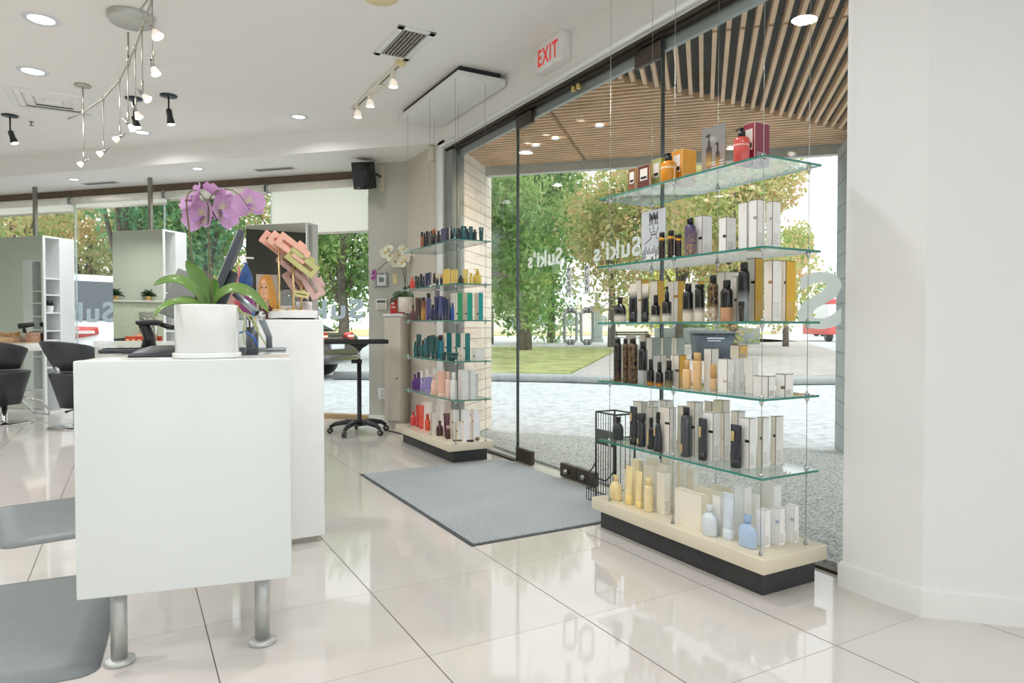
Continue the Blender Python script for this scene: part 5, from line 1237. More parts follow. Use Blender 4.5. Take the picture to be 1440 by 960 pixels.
# things on the open shelves
def shelf_item(T, z, lb, maker):
    t = thing('planter', lb, 'ornament', put_on(T, .06, -.12, z + .0185), math.radians(135)); maker(t); return t
def small_plant(t):
    b = B(); b.lathe([(.035, 0), (.045, .08), (.04, .08), (.035, .07)], n=18, cap=False); b.lathe([(.035, 0), (.001, .001)], n=18); b.done('pot', TRIMW, t)
    b = B(); rnd = random.Random(5)
    for k in range(40):
        a, e_, l_ = rnd.uniform(0, 6.3), rnd.uniform(.2, 1.3), rnd.uniform(.05, .1)
        p0 = Vector((0, 0, .075)); p1 = p0 + Vector((math.cos(a) * math.cos(e_), math.sin(a) * math.cos(e_), math.sin(e_))) * l_
        b.tube([p0, p0.lerp(p1, .6) + Vector((0, 0, .01)), p1], [.002, .006, .001], 5)
    b.done('leaves', M('39463f', .6, var=.2), t)
shelf_item(T1, 1.22, 'small dark-leaved plant in a white pot on the leftmost tower', small_plant)
t = thing('towel_stack', 'folded white towels on the lowest visible shelf of the leftmost tower', 'towels', put_on(T1, .05, -.14, .798 + .001), math.radians(135))
for k in range(3):
    b = B(); b.rbox((-.03, -.09, .035 * k), (.12, .09, .035 * k + .034), .015, 3); b.done('towel', M(('f1f2f2', 'e9eef0', 'aab7c0')[2 - k], .9, bump=.4), t)
t = thing('glass_jar', 'pale green glass jar on the shelf of the middle tower', 'jar', put_on(T2, .05, -.12, 1.2385), math.radians(135))
b = B(); b.lathe([(.04, 0), (.042, .004), (.042, .13), (.035, .14)], n=20); b.done('jar', M('cfe0d8', .15, coat=.5), t)
b = B(); b.lathe([(.036, .14), (.036, .155), (.008, .16), (.012, .175)], n=16); b.done('lid', BLACK, t)
t = thing('dried_flowers', 'dried flowers with dark ribbon on the tower nearest the counter', 'dried flowers', put_on(T3, .04, -.08, 1.2385), math.radians(135))
b = B(); b.lathe([(.02, 0), (.028, .05), (.02, .1)], n=14); b.done('vase', M('3a3436', .4), t)
b = B(); rnd = random.Random(8)
for k in range(30):
    a, e_, l_ = rnd.uniform(0, 6.3), rnd.uniform(.1, 1.4), rnd.uniform(.06, .11)
    p0 = Vector((0, 0, .09)); p1 = p0 + Vector((math.cos(a) * math.cos(e_), math.sin(a) * math.cos(e_), math.sin(e_))) * l_; b.tube([p0, p1], [.002, .0045], 5)
b.done('flower_heads', M('b58e6c', .8, var=.3, scale=30), t)
# ---------------------------------------------------------------- chairs
def shell(t, r0, r1, z0, z1, a0, a1, th, mat, nm, dip=0.0, sy=.92):
    n = 28; b = B(); rings = []
    for i in range(n + 1):
        a = a0 + (a1 - a0) * i / n; e_ = abs(2 * i / n - 1); zt = z1 - dip * e_ ** 2.2
        f = lambda r, z: Vector((r * math.cos(a), r * math.sin(a) * sy, z))
        ra = r0 + (r1 - r0) * ((zt - z0) / (z1 - z0))
        rings.append([f(r0, z0), f((r0 + ra) / 2 + .006, (z0 + zt) / 2), f(ra, zt - .012), f(ra - th * .3, zt), f(ra - th * .8, zt), f(ra - th, zt - .015), f(r0 - th, z0)])
    b.loft(rings); return b.done(nm, mat, t)
def chair(lb, p, rz, first=[None]):
    if first[0] is not None:
        c = copy_tree(first[0]); c.location = (p.x, p.y, 0); c.rotation_euler = (0, 0, rz); return relabel(c, lb)
    t = thing('salon_chair', lb, 'salon chair', (p.x, p.y, 0), rz, group='black styling chairs')
    LE = M('303237', .45, coat=.15, var=.06, scale=20)
    shell(t, .19, .335, .60, .915, -PI * .6, PI * .6, .045, LE, 'backrest', .09)
    b = B(); n = 24
    ring = lambda r, z, sx=1.0: [(r * math.copysign(abs(math.cos(2 * PI * k / n)) ** .7, math.cos(2 * PI * k / n)) * sx, r * math.copysign(abs(math.sin(2 * PI * k / n)) ** .7, math.sin(2 * PI * k / n)), z) for k in range(n)]
    b.loft([ring(.12, .215), ring(.135, .21), ring(.222, .55), ring(.226, .565), ring(.215, .58), ring(.1, .588)]); b.done('seat', LE, t)
    b = B(); b.tube([(.17, 0, .555), (.185, 0, .58), (.185, 0, .65)], .035, 12); b.done('back_bracket', STEEL, t)
    b = B(); b.lathe([(.05, .0), (.032, .02), (.028, .2)], (0, 0, .018), 18); b.done('column', CHROME, t)
    b = B(); b.lathe([(.27, 0), (.275, .006), (.26, .014), (.05, .024)], n=40); b.done('base_plate', CHROME, t)
    b = B(); b.tube([(-.1, -.12, .28), (-.3, -.16, .22), (-.40, -.15, .10), (-.43, -.10, .05), (-.43, .10, .05), (-.40, .15, .10), (-.3, .16, .22), (-.1, .12, .28)], .011, 10); b.done('footrest', CHROME, t)
    b = B(); b.tube([(.02, .02, .2), (.2, .18, .2), (.26, .22, .2)], [.008, .008, .014], 8); b.done('pump_lever', BLACK, t)
    first[0] = t; return t
pc = at_z(108, 600, 0) 
chair('black salon chair with chrome base nearest the reception desk', pc, math.radians(-142))
pm = at_s(5, 500, S_M - .76 * R2)
chair('black salon chair facing the leftmost mirror at the left edge', Vector((pm.x, pm.y, 0)), math.radians(-138))
# ---------------------------------------------------------------- roller blinds
def blind(lb, px0, px1, drop_y, rolled):
    a, e = at_s(px0, 300, S_W - .10), at_s(px1, 300, S_W - .10); W = (a - e).to_2d().length
    t = thing('roller_blind', lb, 'roller blind', (e.x, e.y, 0), math.radians(135), group='roller blinds on the left window')
    zt = ZL - .11; b = B(); b.cyl((0, 0, zt - .03), (W, 0, zt - .03), .045, 18); b.done('roll', M('ece9de', .7), t)
    z1 = zat(e, drop_y)
    b = B(); b.box((.01, -.046, z1), (W - .01, -.043, zt - .03)); b.done('fabric', sheet_mat('fbfaf4', .8, 'blind_fabric'), t)
    b = B(); b.rbox((.01, -.052, z1 - .02), (W - .01, -.038, z1 + .005), .004); b.done('hem_bar', M('dcdad0', .5), t)
    for x in (0, W):
        b = B(); b.rbox((x - .006, -.05, zt - .08), (x + .006, .05, zt + .02), .004); b.done('bracket', STEEL, t)
blind('rolled-up white blind at the far left of the window', -70, 100, 297, True)
blind('rolled-up white blind over the middle of the window', 102, 232, 285, True)
blind('rolled-up white blind right of the middle tower', 234, 375, 272, True)
blind('white blind lowered furthest, left of the speaker', 378, 516, 324, False)
# lettering on the window wall
def win_text(txt, x0, x1, yt, yb, lb):
    pa, pb = at_s(x1, (yt + yb) / 2, S_W + .022), at_s(x0, (yt + yb) / 2, S_W + .022)
    w = (pa - pb).to_2d().length; zb, zt = zat(pa, yb), zat(pa, yt)
    m = frame((-1, 1, 0), (0, 0, 1), (pa.x, pa.y, zb))
    o = text_mesh(txt, (zt - zb) / .72, sheet_mat('e2eaf0', .45, 'frosted_vinyl'), Matrix.Identity(4), .0006, (zt - zb) * .035, 1.12, width=w, name='window_lettering'); o.data.transform(m); return tag(o, lb, 'lettering')
win_text("Suki's", 395, 512, 420, 447, 'grey-white reversed shop name on the window left of the pier')
win_text("Suki's", 60, 162, 424, 452, 'grey-white reversed shop name on the window before the white car')
# ================================================================= RIGHT OF THE PIER: cabinet, trolley, wall fittings
ca = at_s(541.5, 600, S_P - .19 * R2); ca.z = 0; an = math.radians(135 - 10)
t = thing('storage_cabinet', 'beige-white storage cabinet with one door beside the shelves by the brick', 'cabinet', (ca.x, ca.y, 0), 0)
cx1 = 42 * dist(ca) / F
ex = Vector((1, -1, 0)).normalized(); ey = Vector((1, 1, 0)).normalized()
cm_ = Matrix(((ex.x, ey.x, 0, 0), (ex.y, ey.y, 0, 0), (0, 0, 1, 0), (0, 0, 0, 1)))
CABM = M('d9d2c6', .45, var=.02); ch = zat(ca, 441)
cw_ = .205; cd_ = .165
b = B(); b.rbox((0, 0, .07), (cw_, cd_, ch - .03), .003, 2, cm_); b.done('carcass', CABM, t)
b = B(); b.box((.02, .02, 0), (cw_, cd_, .07), cm_); b.done('plinth', M('c9c3b8', .5), t)
b = B(); b.rbox((.004, -.018, .08), (cw_ - .012, -.001, ch - .036), .002, 2, cm_); d_ = b.done('door', CABM, t)
b = B(); b.lathe([(.008, 0), (.008, .006), (.004, .012)], n=12, M4=cm_ @ Matrix.Translation((cw_ - .06, -.018, .52)) @ Matrix.Rotation(PI / 2, 4, 'X')); b.done('keyhole', BLACK, d_)
b = B(); b.rbox((-.012, -.022, ch - .03), (cw_ + .01, cd_, ch), .003, 2, cm_); b.done('top', TRIMW, t)
def cab_top(px, back):
    d = ray(px, 441); o = Vector((ca.x, ca.y, 0)) + ey * back; tt = (o - EYE).dot(ey) / d.dot(ey); q = EYE + d * tt; return Vector((q.x, q.y, ch + .001))
q = cab_top(571, .075); kq = dist(q) / F
t = thing('potted_orchid', 'white orchid in a cream pot on the storage cabinet', 'potted plant', q)
b = B(); b.lathe([(8 * kq, 0), (10 * kq, .02), (11.2 * kq, 23 * kq), (10.4 * kq, 23 * kq), (10 * kq, 19 * kq), (.001, 19 * kq)], n=28, cap=False); b.done('pot', M('efe3da', .3, coat=.3), t)
def oc(px, py, dy=0): g = cab_top(px, .075 + dy); return Vector((g.x - q.x, g.y - q.y, zat(g, py) - q.z))
for pts in ([(571, 419), (565, 408), (556, 412), (552, 416)], [(572, 419), (562, 414), (552, 418), (548, 428)], [(573, 419), (580, 416), (588, 412), (593, 408)], [(573, 419), (571, 412), (568, 406), (570, 402)], [(572, 420), (576, 410), (574, 404), (576, 401)]):
    leaf(t, [oc(*a) for a in pts], .022, M('3c5a34', .4, var=.2), n=8)
b = B(); b.tube([oc(573, 412), oc(570, 398), oc(567, 382), oc(564, 372), oc(556, 358), oc(551, 363), oc(540, 372), oc(532, 380)], .004, 7); b.done('flower_stem', M('5a5a44', .5), t)
b = B(); b.tube([oc(570, 398), oc(571, 380), oc(566, 366), oc(572, 357), oc(580, 354)], .004, 7); b.done('flower_stem', M('5a5a44', .5), t)
WP = M('f3f0dc', .5, var=.05)
for (x, y, r) in ((541, 355, 8), (547, 350, 7), (549, 361, 8), (560, 360, 9), (567, 352, 8), (570, 363, 8), (556, 369, 8), (574, 355, 6), (584, 358, 6), (565, 371, 7)):
    flower(0, 0, r * kq, -FW + Vector(((x % 3 - 1) * .3, 0, (y % 3 - 1) * .3)), (x * 1.3) % 3, mat=WP, parent=t, cpos=oc(x, y, -.01), lipc='e3cf7a')
for (x, y, r) in ((526, 384, 5), (525, 391, 4)): flower(0, 0, r * kq, -FW, x, mat=M('b96ab0', .5), parent=t, cpos=oc(x + .5, y, -.0), lipc='8a3a80')
q = cab_top(553.5, .11); t = thing('red_card', 'small red card with white letters on the storage cabinet', 'card', q, math.radians(-45))
w, h = 10 * dist(q) / F, zat(q, 419) - q.z
b = B(); b.box((-w / 2, 0, 0), (w / 2, .006, h)); b.box((-w / 2, .006, 0), (w / 2, .05, .004)); b.done('card', M('c8372c', .4), t)
m = frame((1, 0, 0), (0, 0, 1), (-w * .36, -.001, h * .62)); text_mesh('ca', h * .2, TRIMW, m, .0004, .002, name='printed_words', parent=t, width=w * .5)
m = frame((1, 0, 0), (0, 0, 1), (-w * .3, -.001, h * .38)); text_mesh('re', h * .2, TRIMW, m, .0004, .002, name='printed_words', parent=t, width=w * .55)
q = cab_top(563, .01); t = thing('paper_heart', 'small crimson folded paper ornament before the white orchid pot', 'ornament', q + Vector((0, 0, 0)), math.radians(-45))
b = B(); b.loft([[(-.05, 0, 0), (.05, -.01, 0), (.05, .02, 0), (-.05, .02, 0)], [(-.01, 0, .012), (.045, -.005, .03), (.045, .015, .03), (-.01, .018, .012)], [(.025, .0, .045), (.05, .0, .055), (.05, .01, .055), (.025, .012, .045)]]); b.done('ornament', M('8e1f3c', .5), t)
# wall fittings on the pier
PN = frame((1, -1, 0), (0, 0, 1), (0, 0, 0)).to_3x3().to_4x4()      # x right along the pier, y up, z out of it towards the room
def on_pier(px, py, out=0.0): return at_s(px, py, S_P - out * R2)
def wall_thing(name, lb, cat, px, py): 
    p = on_pier(px, py); t = thing(name, lb, cat, p); t.matrix_basis = Matrix.Translation(p) @ PN; return t, dist(p) / F
t, k = wall_thing('thermostat', 'white thermostat in a clear guard on the grey pier', 'thermostat', 537.5, 394)
b = B(); b.rbox((-.055, -.06, .001), (.055, .06, .018), .006); b.done('body', TRIMW, t)
b = B(); b.box((-.028, -.02, .018), (.028, .03, .0195)); b.done('display', M('8d958a', .3), t)
b = B(); b.rbox((-.085, -.085, .0), (.085, .08, .05), .008); b.done('guard', ACRYL, t)
t, k = wall_thing('wall_plate', 'cream blank wall plate right of the thermostat', 'wall plate', 556, 391.5)
b = B(); b.rbox((-.028, -.058, .001), (.028, .058, .008), .003); b.done('plate', M('e6d5a8', .4), t)
b = B(); [b.cyl((0, y, .008), (0, y, .0095), .004, 8) for y in (-.04, .04)]; b.done('screws', STEEL, t)
t, k = wall_thing('alarm_keypad', 'white alarm keypad with grey screen below the thermostat', 'keypad', 537.5, 428)
b = B(); b.rbox((-.065, -.058, .001), (.065, .058, .028), .006); b.done('body', M('ece9e0', .4), t)
b = B(); b.box((-.05, .018, .028), (.05, .045, .0295)); b.done('screen', M('59625f', .3), t)
b = B()
for r in range(4):
    for c in range(4): b.rbox((-.05 + .026 * c, -.048 + .015 * r, .028), (-.05 + .026 * c + .018, -.048 + .015 * r + .009, .031), .001, 1)
b.done('keys', M('b9bab4', .5), t)
t, k = wall_thing('wall_outlet', 'white electrical outlet low on the grey pier', 'outlet', 537, 553)
b = B(); b.rbox((-.04, -.06, .001), (.04, .06, .008), .003); b.done('plate', TRIMW, t)
b = B(); [b.rbox((-.016, y - .016, .008), (.016, y + .016, .0095), .001, 1) for y in (-.026, .026)]; b.done('sockets', M('d2d2cc', .5), t)
t, k = wall_thing('wall_speaker', 'black box speaker on a bracket high on the grey pier', 'speaker', 538, 251)
b = B(); b.rbox((-.045, -.14, .001), (.02, .14, .012), .003); b.done('wall_plate', M('d6cdb6', .5), t)
b = B(); b.tube([(-.02, .02, .01), (-.03, .03, .08), (-.06, .02, .12)], .014, 8); b.done('bracket', BLACK, t)
m = Matrix.Translation((-.115, .0, .19)) @ Matrix.Rotation(math.radians(-28), 4, 'Y') @ Matrix.Rotation(math.radians(12), 4, 'X') @ Matrix.Rotation(math.radians(-8), 4, 'Z')
b = B(); b.loft([[m @ Vector(v) for v in r] for r in ([(-.07, -.135, -.09), (.07, -.135, -.09), (.07, .135, -.09), (-.07, .135, -.09)], [(-.095, -.14, .08), (.095, -.14, .08), (.095, .14, .08), (-.095, .14, .08)])]); b.done('cabinet', BLACK, t)
b = B(); b.rbox((-.092, -.137, .081), (.092, .137, .09), .006, 2, m); g = b.done('grille', MATT, t)
b = B(); b.box((-.02, -.125, .09), (.02, -.115, .0915), m); b.done('badge', STEEL, g)
p = at_x(609, 217, XW); t = thing('motion_sensor', 'small cream sensor at the top of the casing beside the shelves', 'sensor', (XW + .0005, p.y, p.z))
b = B(); b.rbox((-.04, -.03, -.07), (0, .03, .07), .006); b.done('body', M('e6e2cf', .4), t); b = B(); b.rbox((-.046, -.02, -.04), (-.04, .02, .01), .003); b.done('lens', M('f3f1e6', .3), t)
# trolley
q = at_s(505, 500, 8.62); q.z = 0; t = thing('salon_trolley', 'black height-adjustable trolley tray on five castors by the window', 'trolley', q, math.radians(-12))
th = zat(q, 483)
for k in range(5):
    a = math.radians(20 + 72 * k); c, s_ = math.cos(a), math.sin(a)
    b = B(); b.tube([(0, 0, .10), (.12 * c, .12 * s_, .115), (.24 * c, .24 * s_, .095), (.29 * c, .29 * s_, .065)], [.032, .027, .022, .017], 10); b.done('leg', M('2a2c30', .4), t)
    b = B(); wx, wy = .29 * c, .29 * s_; u = Vector((-s_, c, 0)) * .014
    b.cyl(Vector((wx, wy, .029)) - u, Vector((wx, wy, .029)) + u, .028, 16); w_ = b.done('castor', BLACK, t)
    b = B(); b.cyl(Vector((wx, wy, .029)) - u * 1.1, Vector((wx, wy, .029)) + u * 1.1, .012, 12); b.tube([(wx, wy, .06), (wx, wy, .068)], .008, 8); b.done('hub', STEEL, w_)
b = B(); b.lathe([(.05, .08), (.05, .125), (.022, .14), (.022, zat(q, 511))], n=18); b.done('post', M('222428', .4), t)
b = B(); b.lathe([(.012, zat(q, 512)), (.012, th - .01)], n=14); b.done('inner_rod', CHROME, t)
b = B(); zc_ = zat(q, 508); b.lathe([(.028, zc_ - .02), (.028, zc_ + .02)], n=14); b.cyl((-.02, 0, zc_), (-.075, 0, zc_), .02, 14); b.done('clamp_knob', BLACK, t)
b = B(); b.lathe([(.02, th - .07), (.03, th - .05), (.1, th - .005)], n=20); b.done('tray_hub', BLACK, t)
b = B(); b.rbox((-.34, -.17, th), (.27, .17, th + .02), .008); b.box((-.34, -.17, th + .018), (.27, -.16, th + .04)); b.box((-.34, .16, th + .018), (.27, .17, th + .04)); b.box((-.34, -.17, th + .018), (-.33, .17, th + .04)); b.box((.26, -.17, th + .018), (.27, .17, th + .04)); b.done('tray', M('1e2023', .4), t)
# cable on the floor near the cabinet
b = B(); b.tube([at_z(540, 604, .006), at_z(552, 606.5, .006), at_z(563, 609.5, .006), at_z(571, 609, .006)], .006, 8); tag(b.done('floor_cable', MATT), 'thin dark cable on the tiles left of the brick display slab', 'cable')
# ================================================================= MATS
def ribbed_mat():
    m, nt, N, L = new_mat('ribbed_carpet'); o = N.new('ShaderNodeOutputMaterial'); bb = N.new('ShaderNodeBsdfPrincipled'); L.new(bb.outputs[0], o.inputs[0])
    tc = N.new('ShaderNodeTexCoord'); wv = N.new('ShaderNodeTexWave'); wv.wave_type = 'BANDS'; wv.bands_direction = 'Y'; wv.inputs['Scale'].default_value = 26; wv.inputs['Distortion'].default_value = .6; wv.inputs['Detail'].default_value = 2; wv.inputs['Detail Scale'].default_value = 6
    L.new(tc.outputs['Object'], wv.inputs['Vector'])
    nz = N.new('ShaderNodeTexNoise'); nz.inputs['Scale'].default_value = 110; nz.inputs['Detail'].default_value = 4; L.new(tc.outputs['Object'], nz.inputs['Vector'])
    mm = N.new('ShaderNodeMath'); mm.operation = 'MULTIPLY_ADD'; L.new(wv.outputs['Fac'], mm.inputs[0]); mm.inputs[1].default_value = .4; L.new(nz.outputs['Fac'], mm.inputs[2])
    cr = N.new('ShaderNodeValToRGB'); cr.color_ramp.elements[0].position = .4; cr.color_ramp.elements[1].position = .95
    cr.color_ramp.elements[0].color = (*srgb('7b848a'), 1); cr.color_ramp.elements[1].color = (*srgb('c6ced2'), 1); L.new(mm.outputs[0], cr.inputs[0]); L.new(cr.outputs[0], bb.inputs['Base Color'])
    bb.inputs['Roughness'].default_value = .95; bp = N.new('ShaderNodeBump'); bp.inputs['Strength'].default_value = .6; bp.inputs['Distance'].default_value = .004; L.new(mm.outputs[0], bp.inputs['Height']); L.new(bp.outputs[0], bb.inputs['Normal'])
    return m
t = thing('door_mat', 'large grey ribbed entrance mat in front of the glass doors', 'mat', (1.43, 2.945, 0))
b = B(); b.rbox((.02, .02, .001), (1.17, 1.82, .009), .003); b.done('carpet', ribbed_mat(), t)
b = B(); b.prism([(0, 0), (1.185, 0), (1.185, 1.84), (0, 1.84)], .0006, .004); b.done('rubber_edge', M('4a4e52', .7), t)
def foam_mat(lb, x0, x1, y0, y1, rz, org):
    t = thing('foam_mat', lb, 'mat', org, rz, group='anti-fatigue mats behind the desk'); b = B()
    def rr(i, z, r=.06, n=6):
        pts = []
        for cx, cy, a in ((x1 - i - r, y1 - i - r, 0), (x0 + i + r, y1 - i - r, PI / 2), (x0 + i + r, y0 + i + r, PI), (x1 - i - r, y0 + i + r, 1.5 * PI)):
            for k in range(n + 1): pts.append((cx + r * math.cos(a + PI / 2 * k / n), cy + r * math.sin(a + PI / 2 * k / n), z))
        return pts
    b.loft([rr(0, .0006), rr(.0, .004), rr(.085, .019), rr(.09, .02)]); b.done('mat', M('7d8486', .45, var=.05, scale=30, bump=.15), t)
o1 = at_z(28, 769.5, .002); foam_mat('grey foam mat further behind the desk at the left edge', -.02, .5, 0.0, .96, math.radians(9), (o1.x - .06, o1.y, 0))
o2 = at_z(150, 941, .002); foam_mat('grey foam mat in the foreground beside the desk legs', -.80, 0.0, -.02, .98, math.radians(-4), (o2.x - .02, o2.y, 0))
# ================================================================= WIRE RACK by the door
A = at_x(845.5, 697, 2.50); t = thing('wire_rack', 'black wire magazine rack between the door and the display slab', 'rack', (2.44, 3.12, .0095))
h0 = 1.0
def wr(pts, r=.005): b.tube(pts, r, 7)
zt_ = zat((2.44, 3.2), 584)
b = B()
for x, y in ((0, 0), (0, .19), (.14, 0), (.14, .19)): wr([(x, y, 0), (x, y, zt_ if x > .1 else zt_ - .0)], .006)
wr([(0, 0, zt_), (0, .19, zt_), (.14, .19, zt_), (.14, 0, zt_), (0, 0, zt_)], .005); b.done('frame', BLACK, t)
b = B(); b.rbox((-.006, .0, zt_ - .19), (-.002, .19, zt_ - .10), .001, 1); b.done('sign_band', M('4a4f4c', .5), t)
b = B()
for k in range(1, 8): y = .19 * k / 8; wr([(0, y, .01), (0, y, zt_)], .0022)
for k in range(1, 4): wr([(.14 * k / 4, 0, .01), (.14 * k / 4, 0, zt_)], .0022)
b.done('wire_back', BLACK, t)
b = B()
for k in range(9): y = .19 * k / 8; wr([(-.0, y, .02), (-.06, y, .02), (-.07, y, .03), (-.07, y, .17)], .0025)
wr([(0, 0, .24), (-.03, 0, .2), (-.07, 0, .17), (-.07, .19, .17), (-.03, .19, .2), (0, .19, .24)], .0045); wr([(0, 0, .09), (-.07, 0, .09), (-.07, .19, .09), (0, .19, .09)], .003)
b.done('basket', BLACK, t)

# what the mirrors look at across the room
c4 = copy_tree(T1[0]); c4.location = (-4.6, 10.35, 0); c4.rotation_euler = (0, 0, math.radians(225)); relabel(c4, 'white shelf tower across the room, reflected in the leftmost mirror')
t = thing('partition_screen', 'pale green partition across the room, reflected in the middle mirror', 'partition', (-6.45, 8.5, 0))
b = B(); b.rbox((0, 0, 0), (.06, 1.0, 1.55), .005); b.done('panel', M('c9d2bd', .5), t)
b = B(); b.rbox((.06, .1, .5), (.075, .42, 1.35), .004); g = b.done('hanging_mirror', MIRR, t)
b = B(); b.rbox((-.1, 0, 1.55), (.12, 1.0, 1.58), .004); b.done('top_shelf', TRIMW, t)
for k, lb in enumerate(('leafy dark plant at the left end of the green partition', 'leafy dark plant at the right end of the green partition')):
    t = thing('shelf_plant', lb, 'potted plant', (-6.43, 8.75 + .58 * k, 1.581), group='plants on the green partition')
    b = B(); b.lathe([(.05, 0), (.065, .09), (.06, .09)], n=16, cap=False); b.lathe([(.05, 0), (.001, .001)], n=16); b.done('pot', M('c9a86a', .5), t)
    b = B(); rnd = random.Random(40 + k)
    for i in range(60):
        a, e_, l_ = rnd.uniform(0, 6.3), rnd.uniform(-.2, 1.1), rnd.uniform(.1, .2); p0 = Vector((0, 0, .09)); p1 = p0 + Vector((math.cos(a) * math.cos(e_), math.sin(a) * math.cos(e_), math.sin(e_))) * l_
        b.tube([p0, p0.lerp(p1, .65) + Vector((0, 0, .02)), p1], [.002, .011, .001], 5)
    b.done('leaves', M('2f4a33', .6, var=.3), t)
# ================================================================= CEILING FIXTURES
def downlight(lb, px, py, z, r, lens=LAMPC):
    p = at_z(px, py, z); t = thing('downlight', lb, 'ceiling light', (p.x, p.y, z), group='recessed downlights')
    b = B(); b.lathe([(r * .98, -.001), (r * 1.05, -.007), (r * 1.4, -.006), (r * 1.45, -.0005)], n=32, cap=False); b.done('trim_ring', M('dfe3e8', .3, .3), t)
    b = B(); b.lathe([(r * .98, -.001), (r * .8, -.0008), (.002, -.0006)], n=28, cap=False); b.done('lamp_lens', lens, t); return p
DL = [downlight('recessed downlight highest in the upper left of the ceiling', 58, 27, ZC, .075), downlight('recessed downlight below the upper left one', 46, 100, ZC, .075),
      downlight('recessed downlight behind the black spotlights', 200, 186, ZC, .06), downlight('recessed downlight right of centre before the beam', 420, 164, ZC, .06, M('f4f8ff', .3, emit=2.5, var=0)),
      downlight('small downlight in the lowered ceiling left of the track', 104, 252, ZL, .05), downlight('small downlight in the lowered ceiling above the orchid', 278, 237, ZL, .05)]
# curved cable-rail light
tk = at_z(180, 37, ZC); ZR = zat(tk, 88)
rail = [at_z(x, y, ZR) for x, y in ((96, 167), (117, 158), (145, 139), (167, 114), (180, 89), (190, 66), (200, 38), (211, 8), (217, -25), (220, -60))]
t = thing('rail_light', 'curved metal rail light with hanging halogen spots at upper left', 'track light', (tk.x, tk.y, ZC))
O = lambda p: Vector(p) - Vector((tk.x, tk.y, ZC))
RAILM = M('bdb8ac', .35, .8)
b = B(); b.tube([O(p) for p in rail], .007, 8); b.done('rail', RAILM, t)
dk = at_z(184, 22, ZC)
b = B(); b.lathe([(.135, -.002), (.135, -.03), (.12, -.05), (.0, -.055)], O(dk) , 36, cap=False); b.done('canopy', M('c3c5bf', .4, .4), t)
b = B(); b.cyl(O((tk.x, tk.y, ZC - .04)), O((tk.x, tk.y, ZR)), .006, 10); b.lathe([(.012, -.03), (.012, .03)], O((tk.x, tk.y, ZR)), 10); b.done('stem', RAILM, t)
p2 = at_z(117, 100, ZC); p2b = rail[1]
b = B(); b.lathe([(.06, -.001), (.06, -.012), (.01, -.02)], O((p2b.x, p2b.y, ZC)), 24); b.cyl(O((p2b.x, p2b.y, ZC - .015)), O((p2b.x, p2b.y, ZR)), .005, 8); b.lathe([(.01, -.03), (.01, .03)], O((p2b.x, p2b.y, ZR)), 10); b.done('stem', RAILM, t)
def head(i, P, ybot, aim):
    p = O(P); zb_ = zat(P, ybot) - ZC
    b = B(); b.lathe([(.009, -.02), (.009, .016)], p, 8); b.cyl(p, (p.x, p.y, zb_ + .035), .0035, 7); b.cyl((p.x, p.y, zb_ + .11), (p.x, p.y, zb_ + .03), .006, 8); h_ = b.done('drop_rod', RAILM, t)
    a = Vector(aim).normalized(); q = a.to_track_quat('Z', 'Y').to_matrix().to_4x4(); q.translation = Vector((p.x, p.y, zb_ + .03))
    b = B(); b.lathe([(.006, -.04), (.010, -.01), (.012, .01)], n=10, M4=q); b.cyl((p.x, p.y, zb_ + .03) , Vector((p.x, p.y, zb_ + .03)) - a * .06, .003, 6); b.done('socket', STEEL, h_)
    b = B(); b.lathe([(.012, .008), (.018, .022), (.024, .042), (.0245, .047)], n=18, M4=q, cap=False); b.done('reflector', M('f2e9dc', .25, coat=.4, emit=.5), h_)
    b = B(); b.lathe([(.0235, .043), (.014, .047), (.001, .049)], n=18, M4=q, cap=False); b.done('bulb', LAMP, h_)
L_, R_i = -RT, RT
for i, (px, py, yb, aim) in enumerate(((117, 158, 234, L_ + Vector((0, 0, -.7))), (145, 139, 220, L_ + Vector((0, 0, -.6))), (168, 112, 200, L_ + Vector((0, 0, -.6))), (179.5, 90, 183, R_i * .8 + Vector((0, 0, -.8))), (190, 66, 165, R_i * .5 + Vector((0, 0, -1))), (199.5, 38, 142, R_i * .8 + Vector((0, 0, -.8))), (214, -6, 104, R_i * .4 + Vector((0, 0, -1))))):
    head(i, at_z(px, py, ZR), yb, aim)
# nearest head on its slanted arm, high at the top of the picture
P = at_z(212, -6, ZR); 
b = B(); tp = at_t(196, 15, dist(P)); mid = at_t(212, 37, dist(P)); end = at_t(217, 43, dist(P)); b.tube([O(P), O(tp), O(mid)], .0045, 8); b.tube([O(mid), O(end)], .011, 10); h_ = b.done('drop_rod', RAILM, t)
a = (at_t(223, 53, dist(P)) - end).normalized(); q = a.to_track_quat('Z', 'Y').to_matrix().to_4x4(); q.translation = O(end)
b = B(); b.lathe([(.012, .0), (.02, .012), (.030, .034), (.0305, .04)], n=18, M4=q, cap=False); b.done('reflector', M('f2e9dc', .25, coat=.4, emit=.5), h_)
b = B(); b.lathe([(.029, .036), (.015, .04), (.001, .042)], n=18, M4=q, cap=False); b.done('bulb', LAMP, h_)
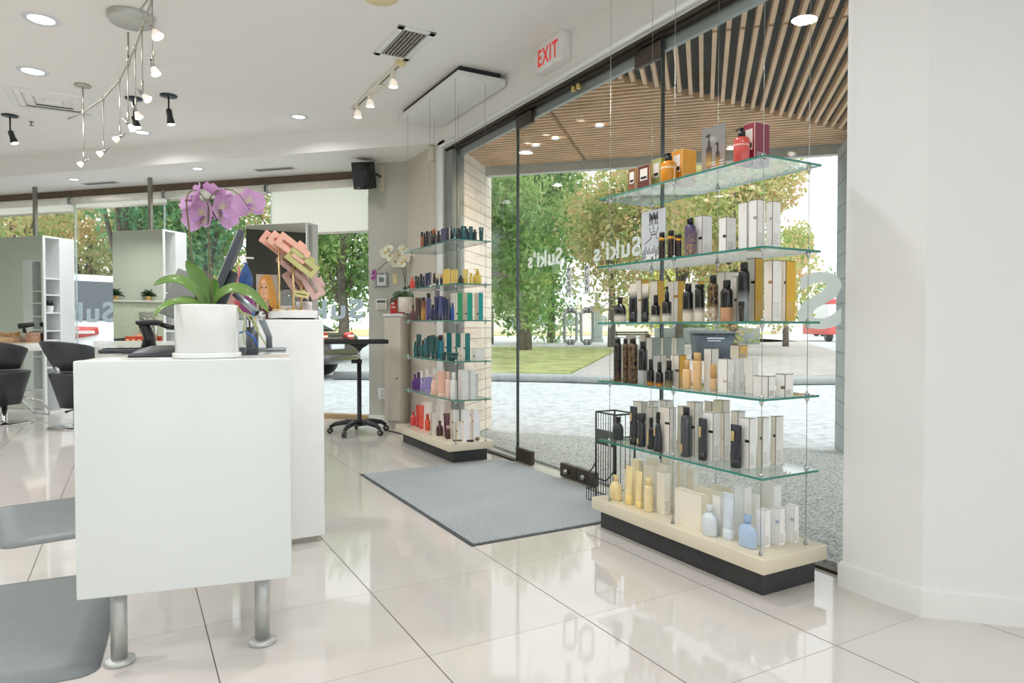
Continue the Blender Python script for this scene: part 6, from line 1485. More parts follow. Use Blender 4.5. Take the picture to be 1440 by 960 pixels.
# black monopoint spots
for lb, px, py, yj, yb, dx in (('black ceiling spotlight furthest left', 14, 162, 190, 204, .35), ('black ceiling spotlight behind the rail light', 188, 138, 170, 182, .3), ('black ceiling spotlight right of the rail light', 237, 134, 160, 177, .15)):
    p = at_z(px, py, ZC); t = thing('ceiling_spotlight', lb, 'spotlight', (p.x, p.y, ZC), group='black ceiling spotlights')
    zj, zb_ = zat(p, yj) - ZC, zat(p, yb) - ZC
    b = B(); b.lathe([(.068, -.0005), (.07, -.006), (.066, -.012), (.01, -.014)], n=28); b.done('ceiling_plate', M('2b3640', .35, .3), t)
    b = B(); b.cyl((0, 0, -.01), (0, 0, zj + .03), .007, 10); b.done('stem', BLACK, t)
    a = (RT * dx + Vector((0, 0, -1))).normalized(); q = a.to_track_quat('Z', 'Y').to_matrix().to_4x4(); q.translation = Vector((0, 0, zj + .03)); hl = (zj + .03 - zb_)
    b = B(); b.lathe([(.016, 0), (.024, .012), (.024, hl * .55), (.03, hl * .75), (.031, hl)], n=18, M4=q); b.done('lamp_head', BLACK, t)
    b = B(); b.lathe([(.03, hl + .001), (.001, hl + .006)], n=18, M4=q, cap=False); b.done('bulb', LAMP, t)
# four-way air diffuser
c = at_z(75, 146, ZC - .02); c.z = ZC - .056; t = thing('air_diffuser', 'square white ceiling air diffuser behind the rail light', 'air vent', (c.x, c.y, ZC))
b = B(); 
def ring_slope(r0, z0, r1, z1):
    q0 = [(-r0, -r0, z0), (r0, -r0, z0), (r0, r0, z0), (-r0, r0, z0)]; q1 = [(-r1, -r1, z1), (r1, -r1, z1), (r1, r1, z1), (-r1, r1, z1)]
    th_ = Vector((0, 0, .003)); v = [Vector(p) for p in q0 + q1]; v += [p + th_ for p in v]; f = []
    for k in range(4):
        j = (k + 1) % 4; f += [(k, j, 4 + j, 4 + k), (8 + k, 12 + k, 12 + j, 8 + j), (k, 8 + k, 8 + j, j), (4 + k, 4 + j, 12 + j, 12 + k)]
    vs = [b.bm.verts.new(p) for p in v]
    for i_, q_ in enumerate(f): b.bm.faces.new([vs[x] for x in q_]).material_index = 1 if i_ % 4 == 1 else 0
ring_slope(.335, -.001, .33, -.008); ring_slope(.33, -.008, .27, -.006); ring_slope(.215, -.012, .245, .016); ring_slope(.14, -.014, .17, .016); ring_slope(.065, -.016, .09, .014); b.box((-.065, -.065, -.016), (.065, .065, -.013)); b.done('louvres', [TRIMW, M('2e302f', .8)], t)  # louvre tops get a dark colour standing for shade inside the vent
b = B(); b.box((-.27, -.27, .05), (.27, .27, .055)); b.done('dark_opening', M('3c3f3c', .8), t)
# return grille, aligned with the shop front
g0, g1 = at_z(540, 79, ZC), at_z(601, 48, ZC)
gx0, gx1, gy0, gy1 = 1.585, 1.80, 4.31, 4.80
t = thing('ceiling_vent', 'white ceiling return grille above the short spotlight track', 'air vent', (gx0, gy0, ZC)); W, D = gx1 - gx0, gy1 - gy0
b = B(); 
for a_, c_2 in (((-.025, -.025), (.02, D + .025)), ((W - .02, -.025), (W + .025, D + .025)), ((-.025, -.025), (W + .025, .02)), ((-.025, D - .02), (W + .025, D + .025))): b.rbox((*a_, -.01), (*c_2, -.0005), .002, 1)
b.done('frame', TRIMW, t)
b = B()
for k in range(7): x = .03 + (W - .06) * k / 6; b.box((x - .004, .02, -.014), (x + .003, D - .02, -.002))
b.done('slats', M('b3b0a4', .5), t)
b = B(); b.box((.02, .02, -.0014), (W - .02, D - .02, -.0004)); b.done('dark_opening', M('3f3f3a', .8), t)
for lb, x0, x1, y in (('slim slot vent in the lowered ceiling before the blind', 356, 413, 237), ('slim slot vent in the lowered ceiling at left', 115, 165, 257)):
    a, e = at_z(x1, y - 1.5, ZL), at_z(x0, y + 1, ZL); Wd = (a - e).to_2d().length
    t = thing('slot_vent', lb, 'air vent', (a.x, a.y, ZL), math.radians(135), group='slot vents of the lowered ceiling')
    b = B(); b.box((0, -.06, -.006), (Wd, -.045, -.0005)); b.box((0, .045, -.006), (Wd, .06, -.0005)); b.box((0, -.05, -.006), (.012, .05, -.0005)); b.box((Wd - .012, -.05, -.006), (Wd, .05, -.0005)); b.done('frame', M('d9d8d0', .5), t)
    b = B(); b.box((.012, -.045, -.003), (Wd - .012, .045, -.0005)); b.box((.012, -.004, -.006), (Wd - .012, .004, -.003)); b.done('slot', M('7e8078', .7), t)
# short track with three white spots
p0, p1 = at_z(563, 86, ZC), at_z(497, 151, ZC); xa = (p0.x + p1.x) / 2; L = p1.y - p0.y
t = thing('spot_track', 'short white ceiling track with three lit spots near the grille', 'track light', (xa, p0.y, ZC))
CRMM = M('e9e4d6', .4, coat=.2)
b = B(); b.rbox((-.018, 0, -.022), (.018, L, -.0005), .003); b.rbox((-.028, L * .42, -.026), (.06, L * .58, -.001), .004); b.done('track', CRMM, t)
b = B(); b.box((-.006, .02, -.0235), (.006, L * .4, -.0215)); b.box((-.006, L * .6, -.0235), (.006, L - .02, -.0215)); b.done('slot', M('6a655c', .6), t)
b = B(); b.rbox((-.03, -.05, -.03), (.03, .03, -.0005), .006); b.done('feed_cap', M('e6d6a0', .4), t)
for px, py, yb in ((553, 96, 125), (521, 128, 152), (505, 145, 167)):
    p = at_z(px, py, ZC); y = min(max(p.y - p0.y, .05), L - .05); zb_ = zat(Vector((xa, p0.y + y, 0)), yb) - ZC
    b = B(); b.rbox((-.016, y - .03, -.05), (.016, y + .03, -.022), .003); b.tube([(0, y, -.05), (0, y, zb_ + .08)], .007, 8); b.rbox((-.012, y - .018, zb_ + .055), (.012, y + .018, zb_ + .1), .004); h_ = b.done('lamp_holder', CRMM, t)
    b = B(); b.lathe([(.015, .06), (.028, .04), (.034, .008), (.034, 0)], (0, y, zb_), 18, cap=False); b.done('reflector', M('f2e6d4', .3, emit=.5), h_)
    b = B(); b.lathe([(.033, .003), (.001, .0)], (0, y, zb_), 18, cap=False); b.done('bulb', LAMP, h_)
# round speaker cover at the top edge, sprinkler head
c = at_z(535, -6, ZC); t = thing('ceiling_speaker', 'round cream cover on the ceiling at the top edge', 'ceiling cover', (c.x, c.y, ZC))
b = B(); b.lathe([(.11, -.0005), (.11, -.01), (.09, -.022), (.001, -.026)], n=36, cap=False); b.done('cover', M('ead9ae', .5), t)
b = B(); b.ball((-.02, -.02, -.026), .006, 8, 6); b.done('screw', STEEL, t)
c = at_z(44, 171, ZC); t = thing('sprinkler', 'tiny sprinkler head on the ceiling near the left spotlight', 'sprinkler', (c.x, c.y, ZC))
b = B(); b.lathe([(.02, -.0005), (.018, -.006), (.006, -.012), (.006, -.035)], n=14); b.lathe([(.022, -.038), (.022, -.036)], n=14); b.done('head', M('8a8a86', .4, .5), t)
# EXIT sign over the doors
ye0, ye1 = at_x(765, 75, XW).y, at_x(803, 45, XW).y
zt_ = .5 * (zat((XW, ye0), 74) + zat((XW, ye1), 47)); zb_ = .5 * (zat((XW, ye0), 109) + zat((XW, ye1), 90))
t = thing('exit_sign', 'white EXIT sign with red letters above the glass doors', 'sign', (XW, ye1, zb_)); w, h = ye0 - ye1, zt_ - zb_
b = B(); b.rbox((-.075, 0, 0), (-.0005, w, h), .006); b.done('housing', M('f3f1ee', .4), t)
m = frame((0, -1, 0), (0, 0, 1), (-.0765, w * .88, h * .19)); text_mesh('EXIT', h * .84, M('d8332c', .4, emit=.35), m, .0008, .0022, 1.15, name='letters', parent=t, width=w * .74)
# ================================================================= OUTSIDE
def ground_mat(c1, c2, scale, name):
    m, nt, N, L = new_mat(name); o = N.new('ShaderNodeOutputMaterial'); bb = N.new('ShaderNodeBsdfPrincipled'); L.new(bb.outputs[0], o.inputs[0]); bb.inputs['Roughness'].default_value = .9
    tc = N.new('ShaderNodeTexCoord'); nz = N.new('ShaderNodeTexNoise'); nz.inputs['Scale'].default_value = scale; nz.inputs['Detail'].default_value = 3; L.new(tc.outputs['Object'], nz.inputs['Vector'])
    cr = N.new('ShaderNodeValToRGB'); cr.color_ramp.elements[0].position = .38; cr.color_ramp.elements[1].position = .58
    cr.color_ramp.elements[0].color = (*srgb(c1), 1); cr.color_ramp.elements[1].color = (*srgb(c2), 1); L.new(nz.outputs['Fac'], cr.inputs[0]); L.new(cr.outputs[0], bb.inputs['Base Color']); return m
AGG = ground_mat('7f8783', 'c6cac9', 75, 'pebble_aggregate'); PALE = ground_mat('aeb4b6', 'c9cdcf', 9, 'pale_concrete')
GRS = ground_mat('8f8a58', 'a4b06c', 1.4, 'lawn'); DRYG = ground_mat('a8a86a', 'c9b98c', 1.2, 'dry_lawn')
b = B(); b.prism([(2.66, -60), (260, -60), (260, 260), (-200, 260), (-200, XL * -1 + S_W + 200), (-6.6, 16.6), (2.66, 7.3)], -.12, -.03); struct(b.done('ground_plaza', PALE))
def patch(name, px, mat, z=-.03, h=.02):
    b = B(); pts = [at_z(x, y, z + h) for x, y in px]
    if sum((pts[i].x * pts[(i + 1) % len(pts)].y - pts[(i + 1) % len(pts)].x * pts[i].y) for i in range(len(pts))) < 0: pts.reverse()
    b.prism([(p.x, p.y) for p in pts], z - .05, z + h); return struct(b.done(name, mat))
# pebbled apron by the doors
b = B(); b.prism([(2.68, -3), (6.2, -3), (6.2, 2.6), (2.68 + .2, 8.8 - 2.2)], -.1, -.006); struct(b.done('ground_apron', AGG))
patch('lawn_front', [(560, 489), (690, 487), (858, 488.5), (866, 492), (800, 524), (690, 524), (520, 522)], GRS, h=.06)
patch('lawn_back', [(430, 462.6), (1010, 462.6), (1110, 468), (1000, 471), (830, 471), (430, 472)], DRYG, h=.06)
patch('path_park', [(430, 473), (1010, 472), (1180, 474), (1180, 478), (860, 487), (430, 486)], ground_mat('b4b6b2', 'cfd0cc', 3, 'park_path'), h=.03)
PAVB = brick_mat('b9b4ae', 'a9a49f', '8f8b88', 1.6)
def paver_mat():
    m, nt, N, L = new_mat('pavers'); o = N.new('ShaderNodeOutputMaterial'); bb = N.new('ShaderNodeBsdfPrincipled'); L.new(bb.outputs[0], o.inputs[0]); tc = N.new('ShaderNodeTexCoord'); br = N.new('ShaderNodeTexBrick')
    br.inputs['Scale'].default_value = 1.4; br.inputs['Color1'].default_value = (*srgb('bab4ad'), 1); br.inputs['Color2'].default_value = (*srgb('a8a39d'), 1); br.inputs['Mortar'].default_value = (*srgb('908c88'), 1); br.inputs['Mortar Size'].default_value = .015
    L.new(tc.outputs['Object'], br.inputs['Vector']); L.new(br.outputs[0], bb.inputs['Base Color']); bb.inputs['Roughness'].default_value = .9; return m
patch('paving_bricks', [(868, 491), (930, 484), (1070, 476), (1130, 480), (1195, 500), (1195, 527), (1010, 529), (900, 530), (806, 527)], paver_mat(), h=.03)
b = B(); k0 = [at_z(x, y, .08) for x, y in ((470, 526), (690, 528), (800, 530), (900, 533.5), (1000, 534), (1200, 532))]
b.tube([p + Vector((0, 0, -.03)) for p in k0], .09, 6); struct(b.done('kerb_street', M('a4a8a6', .8)))
# trees -------------------------------------------------------------
def leaf_mat(cols):
    m, nt, N, L = new_mat('foliage'); o = N.new('ShaderNodeOutputMaterial'); g = N.new('ShaderNodeNewGeometry'); cr = N.new('ShaderNodeValToRGB'); cr.color_ramp.interpolation = 'LINEAR'
    e = cr.color_ramp.elements
    while len(e) < len(cols): e.new(.5)
    for i, c in enumerate(cols): e[i].position = i / (len(cols) - 1); e[i].color = (*srgb(c), 1)
    tc = N.new('ShaderNodeTexCoord'); nz = N.new('ShaderNodeTexNoise'); nz.inputs['Scale'].default_value = .8; L.new(tc.outputs['Object'], nz.inputs['Vector'])
    ad = N.new('ShaderNodeMath'); ad.operation = 'MULTIPLY_ADD'; L.new(g.outputs['Random Per Island'], ad.inputs[0]); ad.inputs[1].default_value = .55
    s2 = N.new('ShaderNodeMath'); s2.operation = 'MULTIPLY_ADD'; L.new(nz.outputs['Fac'], s2.inputs[0]); s2.inputs[1].default_value = 1.5; s2.inputs[2].default_value = -.5; L.new(s2.outputs[0], ad.inputs[2])
    L.new(ad.outputs[0], cr.inputs[0]); d = N.new('ShaderNodeBsdfDiffuse'); tr = N.new('ShaderNodeBsdfTranslucent'); L.new(cr.outputs[0], d.inputs[0]); L.new(cr.outputs[0], tr.inputs[0])
    mx = N.new('ShaderNodeMixShader'); mx.inputs[0].default_value = .5; L.new(d.outputs[0], mx.inputs[1]); L.new(tr.outputs[0], mx.inputs[2]); L.new(mx.outputs[0], o.inputs[0]); return m
FG = leaf_mat(['4a7044', '76a05a', 'a4c27c', 'dadfa8']); FA = leaf_mat(['7d9c58', 'b4c67c', 'e2d2a0', 'e2b494']); FO = leaf_mat(['7fa668', 'abbf7c', 'd6cc9a', 'e0b894']); FT = leaf_mat(['4a7f62', '6a9f78', '92bd8c', 'c0d4a0']); FY = leaf_mat(['8fb04a', 'b9c85c', 'e0d878', 'f0e6a0'])
BARK = M('6f665c', .9, var=.3, scale=6, bump=.4)
def crown(name, mat, rx, rz_, n, leaf_, seed, parent, zc, blobs=9):
    rnd = random.Random(seed); b = B(); cs = []
    for k in range(blobs):
        a = rnd.uniform(0, 6.283); r = rnd.uniform(.15, .75); cs.append((Vector((rx * r * math.cos(a), rx * r * math.sin(a), rz_ * rnd.uniform(-.65, .65))), rnd.uniform(.32, .55)))
    verts = []; faces = []
    for i in range(n):
        c, s_ = cs[rnd.randrange(blobs)]
        v = Vector((rnd.gauss(0, 1), rnd.gauss(0, 1), rnd.gauss(0, 1))).normalized() * (rnd.random() ** .45)
        p = c + Vector((v.x * rx * s_, v.y * rx * s_, v.z * rz_ * s_ * 1.1))
        u = Vector((rnd.gauss(0, 1), rnd.gauss(0, 1), rnd.gauss(0, .6))).normalized(); w = u.orthogonal().normalized(); w = Matrix.Rotation(rnd.uniform(0, 6.28), 3, u) @ w; x = u.cross(w) * .45
        L_ = leaf_ * rnd.uniform(.6, 1.3); k = len(verts); nn = u * L_ * .12
        verts += [p - w * L_ * .5, p + x * L_ * .5 + nn, p + w * L_ * .5, p - x * L_ * .5 + nn]; faces += [(k, k + 1, k + 2), (k, k + 2, k + 3)]
    me = bpy.data.meshes.new(name); me.from_pydata([tuple(q) for q in verts], [], faces); me.materials.append(mat)
    o = bpy.data.objects.new(name, me); COL.objects.link(o); o.parent = parent; o.location = (0, 0, zc); return o, cs
def tree(lb, px, t_, z0, h, rx, mat, seed, n=5200, leaf_=.22, trunk=.2, crown_lo=.3, grp='trees outside the windows'):
    p = at_t(px, YH, t_); T = thing('tree', lb, 'tree', (p.x, p.y, z0), 0, grp)
    zc = h * (1 + crown_lo) / 2; rz_ = h * (1 - crown_lo) / 2 * 1.08
    o, cs = crown('crown', mat, rx, rz_, n, leaf_, seed, T, zc)
    b = B(); b.tube([(0, 0, -.1), (.05, .02, h * .2), (-.04, .05, h * .45), (0, 0, zc + rz_ * .3)], [trunk * 1.25, trunk, trunk * .8, trunk * .35], 10)
    for c, s_ in cs[:6]: b.tube([(-.02, .03, h * (.25 + .03 * (seed % 3))), Vector((c.x * .4, c.y * .4, zc + c.z * .5 - rz_ * .2)), Vector((c.x, c.y, zc + c.z))], [trunk * .45, trunk * .3, trunk * .12], 7)
    b.done('trunk', BARK, T); return T
tree('large green tree with a thick trunk behind the left door leaf', 738, 30, -.02, 10.5, 3.6, FG, 1, 9500, .33, .26, .1)
tree('dark green spreading tree at the brick wall edge', 668, 22, -.02, 8.5, 2.6, FG, 2, 7500, .26, .2, .12)
tree('slimmer green tree between the two door handles', 775, 44, -.02, 12, 4.6, FG, 3, 9500, .38, .22, .06)
tree('yellow-green tree behind the right door leaf', 860, 36, -.02, 12.0, 4.4, FA, 4, 10000, .33, .18, .1)
tree('large autumn tree behind the larger glass shelves', 1030, 27, -.02, 8.7, 3.5, FA, 5, 11500, .25, .2, .16)
tree('autumn tree between the shelves and the right door leaf', 955, 33, -.02, 10.3, 3.6, FA, 6, 10000, .3, .18, .12)
tree('bright yellow low tree behind the third shelf', 930, 60, -.02, 7.0, 4.5, FY, 7, 5000, .35, .2, .15)
tree('small fresh green tree at the far right of the glass', 1192, 70, -.02, 9.0, 3.2, FG, 8, 3500, .36, .2, .15)
tree('small autumn tree right of the large autumn tree', 1105, 36, -.02, 6.9, 2.3, FA, 9, 4500, .24, .14, .25)
tree('autumn orange tree at the far left of the window', 20, 22, -.02, 7.4, 3.4, FO, 10, 9000, .2, .16, .02)
tree('orange-leaved tree behind the white car', 128, 24, -.02, 6.4, 2.6, FO, 11, 8000, .2, .16, .0)
tree('blue-green leaning tree above the white car', 178, 19, -.02, 7.0, 2.6, FT, 12, 6500, .22, .18, .38)
tree('autumn tree left of the blue-green one', 80, 28, -.02, 8.4, 3.6, FA, 13, 7000, .24, .16, .1)
tree('green tree behind the orchid flowers', 296, 20, -.02, 7.0, 1.9, FG, 14, 5500, .2, .12, .4)
tree('green tree between the middle tower and the orchid', 245, 26, -.02, 8.2, 2.4, FT, 15, 5000, .24, .14, .3)
tree('dense green tree behind the lowered blind', 482, 21, -.02, 6.2, 2.7, FG, 16, 9000, .19, .16, .12)
tree('yellow-green bushy tree right of the tower by the counter', 415, 25, -.02, 6.6, 2.4, FA, 17, 6000, .2, .14, .1)
tree('low autumn bush tree behind the tilted grey screen', 320, 30, -.02, 4.2, 2.0, FY, 18, 3500, .24, .1, .1)
tree('pale green small tree at the brick wall', 690, 40, -.02, 6.8, 2.6, FG, 19, 3500, .3, .14, .2)
# planter wall and bin
pa, pb = at_z(928, 484, 0), at_z(1069, 484, 0); hW = zat(pa, 461)
t = thing('planter_wall', 'long grey concrete planter behind the wheelie bin', 'planter', (pa.x, pa.y, -.02), math.atan2(pb.y - pa.y, pb.x - pa.x)); Wd = (pb - pa).length
b = B(); b.rbox((0, 0, 0), (Wd, 1.6, hW + .02), .03); b.done('concrete', M('9aa29e', .85, var=.12, scale=1.5), t)
o, _ = crown('low_planting', FG, Wd * .42, .25, 1500, .2, 33, t, hW + .12); o.location = (Wd / 2, .8, hW + .12); o.scale = (1, .12, 1)
q = at_t(1001, YH, 21.5); t = thing('wheelie_bin', 'dark blue-grey lidded bin standing on the paving outside', 'bin', (q.x, q.y, -.005), -AZ); k = 21.5 / F; zt_ = zat(q, 465)
b = B(); w0, w1 = 21 * k, 25 * k
b.loft([[(-w0, -w0, .05), (w0, -w0, .05), (w0, w0, .05), (-w0, w0, .05)], [(-w1, -w1, zt_ - .08), (w1, -w1, zt_ - .08), (w1, w1, zt_ - .08), (-w1, w1, zt_ - .08)]]); b.done('body', M('46525c', .5), t)
b = B(); b.loft([[(-w1 * 1.1, -w1 * 1.15, zt_ - .08), (w1 * 1.1, -w1 * 1.15, zt_ - .08), (w1 * 1.1, w1 * 1.1, zt_ - .08), (-w1 * 1.1, w1 * 1.1, zt_ - .08)], [(-w1 * 1.1, -w1 * 1.15, zt_ - .04), (w1 * 1.1, -w1 * 1.15, zt_ - .04), (w1 * 1.1, w1 * 1.1, zt_), (-w1 * 1.1, w1 * 1.1, zt_)]]); b.done('lid', M('525f6a', .45), t)
for x in (-1, 1):
    b = B(); b.cyl((x * w0 * .9, w0, .1), (x * w0 * 1.05, w0, .1), .1, 16); b.done('wheel', BLACK, t)
b = B(); b.box((-w1 * .55, -w1 * .985 - .02, zt_ * .74), (w1 * .4, -w1 * .9, zt_ * .78)); b.box((-w1 * .5, -w1 * .985 - .02, zt_ * .66), (w1 * .2, -w1 * .88, zt_ * .69)); b.done('label', M('c9d0d4', .5), t)
q = at_t(839, YH, 46); k = 46 / F; zb_ = -.02; zt_ = zat(q, 430)
t = thing('pedestal', 'pale grey stone pedestal with a small urn beyond the door handles', 'pedestal', (q.x, q.y, zb_), -AZ)
b = B(); b.rbox((-8.5 * k, -8.5 * k, 0), (8.5 * k, 8.5 * k, .25), .02); b.rbox((-7.2 * k, -7.2 * k, .25), (7.2 * k, 7.2 * k, zt_ - .1), .02); b.rbox((-8.3 * k, -8.3 * k, zt_ - .12), (8.3 * k, 8.3 * k, zt_ + .02), .02); b.done('shaft', M('b7c0bc', .8, var=.08), t)
b = B(); b.lathe([(3 * k, zt_ + .02), (1.5 * k, zt_ + .2), (3.2 * k, zt_ + .5), (2 * k, zt_ + .8), (1 * k, zt_ + .95)], n=14); b.done('urn', M('aeb8b4', .8), t)
q = at_t(890, YH, 38); t = thing('park_bench', 'dark slatted park bench on the lawn below the third shelf', 'bench', (q.x, q.y, .0), -AZ + .1)
b = B(); [b.box((-1.0, y, .44), (1.0, y + .09, .47)) for y in (-.2, -.08, .04, .16)]; b.done('seat', M('5a5f5c', .7), t)
b = B(); [b.box((-1.0, .28 + .03 * i, .56 + .12 * i), (1.0, .31 + .03 * i, .65 + .12 * i)) for i in range(2)]; b.done('backrest', M('5a5f5c', .7), t)
for x in (-.85, .85):
    b = B(); b.tube([(x, -.2, -.05), (x, -.2, .44), (x, .25, .44), (x, .34, .8)], .03, 6); b.tube([(x, .25, .44), (x, .3, -.05)], .03, 6); b.done('leg', MATT, t)
# cars --------------------------------------------------------------
def car(name, lb, p, rz, col, L=4.7, W=1.9, Hh=1.65, suv=True, k=1.0):
    t = thing(name, lb, 'car', p, rz); PM = M(col, .2, coat=.8, var=.01); GM = M('3a444c', .08, coat=1.0, var=.02)
    # x forward, rear at x = 0; side profile of lower body
    def prof(y, tuck): 
        pts = [(0.06, .42), (0, .55), (0.02, .92), (.1, 1.02), (1.0, 1.06), (3.2, 1.0), (4.3, .93), (4.62, .8), (4.7, .6), (4.6, .35), (.2, .32)]
        return [(x * L / 4.7, y, z * Hh / 1.65 if suv else z * Hh / 1.55) for x, z in pts]
    b = B(); b.loft([prof(-W / 2 + .1, 0), prof(-W / 2, 0), prof(W / 2, 0), prof(W / 2 - .1, 0)] if False else [[(x, y * (1 - .06 * (abs(z - .7) > .3)), z) for x, y, z in prof(s_ * W / 2, 0)] for s_ in (-1, -.9, .9, 1)]); b.done('body', PM, t)
    top = [(.12, 1.0), (.38, Hh - .06), (.7, Hh), (2.2, Hh - .01), (2.6, Hh - .08), (3.35, 1.0)] if suv else [(.5, .98), (1.2, Hh - .05), (1.7, Hh), (2.5, Hh - .03), (3.4, .98)]
    b = B(); b.loft([[(x * L / 4.7, s_ * (W / 2 - .1 - .16 * max(0, (z - 1.0)) / (Hh - 1)), z) for x, z in top] for s_ in (-1, -.92, .92, 1)]); cb_ = b.done('cabin', PM, t)
    for s_ in (-1, 1):
        b = B(); y = s_ * (W / 2 - .145); y2 = s_ * (W / 2 - .235)
        xs = ((.55, 1.3), (1.38, 2.15), (2.22, 2.95)) if suv else ((1.2, 1.9), (1.98, 2.9))
        for a_, c_3 in xs:
            q_ = [(a_, y + s_ * .035, 1.06), (c_3, y + s_ * .035, 1.06), (min(c_3, c_3 - .12 if c_3 > 2.6 else c_3), y2 + s_ * .04, Hh - .14), (a_ + .1, y2 + s_ * .04, Hh - .14)]
            b.mesh([(x, yy - s_ * .03, z) for x, yy, z in q_] + q_, [(0, 1, 2, 3), (4, 5, 6, 7), (0, 1, 5, 4), (1, 2, 6, 5), (2, 3, 7, 6), (3, 0, 4, 7)])
        b.done('side_window', GM, t)
    b = B(); q_ = [(.10, -W * .37, 1.06), (.10, W * .37, 1.06), (.33, W * .32, Hh - .13), (.33, -W * .32, Hh - .13)] if suv else [(.52, -W * .36, 1.02), (.52, W * .36, 1.02), (1.1, W * .3, Hh - .12), (1.1, -W * .3, Hh - .12)]
    b.mesh([(x - .03, y, z + .01) for x, y, z in q_] + [(x + .05, y, z - .01) for x, y, z in q_], [(0, 1, 2, 3), (4, 5, 6, 7), (0, 1, 5, 4), (1, 2, 6, 5), (2, 3, 7, 6), (3, 0, 4, 7)]); b.done('rear_window', GM, t)
    for s_ in (-1, 1):
        b = B(); b.loft([[(-.02, s_ * W * .2, .86), (.0, s_ * W * .2, .96), (.06, s_ * W * .2, .96), (.06, s_ * W * .2, .86)], [(-.025, s_ * W * .36, .80), (-.0, s_ * W * .36, .97), (.06, s_ * W * .36, .97), (.06, s_ * W * .36, .80)], [(.22, s_ * W * .51, .82), (.22, s_ * W * .51, .96), (.3, s_ * W * .48, .96), (.3, s_ * W * .48, .82)]]); l_ = b.done('tail_light', M('d43a34', .2, coat=.8), t)
        b = B(); b.box((-.032, s_ * W * .29 - .12, .87), (-.01, s_ * W * .29 + .12, .91)); b.done('light_strip', M('f0e4e0', .3), l_)
    b = B(); b.rbox((-.03, -.26, .62), (.02, .26, .76), .01); b.done('number_plate', M('dfe4ea', .4), t)
    b = B(); b.rbox((-.05, -W / 2 + .06, .34), (.2, W / 2 - .06, .52), .05); b.done('bumper', PM if not suv else M('c9cdd0', .4), t)
    for x in (.85, 3.75):
        for s_ in (-1, 1):
            b = B(); b.cyl((x, s_ * (W / 2 - .2), .34), (x, s_ * (W / 2 + .01), .34), .34, 28); w_ = b.done('wheel', MATT, t)
            b = B(); b.cyl((x, s_ * (W / 2 - .05), .34), (x, s_ * (W / 2 + .02), .34), .22, 20); b.done('rim', STEEL, w_)
    return t
u = at_t(180, YH, 10.9); c1 = car('car', 'white sport utility car parked outside behind the towers', (u.x, u.y, -.03), math.radians(114), 'f4f6f8', W=1.95, Hh=1.72); c1.scale = (1.13, 1.13, 1.13)
u = at_t(474, YH, 14.2); car('car', 'dark car parked outside left of the grey pier', (u.x, u.y, -.03), math.radians(135), '3b3436', suv=False, Hh=1.42, W=1.85)
u = at_t(1142, YH, 75); car('car', 'small pale car far off behind the large white letter', (u.x, u.y, -.02), math.radians(-30), 'c9d3da', suv=False, Hh=1.45)
# red and white delivery van far right
u = at_t(1180, YH, 48); k = 48 / F; t = thing('van', 'red and white box van far off beside the right column', 'van', (u.x, u.y, -.02), -AZ)
b = B(); b.rbox((-15 * k, 0, .5), (12 * k, 4.2, zat(u, 417)), .05); b.done('box_body', M('f2f2f2', .4), t)
b = B(); b.rbox((-15.3 * k, -.03, zat(u, 427)), (12.3 * k, 4.23, zat(u, 420)), .02); b.rbox((-15.3 * k, -.03, .5), (12.3 * k, 4.23, zat(u, 453)), .02); b.done('red_band', M('e0635c', .4), t)
for x in (-10, 8):
    b = B(); b.cyl((x * k - .15, .5, .4), (x * k + .15, .5, .4), .4, 18); b.done('wheel', BLACK, t)
# walker with a dog ---------------------------------------------------
def skin_body(name, joints, edges, mat, parent, sub=2):
    me = bpy.data.meshes.new(name); me.from_pydata([j[0] for j in joints], edges, []); o = bpy.data.objects.new(name, me); COL.objects.link(o); o.parent = parent
    md = o.modifiers.new('skin', 'SKIN'); me.skin_vertices.new() if not me.skin_vertices else None
    for i, j in enumerate(joints): me.skin_vertices[0].data[i].radius = (j[1], j[1] if len(j) < 3 else j[2])
    me.skin_vertices[0].data[0].use_root = True; s_ = o.modifiers.new('sub', 'SUBSURF'); s_.levels = sub; s_.render_levels = sub; me.materials.append(mat)
    return o
u = at_t(1102.5, YH, 95); t = thing('person', 'distant person in dark trousers walking a dog on the pale path', 'person', (u.x, u.y, -.03), -AZ)
J = [((0, 0, .95), .16, .12), ((0, 0, 1.15), .15, .11), ((0, 0, 1.38), .19, .11), ((0, .0, 1.5), .06), ((0, -.02, 1.6), .085), ((0, -.02, 1.7), .09), ((.1, -.02, .9), .1), ((.11, -.1, .5), .07), ((.11, -.05, .08), .045), ((.11, -.2, .04), .04), ((-.1, .02, .9), .1), ((-.11, .05, .5), .07), ((-.11, .2, .1), .045), ((-.11, .08, .04), .04),
     ((.2, 0, 1.38), .06), ((.25, .05, 1.1), .045), ((.24, -.08, .88), .035), ((-.2, 0, 1.38), .06), ((-.25, -.05, 1.1), .045), ((-.26, -.15, .9), .035)]
E_ = [(0, 1), (1, 2), (2, 3), (3, 4), (4, 5), (0, 6), (6, 7), (7, 8), (8, 9), (0, 10), (10, 11), (11, 12), (12, 13), (2, 14), (14, 15), (15, 16), (2, 17), (17, 18), (18, 19)]
skin_body('body', J, E_, MG('3f4a66', 'e8e4e0', .55, .02, rough=.8, coat=0), t)
b = B(); b.ball((0, .0, 1.76), .11, 12, 8, (1, 1.05, .8)); b.done('hair', M('5a4638', .7), t)
u = at_t(1089, YH, 88); t = thing('dog', 'small light brown dog beside the distant walker', 'dog', (u.x, u.y, -.03), -AZ + .6)
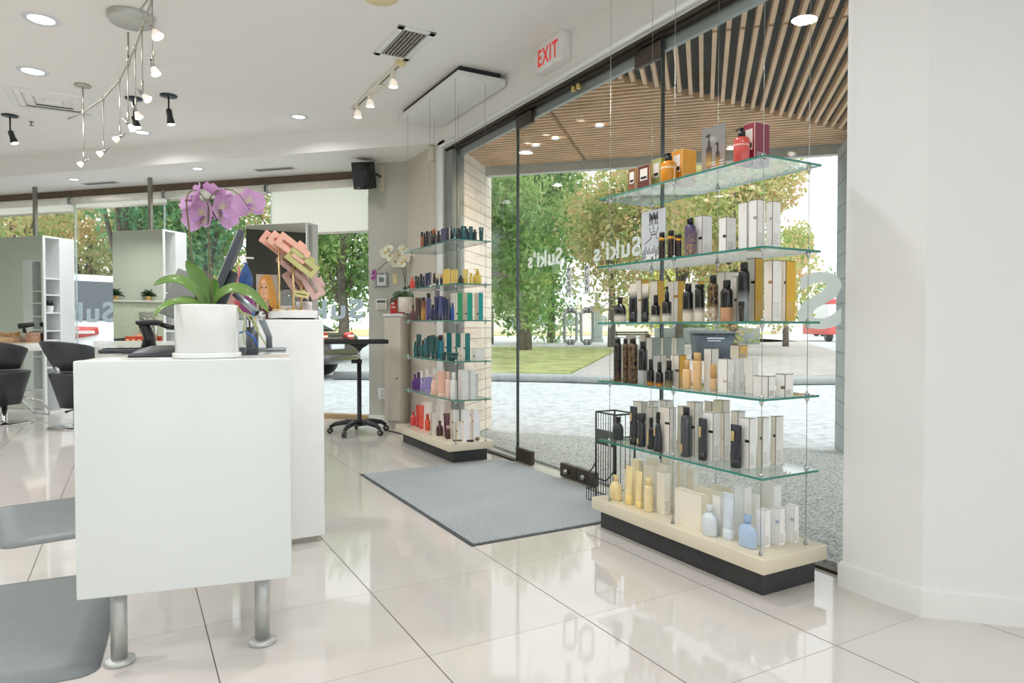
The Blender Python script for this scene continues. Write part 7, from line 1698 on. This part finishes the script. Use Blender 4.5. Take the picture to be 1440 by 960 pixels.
J = [((0, 0, .42), .12), ((.25, 0, .44), .14), ((.38, 0, .55), .08), ((.46, 0, .68), .09), ((.58, 0, .65), .05), ((-.22, 0, .42), .11), ((-.34, 0, .55), .03), ((-.42, 0, .62), .02), ((.25, .09, .25), .05), ((.25, .09, .03), .035), ((.25, -.09, .25), .05), ((.27, -.09, .03), .035), ((-.2, .09, .28), .06), ((-.28, .09, .14), .035), ((-.24, .09, .03), .035), ((-.2, -.09, .28), .06), ((-.28, -.09, .14), .035), ((-.24, -.09, .03), .035)]
E_ = [(0, 1), (1, 2), (2, 3), (3, 4), (0, 5), (5, 6), (6, 7), (1, 8), (8, 9), (1, 10), (10, 11), (5, 12), (12, 13), (13, 14), (5, 15), (15, 16), (16, 17)]
skin_body('body', J, E_, M('c09a74', .8, var=.2), t)
# building far behind the trees
u = at_t(760, YH, 120); t = thing('house', 'white low building far behind the park trees', 'building', (u.x, u.y, -.05), -AZ)
b = B(); b.rbox((-24, 0, 0), (26, 8, 4.2), .05); b.done('wall', M('f3f3f1', .8), t)
b = B(); b.rbox((-24.6, -.6, 4.2), (26.6, 8.6, 4.5), .05); b.done('roof', M('d9dad8', .8), t)
for i in range(9):
    b = B(); b.rbox((-22 + 5.3 * i, -.05, 1.2), (-20 + 5.3 * i, .05, 2.9), .02); b.done('window', M('9fb0ba', .2, coat=.5), t)

# ================================================================= LIGHT
w = bpy.data.worlds.new('world'); SC.world = w; w.use_nodes = True; nt = w.node_tree; nt.nodes.clear()
o = nt.nodes.new('ShaderNodeOutputWorld'); bg = nt.nodes.new('ShaderNodeBackground'); bg.inputs[0].default_value = (.93, .965, 1.0, 1); bg.inputs[1].default_value = WORLD
nt.links.new(bg.outputs[0], o.inputs[0])
su = bpy.data.lights.new('sun', 'SUN'); su.energy = SUN; su.angle = math.radians(25); su.color = (1, .97, .92)
so = bpy.data.objects.new('sun', su); COL.objects.link(so); so.rotation_euler = Vector((-.35, .45, -1)).to_track_quat('-Z', 'Y').to_euler()
def lamp(p, power, z, r=.07, col=(1, .98, .972)):
    l = bpy.data.lights.new('downlight_or_fill', 'AREA'); l.shape = 'DISK'; l.size = r * 2; l.energy = power; l.color = col; l.spread = math.radians(160)
    q = bpy.data.objects.new('downlight_or_fill', l); COL.objects.link(q); q.location = (p[0], p[1], z)
for p in DL[:2]: lamp(p, LAMPW, ZC - .03)
for p in DL[2:4]: lamp(p, LAMPW * .25, ZC - .03)
for p in DL[4:]: lamp(p, LAMPW * .35, ZL - .03)
for p in ((.6, 1.6), (1.0, .2), (-.8, .8)): lamp(p, LAMPW * .5, ZC - .03)  # added fill lamps without fixtures, on the unseen ceiling near the camera
for p in ((-5.6, 8.6), (-1.2, 2.8), (-2.6, 4.2), (-2.8, 1.2), (-4.6, 3.4), (-4.4, 6.4), (-2.4, 7.4), (-4.6, 9.6), (-1.0, -1.4), (-3.4, -1.6), (1.55, 2.9)): lamp(p, LAMPW, ZC - .03)  # more unseen fill lamps, added to brighten the room and left wall
# canopy spots and shelf warmth
for px, py in ((753, 203), (781, 193), (843, 175)): lamp(at_z(px, py, ZS), 6, ZS - .03, .03, (1, .82, .6))
SC.view_settings.view_transform = 'Standard'; SC.view_settings.look = 'None'; SC.view_settings.exposure = EXPO; SC.view_settings.gamma = 1; SC.view_settings.use_curve_mapping = False
cy = SC.cycles; cy.use_denoising = True; cy.max_bounces = 10; cy.diffuse_bounces = 5; cy.glossy_bounces = 5; cy.transparent_max_bounces = 40; cy.transmission_bounces = 6
cy.sample_clamp_indirect = 6; cy.caustics_reflective = False; cy.caustics_refractive = False; cy.use_adaptive_sampling = True; cy.adaptive_threshold = .02
